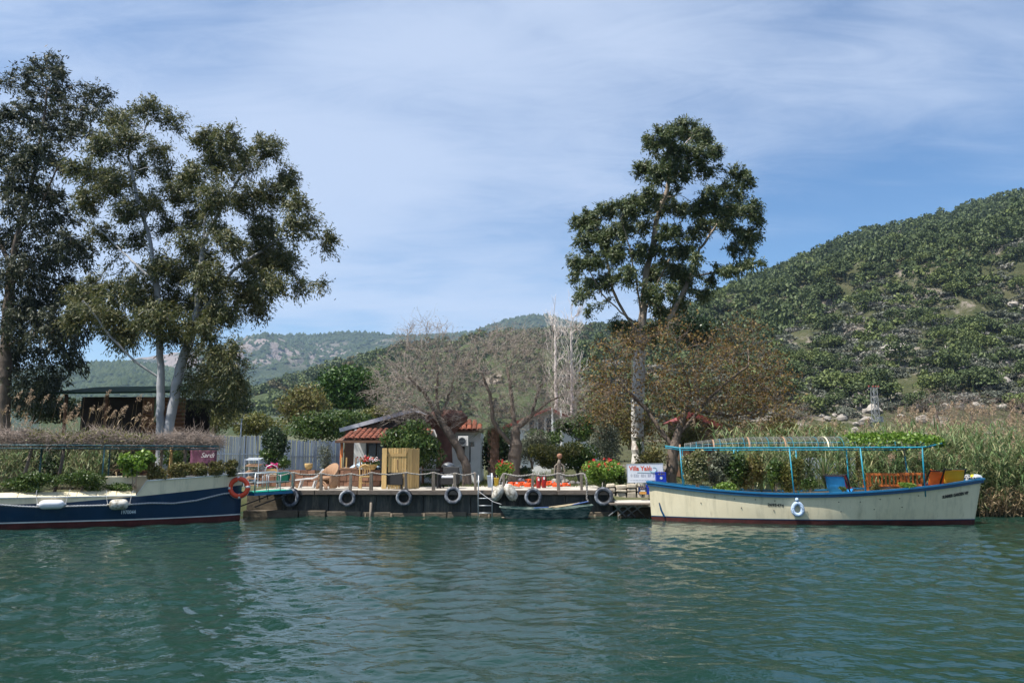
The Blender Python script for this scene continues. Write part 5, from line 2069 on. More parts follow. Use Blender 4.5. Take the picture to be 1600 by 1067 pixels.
# statue
q = D(874, 759)
st = thing('garden_statue', 'spindly driftwood figure with a round clay head behind the rope railing', 'statue', q)
mb = MB()
mb.tube([(-.05, 0, .0), (-.08, 0, .35), (-.03, .02, .62), (0, 0, .95), (.01, 0, 1.06)], [.05, .06, .10, .07, .035], 8)
mb.tube([(.02, 0, .6), (.16, -.02, .48), (.22, -.05, .2), (.24, -.05, 0)], [.045, .035, .03, .025], 7)
mb.tube([(.0, 0, .92), (.16, -.03, .80), (.22, -.06, .55), (.10, -.08, .45)], [.04, .03, .026, .02], 7)
mb.tube([(0, 0, .92), (-.17, -.03, .78), (-.20, -.06, .5), (-.12, -.1, .38)], [.04, .03, .026, .02], 7)
for i in range(5):
    mb.torus((0, 0, .62 + i * .07), .11 - i * .006, .012, 'z', 12, 5)
mb.build('body', m_greywood_v, st, True)
MB().lathe([(.02, -.10), (.07, -.08), (.10, -.02), (.11, .03), (.085, .085), (.02, .11)], 12, (.02, 0, 1.17)).build('head', m_terra, st, True)
for i, (px, py, s, lb2) in enumerate(((866, 757.5, .34, 'pale boulder left of the statue foot'), (858, 756.5, .26, 'pale boulder behind the extinguishers'), (883, 757.5, .36, 'rounded pink boulder right of the statue'), (894, 757, .28, 'pale stone beyond the statue'), (903, 757, .22, 'small pale stone left of the hibiscus'), (876, 756.4, .5, 'upright pink stone behind the statue legs'))):
    boulder(D(px, py) + Vector((0, 0, s * .25)), s, lb2 + ' on the jetty', None, 'boulder', .9)

# rowing boat
ya = 26.15
q0, q1 = X(781, ya), X(924, ya)
rl = q1 - q0
rw = thing('rowing_boat', 'old teal rowing boat with flaking paint tied below the rope railing', 'boat', (q0, ya, 0))
rhb = lambda u: .52 * (1 - abs(2 * u - 1) ** 3.0 * .52)
rzs = lambda u: .31 + .055 * abs(2 * u - 1) ** 2.2 + (.06 * max(0, u - .6) / .4)
hullB = Hull(rw, rl, [i / 30 for i in range(31)], rhb, -.12, rzs, lambda u, q: .62 + .38 * q ** .8, lambda u: (.22 * max(0, (u - .75) / .25) ** 1.5 - .30 * max(0, (.25 - u) / .25) ** 1.5))
hullB.band('planking', m_rowboat, lambda u: -.11, rzs, 6)
hullB.band('lining', m_rowboat, lambda u: -.02, lambda u: rzs(u) - .005, 3, -.03)
hullB.rail('gunwale', m_rowboat, rzs, .022, .03, .025, -.01)
hullB.deck('floor_boards', m_greywood, lambda u: .03, .05)
for u in (.28, .55, .8):
    MB().box((u * rl, 0, rzs(u) - .08), (.2, rhb(u) * 1.9, .025)).build('thwart', m_rowboat, rw)
t = thing('oar', 'blue bladed oar lying across the rowing boat, left one', 'oar', (q0 + rl * .55, ya - .25, .36))
for nm, pts, w, mt in (('shaft', [(-.1, 0, .0), (.8, .25, .10), (.95, .3, .13)], .02, m_oarwood),):
    MB().tube(pts, w, 6).build(nm, mt, t, True)
MB().bar((-.55, -.1, -.01), (-.08, .0, .01), .13, .02).build('blade', m_oar, t)
t = thing('oar', 'blue bladed oar propped on the stern of the rowing boat, right one', 'oar', (q0 + rl * .75, ya - .15, .42))
MB().tube([(-.55, -.05, -.08), (0, 0, 0), (.15, .02, .03)], .02, 6).build('shaft', m_oarwood, t, True)
MB().bar((.1, .02, .02), (.62, .1, .12), .13, .02).build('blade', m_oar, t)
t = thing('mooring_line', 'thin mooring line from the ladder to the rowing boat', 'rope', (q0, ya, .45))
e = Vector((X(747, 26.9) - q0, .75, .40))
MB().tube([(0.05, 0, 0), e * .3 + Vector((0, 0, -.05)), e * .65 + Vector((0, 0, -.03)), e], .009, 5).build('line', m_whiterope, t)

# ------------------------------------------------------------------ the landing slab at right
sl = thing('landing_slab', 'worn concrete landing slab between jetty and cream boat', 'landing', (X(990, 26.5), 26.5, 0))
xa_, xb_ = X(957, 27) + .03, X(1040, 27)
ox = sl.location.x
MB().box(((xa_ + xb_) / 2 - ox, 1.9, .42), (xb_ - xa_, 4.2, .16)).build('slab', m_concrete, sl, bevel=.02)
MB().box(((X(952, 26) + X(1012, 26)) / 2 - ox, -.40, .46), (X(1012, 26) - X(952, 26), .6, .05)).build('plank_platform', m_greywood, sl, bevel=.01)
for i in range(3):
    x = X(958 + 15 * i, 26) - ox
    MB().bar((x, -.6, .44), (x + .45, .1, .02), .035).build('strut', m_metal, sl)
    MB().bar((x + .3, -.6, .44), (x - .1, .1, .05), .03).build('strut', m_metal, sl)
MB().box(((xa_ + xb_) / 2 - ox, .35, .05), (xb_ - xa_ - .2, .5, .5)).build('footing', m_old_concrete, sl)

sw = thing('stone_wall', 'low rough stone retaining wall below the painted sign', 'wall', (X(985, 28.8), 28.8, .5))
ws = random.Random(5)
x = X(946, 28.8) - sw.location.x
xe = X(1046, 28.8) - sw.location.x
while x < xe:
    w = ws.uniform(.2, .42)
    z = 0
    while z < .40:
        h = ws.uniform(.12, .24)
        mb = MB()
        mb.box((0, 0, 0), (w - .02, .28, h - .02), None, ws.uniform(.8, .95))
        o = mb.build('stone', m_stone, sw, bevel=.03)
        o.location = (x + w / 2, ws.uniform(-.03, .03), z + h / 2)
        o.rotation_euler = (ws.uniform(-.05, .05), ws.uniform(-.08, .08), ws.uniform(-.08, .08))
        z += h
    x += w
MB().box(((X(946, 28.8) + X(1046, 28.8)) / 2 - sw.location.x, .12, .22), (X(1046, 28.8) - X(946, 28.8), .1, .44)).build('mortar_core', m_soil, sw)

ysn = 28.9
q = P(1008, 739, ysn)
sg_ = thing('name_sign', 'white board sign with orange lettering standing on the stone wall', 'sign', q, R(-3))
sw2, sh2 = X(1035.5, ysn) - X(980, ysn), 0.66
o_ = Matrix.Rotation(R(-1.2), 3, 'Y')
MB().box((0, 0, 0), (sw2, .04, sh2), o_).build('board', m_sign, sg_, bevel=.004)
mb = MB()
for a, b, c, d in ((0, sh2 / 2, sw2 + .03, .03), (0, -sh2 / 2, sw2 + .03, .03)):
    mb.box((a, .0, b), (c, .05, d), o_)
for s in (-1, 1):
    mb.box((s * sw2 / 2, 0, 0), (.022, .05, sh2), o_)
mb.build('frame', m_greymetal, sg_)
on = lambda dx, dz: (lambda v: Vector((v.x + dx, -.024, v.z + dz)))
text_mesh('title_lettering', 'Villa Yal\u0131l\u0131', .17, m_signorange, sg_, on(-.17, .165), bold=.006, sx=.92)
for _w, _x in (('0', -.50), ('532', -.33), ('831', -.06), ('87', .15), ('3', .30)):
    text_mesh('number_lettering', _w, .10, m_signgrey, sg_, on(_x, -.09), sx=.95, bold=.002)
mb = MB()
for _i in range(30):
    mb.box((-.56 + .034 * _i, -.0225, -.25), (.012 + .012 * ((_i * 7) % 3) / 2, .003, .02 + .012 * ((_i * 5) % 3) / 2))
mb.build('faded_print', m_signgrey, sg_)
mb = MB()
mb.tube([(.30 + .16 * math.cos(a) * (1 - .05 * i), -.026, .14 + .13 * math.sin(a) * (1 - .05 * i)) for i, a in enumerate([R(-200 + 34 * j) for j in range(10)])], [.004, .010, .014, .018, .018, .016, .012, .009, .006, .004], 4)
mb.tube([(-.3, -.026, .03), (0, -.026, .02), (.25, -.026, .01)], .005, 4)
mb.build('wave_emblem', m_signteal, sg_)
for s in (-.4, .4):
    MB().box((s, .05, -sh2 / 2 - .06), (.05, .05, .3)).build('foot', m_greywood_v, sg_)


def crate(px, py, Y, w, d, h, mat, label, badge=True, z=None):
    q = P(px, py, Y)
    t = thing('drinks_crate', label, 'crate', q, R(-4))
    mb = MB()
    for s in (-1, 1):
        mb.box((0, s * (d / 2 - .01), h * .36), (w, .02, h * .72))
        mb.box((0, s * (d / 2 - .01), h * .94), (w, .02, h * .12))
        mb.box((s * (w / 2 - .01), 0, h * .36), (.02, d - .042, h * .72))
        mb.box((s * (w / 2 - .01), 0, h * .94), (.02, d - .042, h * .12))
        for s2 in (-1, 1):
            mb.box((s * (w / 2 - .03), s2 * (d / 2 - .012), h * .8), (.06, .018, h * .2))
    mb.box((0, 0, .01), (w - .05, d - .05, .02))
    mb.build('body', mat, t)
    for i in range(4):
        MB().lathe([(.03, 0), (.03, h * .6), (.012, h * .8), (.012, h * 1.02)], 8, (-w / 2 + w * (i + .5) / 4, 0, .02)).build('bottle', m_brownwood, t, True)
    if badge:
        MB().lathe([(.05, 0), (.05, .004)], 14, (0, -d / 2 - .002, h * .42), Matrix.Rotation(R(90), 3, 'X')).build('badge', m_paleink, t)
    return t


crate(1032.5, 753, 28.7, .36, .30, .36, m_crate, 'bright blue drinks crate standing in front of the sign')
c2 = crate(1004, 772, 27.6, .28, .26, .25, m_darkcrate, 'dark navy drinks crate with orange print on the concrete slab', False)
MB().box((0, -.133, .05), (.24, .006, .08)).build('orange_print', m_crateorange, c2)
MB().box((0, -.133, .125), (.16, .006, .035)).build('white_print', m_white, c2)
crate(1015.5, 772, 27.9, .26, .26, .34, m_crate, 'blue drinks crate half hidden behind the cream boat end', False)

# ------------------------------------------------------------------ fence
def cane_fence(p0, p1, n, h, label):
    a, b = Vector(p0), Vector(p1)
    d = b - a
    t = thing('cane_fence', label, 'fence', a, math.atan2(d.y, d.x))
    L = d.length
    me = MB().box((0, 0, h / 2), (L / n * .93, .03, h)).mesh('slat')
    me.materials.append(m_slat)
    for i in range(n):
        o = bpy.data.objects.new('slat', me)
        COL.objects.link(o)
        o.parent = t
        o.location = (L * (i + .5) / n, random.uniform(-.02, .02), random.uniform(-.05, .0))
        o.rotation_euler = (0, random.uniform(-.02, .02), random.uniform(-.25, .25))
        o.scale = (random.uniform(.75, 1.0), 1, random.uniform(.975, 1.025))
    for z in (.45, h * .62):
        MB().box((L / 2, -.035, z), (L, .025, .05)).build('rail', m_slat, t)
    for i in range(int(L / 1.6) + 1):
        MB().box((min(L - .05, i * 1.6), .05, h / 2), (.07, .07, h)).build('post', m_greywood_v, t)
    return t


cane_fence((X(325, 36), 36, .75), (X(418, 37.2), 37.2, .75), 34, P(340, 680, 36).z - .75, 'grey painted cane fence left of the dark rounded tree')
cane_fence((X(421, 37.5), 37.5, .75), (X(536, 40.5), 40.5, .75), 44, P(480, 688, 39).z - .75, 'grey painted cane fence between the dark rounded tree and the porch')
cane_fence((X(1255, 44), 44, .8), (X(1345, 45), 45, .8), 26, P(1300, 716, 44).z - .8 + .05, 'pale cane fence glimpsed through the right boat canopy')

# ------------------------------------------------------------------ houses
def tile_mesh(w=.235, l=.42):
    mb = MB()
    rows = []
    for y, k_ in ((0, 1.0), (l, .86)):
        rows.append([(w / 2 * k_ * math.cos(a), y, .075 * k_ * math.sin(a)) for a in [math.pi * j / 6 for j in range(7)]])
    mb.grid(rows)
    rows2 = [[(w / 2 * math.cos(a), 0, .075 * math.sin(a)) for a in [math.pi * j / 6 for j in range(7)]], [((w / 2 - .02) * math.cos(a), .0, .055 * math.sin(a)) for a in [math.pi * j / 6 for j in range(7)]]]
    mb.grid(rows2)
    me = mb.mesh('roof_tile')
    me.materials.append(m_tile)
    return me


TILE = tile_mesh()


def tiled(parent, origin, xdir, up, cols, rows, cut=None):
    """Rows of barrel tiles on a slope: origin at the eave, xdir along it, up the slope."""
    xd, ud = Vector(xdir).normalized(), Vector(up).normalized()
    nd = xd.cross(ud)
    m = Matrix((xd, ud, nd)).transposed().to_4x4()
    for j in range(rows):
        for i in range(cols):
            if cut and not cut(i, j):
                continue
            o = bpy.data.objects.new('roof_tile', TILE)
            COL.objects.link(o)
            o.parent = parent
            p = Vector(origin) + xd * ((i + .5) * .235) + ud * (j * .36) + nd * (.025 + random.uniform(-.006, .006))
            o.matrix_local = Matrix.Translation(p) @ m @ Matrix.Rotation(random.uniform(-.03, .03), 4, 'Z')


h1 = thing('tiled_house', 'white house with red tiled porch behind the wooden screen', 'house', (X(610, 35), 35, .8))
O = h1.location
xl, xr = X(530, 35) - O.x, X(692, 35) - O.x
zt_ = 3.2 - .8
MB().box(((xl + .6 + xr) / 2, 2.2, zt_ / 2), (xr - xl - .6, 4.0, zt_)).build('wall', m_wallwhite, h1)
MB().box((xl + .3, 2.6, zt_ / 2), (.6, 3.2, zt_)).build('side_wall', m_brownwood, h1)
ez = P(600, 688, 33).z - .8
e0, e1 = X(524, 33) - O.x, X(668, 33) - O.x
up = Vector((0, 2.3, .52))
MB().grid([[(e0, -2.0, ez), (e1, -2.0, ez)], [(e0 + .35, .3, ez + .52), (e1, .3, ez + .52)]]).build('porch_roof', m_brownwood, h1, solid=.05)
ncol = int((e1 - e0) / .235)
tiled(h1, (e0, -2.03, ez + .03), (1, 0, 0), up, ncol, 6, lambda i, j: i * .235 > j * .06)
MB().bar((e0 - .03, -2.02, ez - .05), (e1, -2.02, ez - .05), .05, .10).build('fascia', m_brownwood, h1)
for px in (533, 661):
    MB().tube([(X(px, 33.1) - O.x, -1.85, 0), (X(px, 33.1) - O.x, -1.85, ez)], .06, 8).build('porch_post', m_orangewood if px < 600 else m_brownwood, h1, True)
dr = MB().box((X(587, 35) - O.x, .17, 1.02), (.95, .06, 2.05)).build('door', m_bluedoor, h1)
MB().box((X(587, 35) - O.x + .0, .12, 1.02), (.04, .05, 2.0)).build('mullion', m_darkwood, dr)
MB().box((X(604, 35) - O.x, .17, 1.02), (.30, .07, 2.1)).build('door_frame', m_darkwood, h1)
MB().box((X(573.5, 35) - O.x, .17, 1.02), (.08, .08, 2.1)).build('door_frame', m_darkwood, h1)
# gable of the main roof with its grey bargeboards
A_, Bq, Cq = P(535, 673, 35.6) - O, P(648, 641, 35.6) - O, P(700, 655, 35.6) - O
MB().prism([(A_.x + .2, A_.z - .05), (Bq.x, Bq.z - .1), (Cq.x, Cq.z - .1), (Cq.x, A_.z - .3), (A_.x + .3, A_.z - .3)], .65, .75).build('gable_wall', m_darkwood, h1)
MB().bar(A_ + Vector((-.1, -.1, .02)), Bq + Vector((0, -.1, .02)), .10, .17, (0, 0, 1)).build('bargeboard', m_bargeboard, h1)
MB().bar(Bq + Vector((0.02, -.1, .02)), Cq + Vector((0, -.1, .02)), .10, .17, (0, 0, 1)).build('bargeboard', m_bargeboard, h1)
for p_, q_ in ((A_, Bq), (Bq, Cq)):
    MB().grid([[p_ + Vector((0, -.05, .10)), q_ + Vector((0, -.05, .10))], [p_ + Vector((0, 5, .10)), q_ + Vector((0, 5, .10))]]).build('roof_slope', m_tile, h1, solid=.06)

h2 = thing('white_annex', 'white walled annex with narrow dark windows behind the leaning trunk', 'house', (X(715, 36), 36, .8))
O = h2.location
a_, b_ = X(676, 36) - O.x, X(750.5, 36) - O.x
zA = P(720, 675, 36).z - .8
MB().box(((a_ + b_) / 2, 2.2, zA / 2), (b_ - a_, 4.2, zA)).build('wall', m_wallwhite, h2)
MB().box((b_ - .22, .02, zA * .36), (.44, .12, zA * .72)).build('low_pier', m_wallwhite, h2)
for px, y0, y1, w in ((737, 690, 722, .22), (723.5, 697, 716, .14)):
    zc0, zc1 = P(px, y1, 36).z - .8, P(px, y0, 36).z - .8
    wd = MB().box((X(px, 36) - O.x, .10, (zc0 + zc1) / 2), (w, .06, zc1 - zc0)).build('window', m_glass, h2)
    MB().box((X(px, 36) - O.x, .06, zc0 - .03), (w + .1, .14, .05)).build('sill', m_white, wd)
    MB().box((X(px, 36) - O.x, .065, (zc0 + zc1) / 2), (.03, .04, zc1 - zc0)).build('frame', m_brownwood, wd)
ev = P(740, 670, 35.6) - O
MB().box(((a_ + b_) / 2, .05, zA + .03), (b_ - a_ + .25, .8, .07)).build('eave', m_brownwood, h2)
tiled(h2, (a_ - .1, -.36, zA + .07), (1, 0, 0), (0, 1.0, .72), int((b_ - a_ + .25) / .235), 4, lambda i, j: i < int((b_ - a_ + .25) / .235) - 1.6 * j)
MB().grid([[(a_ - .1, -.34, zA + .06), (b_ + .12, -.34, zA + .06)], [(a_ - .1, 1.0, zA + 1.02), (b_ - 1.3, 1.0, zA + 1.02)]]).build('roof_slope', m_tile, h2, solid=.05)

q = P(724, 689, 35.75)
ac = thing('air_conditioner', 'grey white air conditioner unit on the annex wall', 'air conditioner', q)
MB().box((0, 0, 0), (.46, .26, .44)).build('case', m_wallwhite, ac, bevel=.015)
MB().lathe([(.16, 0), (.16, .01)], 18, (-.05, -.135, 0), Matrix.Rotation(R(90), 3, 'X')).build('fan_opening', m_glass, ac)
for i in range(5):
    MB().box((-.05, -.148, -.12 + .06 * i), (.34, .008, .008)).build('grille_bar', m_greymetal, ac)
MB().bar((-.15, .1, -.22), (-.15, .1, -.36), .03).build('bracket', m_greymetal, ac)

q = P(694, 744, 33.6)
stc = thing('stucco_column', 'thick brown red stucco column flaring out under the roof', 'column', (q.x, 33.6, .8))
prof = []
for py, r_ in ((757, 17), (740, 14), (725, 12.5), (705, 11.5), (690, 11.5), (680, 13), (672, 17), (665, 25), (659, 31), (652, 33), (646, 29), (641, 18)):
    prof.append((r_ * 33.6 / FPX, P(694, py, 33.6).z - .8))
me = MB().lathe(prof, 20)
me.v = [(x + .05 * fbm(x * 2, y * 2, z * 2) + .10 * max(0, z - 1.5) * .6, y, z + .03 * fbm(x * 3, y * 3, z)) for x, y, z in me.v]
me.build('column', m_stucco, stc, True)

h3 = thing('gabled_house', 'white gabled house with red roof edges among the trees', 'house', (X(860, 56), 56, .8))
O = h3.location
L_, A2, R_ = P(786, 668, 56) - O, P(858, 638, 56) - O, P(946, 681, 56) - O
MB().prism([(L_.x + .4, 0), (R_.x - .5, 0), (R_.x - .5, R_.z + .15), (A2.x, A2.z - .15), (L_.x + .4, L_.z + .1)], 0, 6).build('wall', m_wallwhite, h3)
for p_, q_ in ((L_, A2), (A2, R_)):
    MB().grid([[p_ + Vector((0, -.6, 0)), q_ + Vector((0, -.6, 0))], [p_ + Vector((0, 6, 0)), q_ + Vector((0, 6, 0))]]).build('roof_slope', m_redroof, h3, solid=.12)
    MB().bar(p_ + Vector((0, -.62, -.04)), q_ + Vector((0, -.62, -.04)), .06, .2).build('bargeboard', m_redroof, h3)
for px0, px1, y0, y1 in ((826, 836, 655, 676), (840, 851, 652, 688), (853, 862, 652, 690), (868, 878, 656, 684)):
    xa_, xb_ = X(px0, 56) - O.x, X(px1, 56) - O.x
    z0_, z1_ = P(800, y1, 56).z - .8, P(800, y0, 56).z - .8
    wd = MB().box(((xa_ + xb_) / 2, -.02, (z0_ + z1_) / 2), (xb_ - xa_, .06, z1_ - z0_)).build('window', m_glass, h3)
    for x_ in (xa_, xb_):
        MB().box((x_, -.08, (z0_ + z1_) / 2), (.09, .10, z1_ - z0_ + .1)).build('frame', m_white, wd)
    for z_ in (z0_, z1_):
        MB().box(((xa_ + xb_) / 2, -.082, z_), (xb_ - xa_ + .1, .10, .09)).build('frame', m_white, wd)
for px in (863.5, 877):
    MB().box((X(px, 55.2) - O.x, -.8, 2.3), (.13, .13, 4.6)).build('porch_column', m_white, h3)

h4 = thing('red_roofed_shed', 'shed with sloping red roof half hidden behind the twiggy tree', 'shed', (X(1078, 48), 48, .8))
O = h4.location
L_, A2, R_ = P(1056, 657, 48) - O, P(1078, 647, 48) - O, P(1124, 668, 48) - O
MB().prism([(L_.x + .3, 0), (R_.x - .3, 0), (R_.x - .3, R_.z), (A2.x, A2.z - .1), (L_.x + .3, L_.z)], 0, 4).build('wall', m_brownwood, h4)
for p_, q_ in ((L_, A2), (A2, R_)):
    MB().grid([[p_ + Vector((0, -.5, 0)), q_ + Vector((0, -.5, 0))], [p_ + Vector((0, 4.3, 0)), q_ + Vector((0, 4.3, 0))]]).build('roof_slope', m_redroof, h4, solid=.1)
    MB().bar(p_ + Vector((0, -.52, .02)), q_ + Vector((0, -.52, .02)), .06, .30).build('bargeboard', m_redroof, h4)

# log cabin
yc = 42
cb = thing('log_cabin', 'dark log cabin with green roof edge behind the dry reeds', 'cabin', (X(180, yc), yc, .75))
O = cb.location
zc = P(180, 616, yc).z - .75
xa_, xm_, xb_ = X(92, yc) - O.x, X(222, yc) - O.x, X(280, yc) - O.x
n_log = int(zc / .21)
for i in range(n_log):
    MB().tube([(xm_ - .12, 0, .105 + i * .21), (xb_ + .15, 0, .105 + i * .21)], .108, 8).build('log', m_logs, cb, True)
    MB().tube([(xm_, -.15, .0 + i * .21), (xm_, 3.0, .0 + i * .21)], .10, 8).build('log', m_logs, cb, True)
MB().box(((xa_ + xm_) / 2, 1.9, zc / 2), (xm_ - xa_, .2, zc)).build('inner_wall', m_darkwood, cb)  # open shade of the veranda painted in as a near-black wall colour
for i in range(4):
    MB().tube([(xa_, .0, .55 + i * .30), (xm_, .0, .55 + i * .30)], .07, 7).build('veranda_rail', m_logs, cb, True)
for px in (96, 160):
    MB().tube([(X(px, yc) - O.x, 0, 0), (X(px, yc) - O.x, 0, zc)], .09, 8).build('veranda_post', m_logs, cb, True)
wd = MB().box((X(243.5, yc) - O.x, -.10, P(0, 641, yc).z - .75), (.42, .06, 1.25)).build('window', m_curtain, cb)
for dx in (-.24, .24):
    MB().box((X(243.5, yc) - O.x + dx, -.13, P(0, 641, yc).z - .75), (.07, .1, 1.36)).build('frame', m_logs, wd)
MB().grid([[(xa_ - .4, -.9, zc + .02), (xb_ + .4, -.9, zc + .10)], [(xa_ - .4, 4, zc + .75), (xb_ + .4, 4, zc + .85)]]).build('roof', m_greenroof, cb, solid=.09)
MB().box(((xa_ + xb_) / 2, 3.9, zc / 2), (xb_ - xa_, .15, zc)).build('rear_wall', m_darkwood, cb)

# pylon, pole and wires
yp_ = 130
pb = P(1371, 690, yp_)
hz = P(1371, 606, yp_).z - pb.z
pl = thing('lattice_pylon', 'grey lattice power pylon with red insulators in front of the hill', 'pylon', pb, R(12))
w0, w1 = .5, .34
mb = MB()
for sx_ in (-1, 1):
    for sy_ in (-1, 1):
        mb.bar((sx_ * w0, sy_ * w0, -1), (sx_ * w1, sy_ * w1, hz), .09)
mb.build('leg_frame', m_pylon, pl)
mb = MB()
ns = 9
for i in range(ns):
    za, zb_ = hz * i / ns, hz * (i + 1) / ns
    wa, wb = w0 + (w1 - w0) * i / ns, w0 + (w1 - w0) * (i + 1) / ns
    for s in (-1, 1):
        mb.bar((-wa, s * wa, za), (wb, s * wb, zb_), .05)
        mb.bar((wa, s * wa, za), (-wb, s * wb, zb_), .05)
        mb.bar((s * wa, -wa, za), (s * wb, wb, zb_), .05)
        mb.bar((-wa, s * wa, za), (wa, s * wa, za), .05)
mb.build('bracing', m_pylon, pl)
MB().box((.3, 0, hz * .37), (2.0, 1.1, .1)).build('platform', m_pylon, pl)
MB().box((.8, 0, hz * .37 + .45), (.7, .7, .8)).build('transformer', m_pylon, pl)
MB().box((0, 0, hz), (2.0, .2, .12)).build('crossarm', m_pylon, pl)
for x in (-.9, -.1, .4, .9):
    MB().lathe([(.06, 0), (.16, .06), (.09, .12), (.16, .2), (.06, .32)], 10, (x, 0, hz + .07)).build('insulator', m_redroof, pl, True)

q = P(373.5, 735, 35.5)
po = thing('thin_pole', 'thin grey pole standing just in front of the cane fence', 'pole', (q.x, 35.5, .75))
MB().tube([(0, 0, 0), (0, 0, P(373, 655, 35.5).z - .75)], [.035, .028], 7).build('shaft', m_greymetal, po, True)
MB().box((0, 0, P(373, 655, 35.5).z - .75), (.12, .12, .03)).build('cap', m_greymetal, po)
for i, (ya_, yb_) in enumerate(((646.5, 647.5), (653, 654.5), (659, 660.5))):
    a_, b_ = P(290, ya_, 90), P(640, yb_, 120)
    t = thing('power_line', ('topmost', 'middle', 'lowest')[i] + ' of three thin power lines above the cane fence', 'power line', a_, 0, 'power lines')
    MB().tube([Vector((0, 0, 0)), (b_ - a_) * .5 + Vector((0, 0, -.5)), b_ - a_], .022, 4).build('wire', m_bargeboard, t)
    for e_ in (Vector((0, 0, 0)), b_ - a_):
        MB().tube([e_ + Vector((0, 0, .1)), e_ + Vector((0, 0, -6 - i * .0))], .06, 6).build('end_post', m_greymetal, t)

# palm
yq = 33.9
q = P(771, 750, yq)
pm = thing('palm_tree', 'short palm with shaggy brown trunk beside the thick bare tree', 'palm', (q.x, yq, .8))
ht = P(775, 672, yq).z - .8
mb = MB()
pts = [(0.02 * i * .3, 0, ht * i / 12) for i in range(13)]
mb.tube(pts, [.20 + (.03 if i % 2 else 0) - .004 * i for i in range(13)], 10)
r_ = random.Random(6)
for i in range(150):
    z = r_.uniform(.05, ht)
    a = r_.random() * 6.28
    c_ = Vector((math.cos(a) * .19, math.sin(a) * .19, z))
    mb.bar(c_, c_ + Vector((math.cos(a) * .07, math.sin(a) * .07, .10)), .07, .02)
mb.build('trunk', m_palmbark, pm)
for i in range(16):
    a = 6.28 * i / 16 + r_.uniform(-.2, .2)
    l, up_ = r_.uniform(.7, 1.05), r_.uniform(.0, .9)
    d_ = Vector((math.cos(a), math.sin(a), 0))
    mid = [Vector((.05, 0, ht)) + d_ * (l * t_) + Vector((0, 0, l * (up_ * t_ - .75 * t_ * t_))) for t_ in (0, .25, .5, .75, 1)]
    mb = MB()
    mb.tube(mid, [.016, .014, .011, .008, .004], 4)
    sd = Vector((-d_.y, d_.x, 0))
    for j in range(14):
        t_ = .2 + .78 * j / 13
        k_ = t_ * 4
        i0 = min(3, int(k_))
        p_ = mid[i0].lerp(mid[i0 + 1], k_ - i0)
        for s in (-1, 1):
            e_ = p_ + (sd * s * .75 + d_ * .6).normalized() * (.34 * (1 - .5 * t_)) + Vector((0, 0, -.07))
            w_ = Vector((0, 0, 1)).cross(e_ - p_).normalized() * .011
            mb.add([p_ - w_, p_ + w_, e_], [(0, 1, 2)])
    mb.build('frond', l_palm, pm)


# ------------------------------------------------------------------ pieces that belong to a part
def nest(root, part, kinds, new=None):
    """Puts the pieces named in kinds under the first part of that name."""
    kid = lambda o: o.name.split('.')[0]
    p = next(o for o in root.children if kid(o) == part)
    for o in list(root.children):
        if o is not p and kid(o) in kinds:
            o.parent = p
    if new:
        p.name = new


nest(rboat, 'canopy_rail', ('stringer', 'arch', 'batten', 'canopy_post', 'canopy_rail'))
nest(rboat, 'topsides', ('bolt', 'mooring_eye', 'lettering', 'rubbing_strake', 'waterline_stripe'))
nest(lboat, 'pergola_rail', ('pergola_post', 'pergola_crossbar', 'pergola_rail'))
nest(lboat, 'navy_side', ('lettering', 'waterline_stripe'))
nest(h1, 'porch_roof', ('roof_tile', 'fascia', 'porch_post'))
nest(h2, 'roof_slope', ('roof_tile', 'eave'))
nest(gw, 'blue_frame', ('strut', 'brace', 'green_carpet'))
nest(pl, 'leg_frame', ('bracing',))
nest(pl, 'crossarm', ('insulator',))
nest(pl, 'platform', ('transformer',))
nest(sg_, 'board', ('frame', 'title_lettering', 'number_lettering', 'faded_print', 'wave_emblem'))
nest(ac, 'case', ('fan_opening', 'grille_bar'))
nest(bn, 'cloth', ('script', 'top_cord'))


# ------------------------------------------------------------------ trees
def conv(lst, sc, ox, oy, k=1.0):
    return [(c[0] / sc + ox, c[1] / sc + oy, c[2] / sc * k, c[3] / sc * k) + tuple(c[4:]) for c in lst]


def line(pts, sc, ox, oy, Y, dy=0.0):
    n = len(pts)
    return [P(x / sc + ox, y / sc + oy, Y + dy * (i / max(1, n - 1))) for i, (x, y) in enumerate(pts)]


def scatter_depth(cl, amp, seed):
    r = random.Random(seed)
    return [(c[0] + r.uniform(-.2, .2) * c[2], c[1] + r.uniform(-.2, .2) * c[3], c[2] * r.uniform(.82, 1.16), c[3] * r.uniform(.82, 1.16), r.uniform(-amp, amp)) for c in cl]


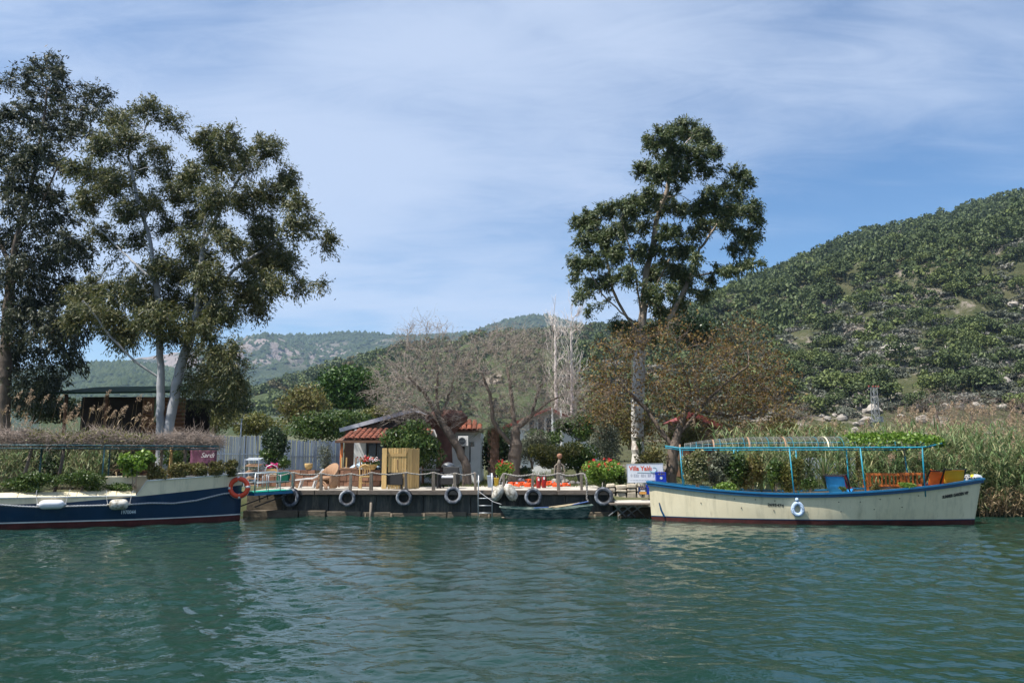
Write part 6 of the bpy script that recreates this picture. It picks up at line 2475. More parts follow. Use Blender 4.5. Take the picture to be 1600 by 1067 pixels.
def big_trees():
    # the two-stemmed eucalyptus
    Y = 36.0
    cB = [(170, 90, 55, 45), (255, 60, 50, 40), (330, 100, 40, 45), (110, 170, 50, 45), (200, 170, 55, 40), (60, 250, 55, 50), (140, 290, 55, 50), (300, 180, 45, 35), (230, 235, 35, 30),
          (80, 340, 45, 35), (200, 370, 45, 45), (270, 350, 40, 35), (430, 150, 55, 50), (520, 160, 50, 50), (610, 180, 50, 50), (470, 230, 50, 45), (560, 240, 45, 40), (400, 250, 40, 50),
          (690, 270, 45, 45), (640, 330, 55, 45), (720, 350, 40, 45), (750, 410, 35, 40), (805, 470, 26, 42), (790, 590, 14, 20), (700, 420, 55, 45), (620, 430, 60, 50), (540, 340, 55, 55), (460, 340, 50, 50),
          (400, 400, 45, 45), (340, 320, 35, 45), (520, 470, 60, 50), (600, 520, 60, 50), (680, 520, 55, 50), (720, 590, 32, 40), (430, 520, 60, 45), (460, 580, 70, 55), (380, 470, 40, 40), (560, 600, 60, 50),
          (640, 600, 50, 40), (350, 640, 60, 50), (280, 700, 60, 55), (420, 660, 70, 50), (500, 680, 55, 50), (590, 670, 40, 45), (230, 600, 50, 50), (170, 620, 50, 50), (90, 620, 60, 50), (60, 690, 45, 40),
          (150, 700, 45, 45), (200, 740, 45, 35), (330, 740, 50, 40), (440, 730, 45, 40), (500, 800, 50, 50), (530, 870, 38, 60), (460, 850, 45, 50), (520, 950, 28, 50), (430, 900, 38, 40), (480, 960, 32, 40), (320, 430, 40, 42), (300, 545, 42, 45), (355, 560, 45, 40), (240, 455, 34, 38), (318, 250, 34, 38), (370, 330, 40, 40), (250, 650, 45, 40), (120, 440, 40, 34)]
    cB = scatter_depth(conv(cB, 1.975, 100, 140, 0.95), 2.6, 2)
    lB = [line([(305, 1062), (300, 870), (285, 600), (262, 450), (225, 330), (200, 210)], 1.975, 100, 140, Y),
          line([(308, 1060), (330, 1000), (358, 860), (405, 720), (430, 470), (440, 330)], 1.975, 100, 140, Y, 0.6),
          line([(294, 890), (220, 840), (150, 770), (60, 650)], 1.975, 100, 140, Y, -1.2),
          line([(285, 600), (170, 490), (70, 390)], 1.975, 100, 140, Y, 1.2),
          line([(430, 470), (510, 320), (590, 210)], 1.975, 100, 140, Y + .5, -0.6),
          line([(405, 720), (520, 560), (650, 470)], 1.975, 100, 140, Y + .4, 1.0)]
    lB[0][0].z = 0.6
    lB[1][0].z = 1.2
    att = clump_points(cB, Y, 3900, np.random.default_rng(21))
    tree('eucalyptus_tree', 'tall eucalyptus with two pale forked trunks beside the log cabin', 'tree', lB[0][0], lB, att, 0.32, 0.33, 0.012, 0.33, m_eucbark, l_euc,
         63, 0.27, 0.19, 0.05, 0.6, leaf_r=0.02, seed=3, centers=[P(c[0], c[1], Y + c[4]) for c in cB])
    # the one at the left edge, its shade put into darker leaf colours
    Y = 41.0
    cA = [(72, 105, 32, 28), (95, 130, 25, 30), (45, 135, 28, 30), (12, 130, 25, 30), (140, 150, 28, 35), (150, 185, 20, 25), (115, 170, 28, 30), (70, 165, 35, 30), (25, 185, 35, 35), (95, 205, 36, 30), (130, 212, 26, 24),
          (50, 230, 36, 35), (5, 240, 30, 40), (85, 262, 32, 28), (35, 285, 40, 35), (75, 305, 32, 26), (15, 320, 35, 30), (100, 335, 30, 22), (60, 350, 35, 25), (115, 375, 33, 26), (20, 370, 40, 30), (75, 400, 45, 33),
          (130, 400, 22, 28), (25, 420, 45, 40), (100, 440, 42, 33), (50, 470, 50, 35), (118, 470, 28, 28), (15, 490, 40, 40), (85, 510, 45, 33), (125, 520, 20, 28), (40, 545, 45, 35), (105, 555, 28, 28), (70, 580, 35, 28),
          (60, 603, 42, 22), (28, 615, 28, 18), (-40, 200, 50, 60), (-55, 320, 55, 70), (-60, 450, 60, 70), (-40, 130, 35, 40), (-50, 550, 50, 50)]
    cA = scatter_depth([(c[0], c[1], c[2] * .92, c[3] * .92) for c in cA], 3.2, 5)
    one = lambda p, dy=0.0: line(p, 1.0, 0, 0, Y, dy)
    lA = [one([(4, 735), (6, 650), (9, 540), (16, 430), (26, 370), (50, 290), (66, 200), (74, 140)]), one([(26, 375), (60, 328), (92, 258), (127, 222)], -1.5), one([(14, 450), (60, 400), (110, 370)], -1.5),
          one([(18, 420), (-20, 330), (-50, 240)], 1.5), one([(9, 540), (60, 520), (110, 510)], -2.0), one([(9, 560), (-50, 500), (-110, 430)], 1.0)]
    lA[0][0].z = 0.6
    att = clump_points(cA, Y, 2100, np.random.default_rng(22))
    tree('eucalyptus_tree', 'huge dark eucalyptus cut off by the left edge of the photo', 'tree', lA[0][0], lA, att, 0.38, 0.40, 0.013, 0.32, m_greybark, l_eucshaded,
         36, 0.28, 0.25, 0.066, 0.8, leaf_r=0.021, seed=4, centers=[P(c[0], c[1], Y + c[4]) for c in cA])
    # the one in the middle right
    Y = 38.4
    cC = [(490, 110, 70, 50), (580, 90, 70, 45), (640, 120, 60, 55), (700, 190, 42, 32), (430, 150, 45, 45), (520, 190, 70, 50), (620, 210, 70, 50), (400, 260, 42, 42), (470, 270, 60, 45), (560, 270, 60, 45), (650, 260, 52, 38),
          (440, 310, 42, 28), (540, 350, 32, 26), (790, 280, 42, 33), (840, 300, 42, 42), (740, 330, 42, 33), (810, 350, 48, 38), (690, 370, 48, 33), (850, 440, 50, 45), (890, 490, 32, 42), (780, 420, 55, 45), (720, 430, 60, 45),
          (850, 560, 48, 36), (800, 520, 45, 32), (640, 420, 60, 40), (660, 500, 55, 45), (740, 490, 48, 36), (790, 595, 32, 20), (840, 660, 60, 24), (760, 690, 48, 24), (700, 680, 26, 16),
          (240, 430, 60, 45), (180, 470, 55, 45), (130, 480, 38, 38), (330, 430, 60, 50), (410, 400, 60, 45), (480, 420, 60, 45), (560, 430, 60, 45), (140, 560, 52, 45), (230, 530, 60, 45), (320, 520, 60, 45), (420, 500, 60, 45),
          (520, 520, 60, 45), (600, 530, 50, 40), (120, 650, 52, 45), (190, 640, 55, 45), (280, 620, 60, 45), (380, 600, 55, 45), (480, 600, 55, 45), (565, 610, 55, 48), (110, 705, 38, 38), (180, 740, 45, 32), (130, 800, 36, 26), (170, 840, 20, 28),
          (260, 720, 48, 36), (330, 700, 48, 36), (430, 700, 48, 42), (540, 690, 58, 48), (615, 640, 45, 34), (500, 770, 52, 42), (590, 750, 52, 42), (650, 780, 42, 36), (680, 738, 26, 20), (560, 830, 42, 32), (480, 860, 38, 36), (420, 790, 38, 32),
          (300, 920, 45, 28), (330, 955, 38, 22), (460, 920, 38, 32), (495, 975, 36, 26)]
    cC = scatter_depth(conv(cC, 2.736, 860, 170, 0.92), 2.4, 6)
    sc = (2.736, 860, 170, Y)
    lC = [[P(996, 712, Y), P(996, 640, Y), P(1000, 560, Y), P(1004, 525, Y)] + line([(390, 900), (410, 700), (440, 580), (460, 450), (500, 350), (520, 200)], *sc),
          line([(385, 930), (300, 870), (220, 790), (165, 690)], *sc, -1.0), line([(392, 980), (420, 820), (500, 660), (565, 540)], *sc, 1.2), line([(410, 1010), (520, 880), (600, 720), (640, 600), (710, 500)], *sc, 0.6),
          line([(375, 960), (320, 880), (265, 770), (240, 640), (200, 560)], *sc, 0.8), line([(600, 720), (700, 700), (770, 690), (850, 665)], *sc, 0.2), line([(390, 900), (365, 720), (330, 560), (300, 470)], *sc, -1.3)]
    lC[0][0].z = 0.5
    att = clump_points(cC, Y, 4300, np.random.default_rng(23))
    tree('eucalyptus_tree', 'lone eucalyptus with mottled white trunk rising behind the flowering shrub', 'tree', lC[0][0], lC, att, 0.31, 0.30, 0.012, 0.31, m_whitebark, l_eucgreen,
         63, 0.19, 0.18, 0.055, 0.4, leaf_r=0.019, seed=5, trunk_mat_split=(P(1000, 545, Y).z, m_tanbark), centers=[P(c[0], c[1], Y + c[4]) for c in cC])

    # bare fig trees by the rope railing
    Y = 32.5
    o8 = (3.2, 500, 480, Y)
    l1 = [line([(735, 835), (735, 790), (690, 700), (650, 640), (600, 560), (580, 430), (590, 320)], *o8), line([(600, 560), (520, 430), (430, 330)], *o8, -.8), line([(640, 630), (560, 540), (450, 480)], *o8, .8), line([(600, 540), (660, 400), (690, 300)], *o8, .6)]
    l1[0][0].z = 0.7
    c1 = [(660, 600, 70, 62), (625, 610, 45, 55), (690, 560, 45, 50), (665, 535, 40, 35), (610, 590, 28, 30), (640, 560, 40, 40), (700, 610, 40, 45), (650, 645, 50, 24), (705, 648, 28, 20)]
    att = clump_points(scatter_depth(c1, 0.6, 1), Y, 1500, np.random.default_rng(31), shell=0.4)
    tree('bare_tree', 'bare grey branched tree leaning left from the ladder towards the house', 'tree', l1[0][0], l1, att, 0.17, 0.24, 0.007, 0.17, m_greybark, l_bud, 0.35, 0.03, 0.05, 0.022, 0,
         twigmat=m_twig, n_twig=2, twig_len=0.5, twig_w=0.0068, leaf_r=0.017, seed=7, grav=0.22)
    Y = 33.3
    o8 = (3.2, 500, 480, Y)
    l2 = [line([(970, 830), (972, 760), (975, 660), (985, 600)], *o8), line([(965, 690), (930, 660), (880, 600), (860, 540), (850, 430), (800, 310)], *o8, -.7), line([(980, 605), (1000, 590), (1060, 540), (1090, 420), (1130, 340)], *o8, .6),
          line([(978, 620), (960, 500), (950, 380), (930, 280)], *o8, .9), line([(1050, 545), (1150, 470), (1250, 420)], *o8, -.5)]
    l2[0][0].z = 0.7
    c2 = [(800, 600, 80, 62), (760, 560, 50, 48), (830, 560, 50, 48), (870, 610, 46, 50), (740, 610, 45, 50), (790, 535, 50, 32), (905, 630, 24, 30), (840, 650, 50, 28), (760, 650, 40, 24)]
    att = clump_points(scatter_depth(c2, 0.8, 2), Y, 2200, np.random.default_rng(32), shell=0.4)
    tree('bare_tree', 'bare grey tree with thick forked trunk behind the life jackets', 'tree', l2[0][0], l2, att, 0.17, 0.24, 0.007, 0.27, m_greybark, l_bud, 0.35, 0.03, 0.05, 0.022, 0,
         twigmat=m_twig, n_twig=2, twig_len=0.5, twig_w=0.0068, leaf_r=0.017, seed=8, grav=0.22)
    # spreading tree coming into brown leaf
    Y = 35.4
    one = lambda p, dy=0.0: line(p, 1.0, 0, 0, Y, dy)
    l3 = [one([(1046, 765), (1050, 715), (1058, 680), (1072, 640), (1085, 600)]), one([(1060, 680), (1110, 620), (1170, 570)], -.8), one([(1052, 700), (1010, 640), (960, 590)], .8), one([(1080, 615), (1060, 550), (1050, 505)], -.5), one([(1075, 640), (1140, 650), (1205, 640)], .8)]
    l3[0][0].z = 0.5
    c3 = [(960, 580, 42, 55), (940, 640, 33, 42), (975, 545, 30, 38), (968, 625, 34, 46), (1045, 530, 32, 33), (1030, 600, 22, 40), (1060, 600, 52, 55), (1110, 560, 48, 50), (1110, 640, 48, 45), (1160, 545, 42, 45), (1170, 620, 48, 50), (1205, 585, 32, 45), (1212, 645, 32, 35),
          (1032, 680, 26, 22), (955, 685, 28, 22), (1150, 675, 38, 22)]
    att = clump_points(scatter_depth(c3, 1.6, 3), Y, 2300, np.random.default_rng(33), shell=0.45)
    tree('broad_tree', 'broad twiggy tree coming into rusty brown leaf behind the right boat', 'tree', l3[0][0], l3, att, 0.22, 0.30, 0.007, 0.26, m_greybark, l_brown, 2, 0.12, 0.13, 0.08, 0.1,
         twigmat=m_browntwig, n_twig=2, twig_len=0.50, twig_w=0.0066, leaf_r=0.016, seed=9, grav=0.03)
    # poplars
    for px, w, top, lab, sd in ((868, 15, 470, 'bare pale poplar, left one of the slender pair behind the fig trees', 1), (893, 17, 462, 'bare pale poplar, right one of the slender pair behind the fig trees', 2)):
        Y = 58.0 + sd
        l4 = [[P(px, 725, Y), P(px + 1, 650, Y), P(px, 560, Y), P(px - 1, top + 15, Y)]]
        l4[0][0].z = 0.6
        c4 = [(px, 640, w * 0.7, 40), (px, 580, w * .85, 55), (px, 530, w * 0.75, 45), (px - 1, top + 25, w * 0.5, 28)]
        att = clump_points(c4, Y, 520, np.random.default_rng(40 + sd))
        tree('poplar_tree', lab, 'tree', l4[0][0], l4, att, 0.30, 0.34, 0.010, 0.15, m_paletwig, None, twigmat=m_paletwig, n_twig=1, twig_len=0.9, twig_w=0.016, leaf_r=0.026, seed=10 + sd, grav=1.1, tw_rand=0.22, tw_up=0.8, group='bare poplars')
    # bare scrubby trees at the far right
    for i, (px, py, rx, ry, Y, lab) in enumerate(((1465, 640, 42, 34, 62, 'bare dark branched tree behind the reeds near the pylon'), (1520, 645, 40, 32, 66, 'bare brown thicket tree above the reed plumes'), (1580, 650, 40, 34, 60, 'bare brown tree at the right edge above the reeds'),
                                                 (1240, 655, 36, 30, 58, 'leafless olive brown tree above the blue canopy'), (1410, 655, 26, 24, 70, 'small bare tree just right of the pylon'))):
        b = P(px, 708, Y)
        b.z = float(ground_z(np.array(b.x), np.array(Y))) - 0.1
        l5 = [[b, P(px + 2, py + ry * 0.7, Y), P(px - 3, py, Y)]]
        att = clump_points([(px, py, rx, ry), (px - rx * .4, py + 4, rx * .6, ry * .8), (px + rx * .4, py + 6, rx * .6, ry * .8)], Y, 330, np.random.default_rng(50 + i), shell=.4)
        tree('bare_tree', lab, 'tree', b, l5, att, 0.30, 0.40, 0.011, 0.14, m_browntwig, l_hedge if i == 3 else l_bud, 1 if i == 3 else 0.3, 0.06, 0.12, 0.06, 0, twigmat=m_browntwig, n_twig=2, twig_len=0.6, twig_w=0.010, leaf_r=0.022, seed=60 + i)


big_trees()


# ------------------------------------------------------------------ shrubs, given where they stand (px, py, rx, ry, depth)
def B(px, py, rx, ry, Y, leaf, n, L, W, label, name='shrub', cat='shrub', dep=0.9, **k):
    c = P(px, py, Y)
    sx, sz = rx * Y / FPX, ry * Y / FPX
    return bush(name, label, cat, c, (sx, max(0.15, sx * dep), sz), leaf, int(n * 1.35), L, W, seed=int(px * 7 + py), **k)


B(427, 688, 25, 33, 33.0, l_dark, 3400, 0.10, 0.06, 'dark rounded clipped tree in front of the grey fence', 'round_tree', 'tree', stem_h=0.45)
B(425, 715, 17, 15, 32.6, l_green, 900, 0.10, 0.06, 'green shrub under the dark rounded clipped tree')
B(508, 714, 17, 22, 34.5, l_olive, 1100, 0.09, 0.024, 'silvery young olive tree between fence and porch', 'olive_tree', 'tree')
B(444, 722, 9, 10, 31.6, l_green, 420, 0.08, 0.05, 'small potted tree on the terracotta wall', 'small_tree', 'tree', stem_h=.12)
B(398, 732, 22, 9, 32.2, l_olive, 520, 0.07, 0.03, 'grey leaved lavender shrub left of the pink flowers')
B(428, 731, 10, 6, 31.8, l_green, 260, 0.05, 0.03, 'magenta flowers on the terracotta planter wall', 'flower_plant', 'flowers', flowers=(l_pink, 42, 0.06))
B(548, 604, 50, 34, 72, l_pine, 6000, 0.40, 0.15, 'bright green umbrella pine beyond the tiled house', 'umbrella_pine', 'tree', dep=.9, lumps=22, stem_h=2.6, stem=m_pinebark)
B(472, 632, 42, 30, 66, l_hedge, 3000, 0.26, 0.12, 'thin brownish green tree left of the umbrella pine', 'garden_tree', 'tree', stem_h=1.0)
B(495, 668, 44, 26, 52, l_green, 3400, 0.20, 0.10, 'dense green tree just above the grey fence', 'garden_tree', 'tree', stem_h=1.2)
B(545, 660, 30, 24, 56, l_green, 2200, 0.2, 0.10, 'green tree left of the tiled roof', 'garden_tree', 'tree', stem_h=1)
B(585, 648, 30, 18, 60, l_yellowgreen, 1900, 0.2, 0.10, 'yellowish tree over the ridge of the tiled house', 'garden_tree', 'tree', stem_h=1)
B(405, 664, 38, 24, 56, l_yellowgreen, 2600, 0.2, 0.10, 'yellow green bushy tree above the fence by the thin pole', 'garden_tree', 'tree', stem_h=1)
B(335, 655, 40, 26, 58, l_yellowgreen, 2600, 0.2, 0.10, 'loose yellow green tree right of the two pale trunks', 'garden_tree', 'tree', stem_h=1)
B(300, 668, 30, 20, 50, l_green, 1600, 0.2, 0.10, 'low green bush between pale trunks and fence')
B(368, 620, 36, 30, 75, l_dark, 2600, 0.28, 0.14, 'dark tree in the distance under the hanging eucalyptus leaves', 'garden_tree', 'tree', stem_h=1)
B(648, 697, 52, 35, 31.6, l_green, 4200, 0.17, 0.075, 'large leaved green tree in front of the brown column', 'leafy_tree', 'tree', droop=.5, stem_h=.5)
B(622, 735, 10, 14, 29.8, l_dark, 420, 0.08, 0.05, 'small dark climbing plant against the pale wooden screen', 'climbing_plant', 'plant')
B(672, 738, 14, 12, 32, l_green, 320, 0.3, 0.02, 'spiky grassy plant beside the brown column', 'spiky_plant', 'plant')
B(778, 700, 26, 34, 38, l_dark, 2300, 0.15, 0.08, 'dark green bush in the gap right of the white wall')
B(788, 732, 15, 14, 30.4, l_bright, 900, 0.09, 0.06, 'bright green shrub with red flowers beside the palm trunk', 'flowering_shrub', flowers=(l_redpetal, 12, 0.05))
B(832, 698, 27, 34, 36.5, l_olive, 3600, 0.12, 0.04, 'grey green bush right of the thick bare trunk')
B(870, 711, 36, 26, 35.2, l_yellowgreen, 4600, 0.11, 0.06, 'citrus tree with yellow green leaves behind the statue', 'citrus_tree', 'tree', stem_h=.35)
B(906, 714, 31, 27, 35.6, l_green, 4000, 0.11, 0.06, 'rounded green citrus tree right of the statue', 'citrus_tree', 'tree', stem_h=.35)
B(943, 696, 32, 34, 36, l_olive, 3600, 0.12, 0.04, 'silvery olive bush left of the mottled white trunk')
B(848, 684, 34, 16, 50, l_green, 2400, 0.17, 0.09, 'leafy green bush right under the windows of the white gabled house')
B(955, 655, 34, 26, 50, l_yellowgreen, 3000, 0.18, 0.09, 'yellowish green tree between white house and mottled trunk', 'garden_tree', 'tree', stem_h=1)
B(905, 668, 34, 22, 48, l_green, 3000, 0.17, 0.09, 'green bush below the white gabled house')
B(985, 668, 36, 34, 41, l_hedge, 3800, 0.14, 0.07, 'brownish green bush around the mottled white trunk')
B(1015, 720, 26, 24, 35.4, l_hedge, 1500, 0.12, 0.06, 'rusty green shrub above the painted sign')
B(1155, 680, 34, 22, 42, l_green, 1900, 0.15, 0.08, 'green bush behind the bare rust coloured twigs over the boat canopy')
B(1218, 668, 36, 24, 50, l_hedge, 1900, 0.2, 0.10, 'olive brown bush right of the broad twiggy tree')
B(1290, 680, 42, 22, 60, l_yellowgreen, 1900, 0.22, 0.11, 'low yellowish bush left of the pylon foot')
B(1078, 684, 38, 24, 40.5, l_hedge, 2600, 0.14, 0.07, 'rusty bush hiding the lower half of the red roofed shed')
B(1083, 514, 46, 32, 62, l_dark, 4200, 0.24, 0.12, 'dark evergreen crown behind the lone eucalyptus', 'evergreen_tree', 'tree', stem_h=8.5, lumps=14, stem=m_greybark)
B(985, 530, 16, 12, 45, l_dark, 700, 0.2, 0.09, 'small dark leaf clump behind the lone eucalyptus trunk', 'evergreen_tree', 'tree', stem_h=6.4, stem=m_greybark)
B(942, 737, 34, 21, 30.4, l_bright, 2600, 0.10, 0.065, 'large bright green hibiscus with red flowers beside the sign', 'flowering_shrub', flowers=(l_redpetal, 26, 0.055))
B(972, 745, 12, 12, 30.2, l_green, 420, 0.12, 0.07, 'leafy plant between hibiscus and sign', 'leafy_plant', 'plant')
B(760, 690, 20, 24, 44, l_green, 1300, 0.15, 0.08, 'green bush behind the palm trunk')
B(820, 735, 16, 12, 33.5, l_dark, 800, 0.09, 0.05, 'dark green low bush at the foot of the thick bare trunk')
# scrub on the level ground below the right hill
_s = random.Random(21)
for i in range(22):
    px, Y = 1150 + 470 * (i + _s.random()) / 22, _s.uniform(66, 125)
    x = X(px, Y)
    h = _s.uniform(.9, 1.9)
    lf, wd = _s.choice(((l_hedge, 'brownish'), (l_yellowgreen, 'yellow green'), (l_olive, 'grey green'), (l_hedge, 'brownish')))
    zone = 'left of the pylon' if px < 1345 else 'around the pylon foot' if px < 1410 else 'right of the pylon' if px < 1510 else 'near the right edge'
    bush('field_shrub', f'{wd} scrubby shrub on the flat ground below the hill, {zone}', 'shrub', (x, Y, float(ground_z(np.array(x), np.array(Y))) + h * .9), (h * 1.7, h * 1.5, h), lf, 1100, .3, .16, seed=300 + i,
         group=f'{wd} field shrubs {zone}')
# behind the left boat
B(30, 715, 60, 40, 32.5, l_dark, 4800, 0.12, 0.06, 'dark evergreen hedge on the bank behind the left boat', 'hedge', dep=.4)
B(90, 718, 30, 34, 31.2, l_dark, 2200, 0.11, 0.06, 'dark bush behind the crooked post of the left boat')
B(190, 705, 40, 26, 33.0, l_dark, 2400, 0.11, 0.06, 'dark bush in the shade behind the white box')
B(275, 712, 26, 20, 31.2, l_green, 1100, 0.10, 0.065, 'lemon tree with a yellow fruit behind the bow', 'lemon_tree', 'tree')
B(60, 640, 80, 22, 46, l_dark, 4000, 0.18, 0.09, 'dark bush mass below the huge left eucalyptus', dep=.5)
B(-60, 640, 60, 40, 46, l_dark, 2500, 0.18, 0.09, 'dark bush at the left edge below the eucalyptus', dep=.5)
# inside the left boat
def BL(px, py, rx, ry, yl, *a, **k):
    return B(px, py, rx, ry, LW(LX(px, yl), yl).y, *a, **k)


def BR(px, py, rx, ry, yl, *a, **k):
    return B(px, py, rx, ry, RW(RX(px, yl), yl).y, *a, **k)


BL(36, 754, 44, 14, -.8, l_green, 3800, 0.065, 0.04, 'trimmed green box hedge inside the left boat near the left edge', 'hedge', dep=.35)
BL(-66, 754, 44, 14, -.55, l_green, 1500, 0.065, 0.04, 'trimmed green hedge in the left boat past the left edge', 'hedge', dep=.35)
BL(128, 750, 36, 17, -.75, l_green, 3400, 0.06, 0.036, 'trimmed green box hedge left of the white box in the boat', 'hedge', dep=.55)
BL(190, 763, 26, 7, -.85, l_green, 900, 0.06, 0.04, 'low trailing plant in front of the white box', 'trailing_plant', 'plant', dep=.4)
BL(212, 722, 26, 22, -1.0, l_bright, 900, 0.11, 0.085, 'bright leafed young fig beside the raised bow', 'young_tree', 'tree', stem_h=.35)
for i, (px, py, rx, ry, nm) in enumerate(((246, 737, 18, 14, 'leftmost, beside the bright leafed fig'), (277, 736, 19, 14, 'second from the fig'), (308, 734, 19, 14, 'below the purple banner'), (338, 731, 19, 14, 'second from the bow tip'), (361, 730, 12, 14, 'at the bow tip'))):
    BL(px, py, rx, ry, -1.12 + .13 * i, l_hedge, 1900, 0.06, 0.034, 'brownish clipped bush in the row on the raised bow, ' + nm, 'clipped_bush', group='bushes along the raised bow', dep=.5)
# inside the right boat
BR(1088, 728, 22, 34, -.1, l_varieg, 3000, 0.10, 0.055, 'tall pale variegated shrub inside the canopy left end', 'variegated_shrub')
BR(1125, 735, 22, 28, .3, l_olive, 2000, 0.12, 0.05, 'grey green shrub beside the pale variegated one in the boat')
BR(1175, 735, 24, 28, .5, l_hedge, 1800, 0.10, 0.05, 'dry olive brown shrub under the middle of the blue canopy')
BR(1212, 742, 18, 24, .3, l_green, 1500, 0.10, 0.05, 'dark leafed shrub left of the middle canopy posts')
BR(1152, 738, 20, 26, .2, l_green, 1800, 0.10, 0.06, 'green shrub in the middle of the planted boat')
BR(1135, 762, 24, 7, -.6, l_bright, 1100, 0.06, 0.035, 'low bright green plant along the near gunwale', 'low_plant', 'plant')
BR(1240, 740, 20, 27, .3, l_yellowgreen, 1700, 0.09, 0.05, 'yellow green shrub by the middle canopy posts')
BR(1265, 757, 13, 11, -.1, l_green, 700, 0.07, 0.035, 'small green plant left of the blue chair', 'small_plant', 'plant')
BR(1318, 764, 7, 4, -.8, l_green, 240, 0.05, 0.03, 'tiny green plant below the blue sling chair', 'small_plant', 'plant')
BR(1418, 758, 14, 6, -.75, l_bright, 900, 0.06, 0.02, 'feathery bright green plant in front of the orange bench', 'feathery_plant', 'plant')
BR(1368, 760, 9, 8, -.3, l_hedge, 420, 0.06, 0.035, 'dry brownish plant at the left end of the orange bench', 'dry_plant', 'plant')
BR(1341, 735, 5, 26, .5, l_hedge, 420, 0.07, 0.035, 'thin brown climbing plant beside a canopy post', 'climbing_plant', 'plant')


def strap_plant(px, py, h, n, Y, leaf, label):
    """Upright strap leaves arching from one foot."""
    r = np.random.default_rng(int(px))
    b = P(px, py, Y)
    root = thing('strap_leaf_plant', label, 'plant', b)
    mb = MB()
    for i in range(n):
        a, l, o = r.random() * 6.28, h * r.uniform(.6, 1.15), r.uniform(.15, .7)
        d = Vector((math.cos(a), math.sin(a), 0))
        s = Vector((-d.y, d.x, 0)) * 0.022
        pts = [d * (o * l * t * t * 0.9) + Vector((0, 0, l * (t - 0.32 * o * t * t * 1.6))) for t in (0, .35, .7, 1)]
        w = (1, 1.2, .8, .1)
        mb.grid([[p - s * k, p + s * k] for p, k in zip(pts, w)])
    mb.build('leaves', leaf, root)


for px, py, h, n, Y, lf, lab in ((1190, 768, 1.5, 46, 25.8, l_reed, 'tall arching strap leaved plant left of the middle canopy post'), (1207, 768, 0.8, 40, 25.2, l_bright, 'low arching bright strap leaved plant at the near gunwale'),
                                 (1290, 765, 1.35, 50, 26.2, l_reed, 'tall green strap leaved clump behind the blue chair'), (1165, 768, 1.2, 34, 26.4, l_yellowgreen, 'yellowish strap leaved plant in mid boat'),
                                 (1000, 712, 0.9, 26, 33.5, l_dark, 'dark agave at the foot of the mottled white trunk'), (1064, 745, 0.9, 20, 30.0, l_olive, 'pale dead strap leaves beside the dark trunk')):
    strap_plant(px, py, h, n, Y, lf, lab)


# ------------------------------------------------------------------ reeds
def reed_bed(name, label, spots, h, seed, leafm, lean=(0.0, 0.0), n_leaf=9, plume=0.3, leafL=0.55, stalk=l_drystalk, lw=0.028):
    r = np.random.default_rng(seed)
    n = len(spots)
    base = np.array(spots)
    H = h * r.uniform(0.65, 1.15, n)
    ln = np.stack([r.normal(lean[0], 0.13, n), r.normal(lean[1], 0.13, n), np.ones(n)], 1)
    top = base + ln * H[:, None]
    sv, sf = [], []
    x = unit(np.cross(ln, r.normal(size=(n, 3)))) * 0.007
    v = np.stack([base - x, base + x, top + x * .5, top - x * .5], 1).reshape(-1, 3)
    x2 = unit(np.cross(ln, x)) * 0.007
    v2 = np.stack([base - x2, base + x2, top + x2 * .5, top - x2 * .5], 1).reshape(-1, 3)
    q = np.arange(n * 4).reshape(-1, 4)
    V, F = merge([(v, q), (v2, q)])
    ob = link(name, np_mesh(name, V, F), stalk)
    tag(ob, label + ', the stalks', 'reeds', kind='stuff')
    k = np.repeat(np.arange(n), n_leaf)
    t = r.uniform(0.12, 0.98, len(k))
    p = base[k] + ln[k] * (H[k] * t)[:, None]
    a = r.random(len(k)) * 6.28
    d = np.stack([np.cos(a) * .75 + lean[0], np.sin(a) * .75, r.uniform(0.35, 1.1, len(k))], 1)
    d = unit(d)
    L = (leafL * r.uniform(.6, 1.25, len(k)))[:, None]
    s = unit(np.cross(d, [0, 0, 1])) * (lw * r.uniform(.7, 1.2, len(k)))[:, None]
    mid = p + d * L * .55
    tip = mid + unit(d + np.array([0, 0, -1.0]) * r.uniform(.3, 1.3, (len(k), 1))) * L * .5
    v = np.stack([p - s * .5, p + s * .5, mid + s * .5, mid - s * .5, tip], 1).reshape(-1, 3)
    o = np.arange(len(k))[:, None] * 5
    ob = link(name.replace('stalks', 'leaves') if 'stalks' in name else name + '_leaves', np_mesh('reed_leaves', v, [o + np.array([[0, 1, 2, 3]]), o + np.array([[3, 2, 4]])]), leafm)
    tag(ob, label + ', the leaves', 'reeds', kind='stuff')
    m = np.where(r.random(n) < plume)[0]
    m = m[H[m] > h * 0.75]
    kk = np.repeat(m, 44)
    t = r.random(len(kk))
    c = top[kk] + ln[kk] * ((t - .25) * .30)[:, None] + r.normal(0, 1, (len(kk), 3)) * (0.045 * (1 - t) + .02)[:, None] + np.stack([lean[0] * t * .6 + .05 * t, t * 0, t * 0], 1)
    v, f = leaf_arrays(c, 0.085, 0.026, np.array([0.3, 0, -0.5]) * np.ones((len(c), 1)), 0.2, r)
    ob = link('reed_plumes', np_mesh('reed_plumes', v, [f]), l_plume)
    tag(ob, label + ', the feathery plumes', 'reeds', kind='stuff')


def gz(x, y):
    return float(ground_z(np.array(x), np.array(y)))


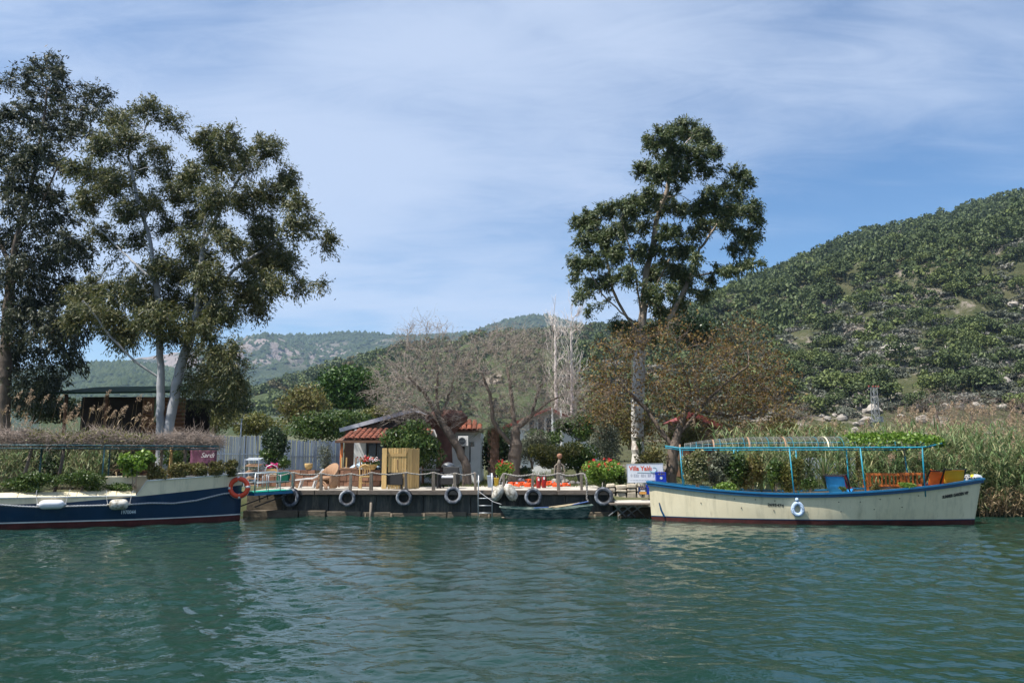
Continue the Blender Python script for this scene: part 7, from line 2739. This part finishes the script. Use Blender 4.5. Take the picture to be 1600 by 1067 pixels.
_r = random.Random(12)
sp = []
for i in range(1700):
    Y = 26.9 + 6.5 * _r.random() ** 1.2
    px = _r.uniform(1340, 1780) if i % 5 else _r.uniform(1120, 1400)
    if px < 1330 and Y < 29:
        Y += 3
    x = (px - 800) / FPX * Y
    sp.append((x, Y, max(-0.1, gz(x, Y))))
reed_bed('reed_stalks', 'dense green reed bed on the bank behind the right boat', sp, 2.35, 3, l_reed, (0.05, 0), 15, 0.16, 0.6, stalk=l_reed, lw=.034)
sp = []
for i in range(230):
    Y = 26.7 + 0.5 * _r.random()
    px = _r.uniform(1515, 1760)
    x = (px - 800) / FPX * Y
    sp.append((x, Y, -0.1))
reed_bed('dry_reed_stalks', 'dry straw reeds at the waterline right of the bow', sp, 0.95, 5, l_drystalk, (0.05, -.1), 6, 0.0, 0.35)
sp = []
for i in range(150):
    Y = 29 + 6 * _r.random()
    px = _r.uniform(1390, 1640)
    x = (px - 800) / FPX * Y
    sp.append((x, Y, gz(x, Y)))
reed_bed('tall_reed_stalks', 'tall tan plumed reeds rising above the green reed bed', sp, 3.0, 6, l_drystalk, (0.04, 0), 3, 1.0, 0.4)
sp = []
for i in range(100):
    Y = 31 + 3 * _r.random()
    px = _r.uniform(-90, 215)
    x = (px - 800) / FPX * Y
    sp.append((x, Y, gz(x, Y)))
reed_bed('brown_reed_stalks', 'tall dry brown reeds leaning right in front of the log cabin', sp, 3.3, 7, l_drystalk, (0.16, 0), 3, 0.6, 0.45)
sp = []
for i in range(260):
    Y = 29.6 + 2.0 * _r.random()
    px = _r.uniform(-60, 60) if i % 2 else _r.uniform(95, 175)
    x = (px - 800) / FPX * Y
    sp.append((x, Y, gz(x, Y)))
reed_bed('bank_reed_stalks', 'green reeds on the bank behind the left boat', sp, 1.9, 8, l_reed, (0.15, 0), 10, 0.0, 0.5)


def grass_patch(name, label, x0, x1, y0, y1, n, h, seed):
    r = np.random.default_rng(seed)
    x, y = r.uniform(x0, x1, n), r.uniform(y0, y1, n)
    z = ground_z(x, y)
    c = np.stack([x, y, z + h * .4], 1)
    v, f = leaf_arrays(c, h, 0.02, np.array([0, 0, 1.6]) * np.ones((n, 1)), 0, r)
    tag(link(name, np_mesh(name, v, [f]), l_grass), label, 'grass', kind='stuff')


grass_patch('grass', 'unmown grass in the garden behind the jetty', -5, 4.5, 31.2, 40, 9000, 0.22, 4)
grass_patch('bank_grass', 'rough grass on the bank and fields', -20, 26, 33, 75, 14000, 0.45, 5)


# ------------------------------------------------------------------ the air
hz_ = MB().box((0, 1650, 259), (5400, 4300, 522)).build('haze', None)
hm = bpy.data.materials.new('thin_blue_haze')
hm.use_nodes = True
hn = hm.node_tree.nodes
hn.remove(hn['Principled BSDF'])
pv = hn.new('ShaderNodeVolumePrincipled')
pv.inputs['Color'].default_value = (0.50, 0.72, 1.0, 1)
pv.inputs['Density'].default_value = 0.00011
pv.inputs['Anisotropy'].default_value = 0.2
hm.node_tree.links.new(pv.outputs[0], hn['Material Output'].inputs['Volume'])
hz_.data.materials.append(hm)
tag(hz_, 'thin bluish haze over the valley', 'haze', kind='stuff')
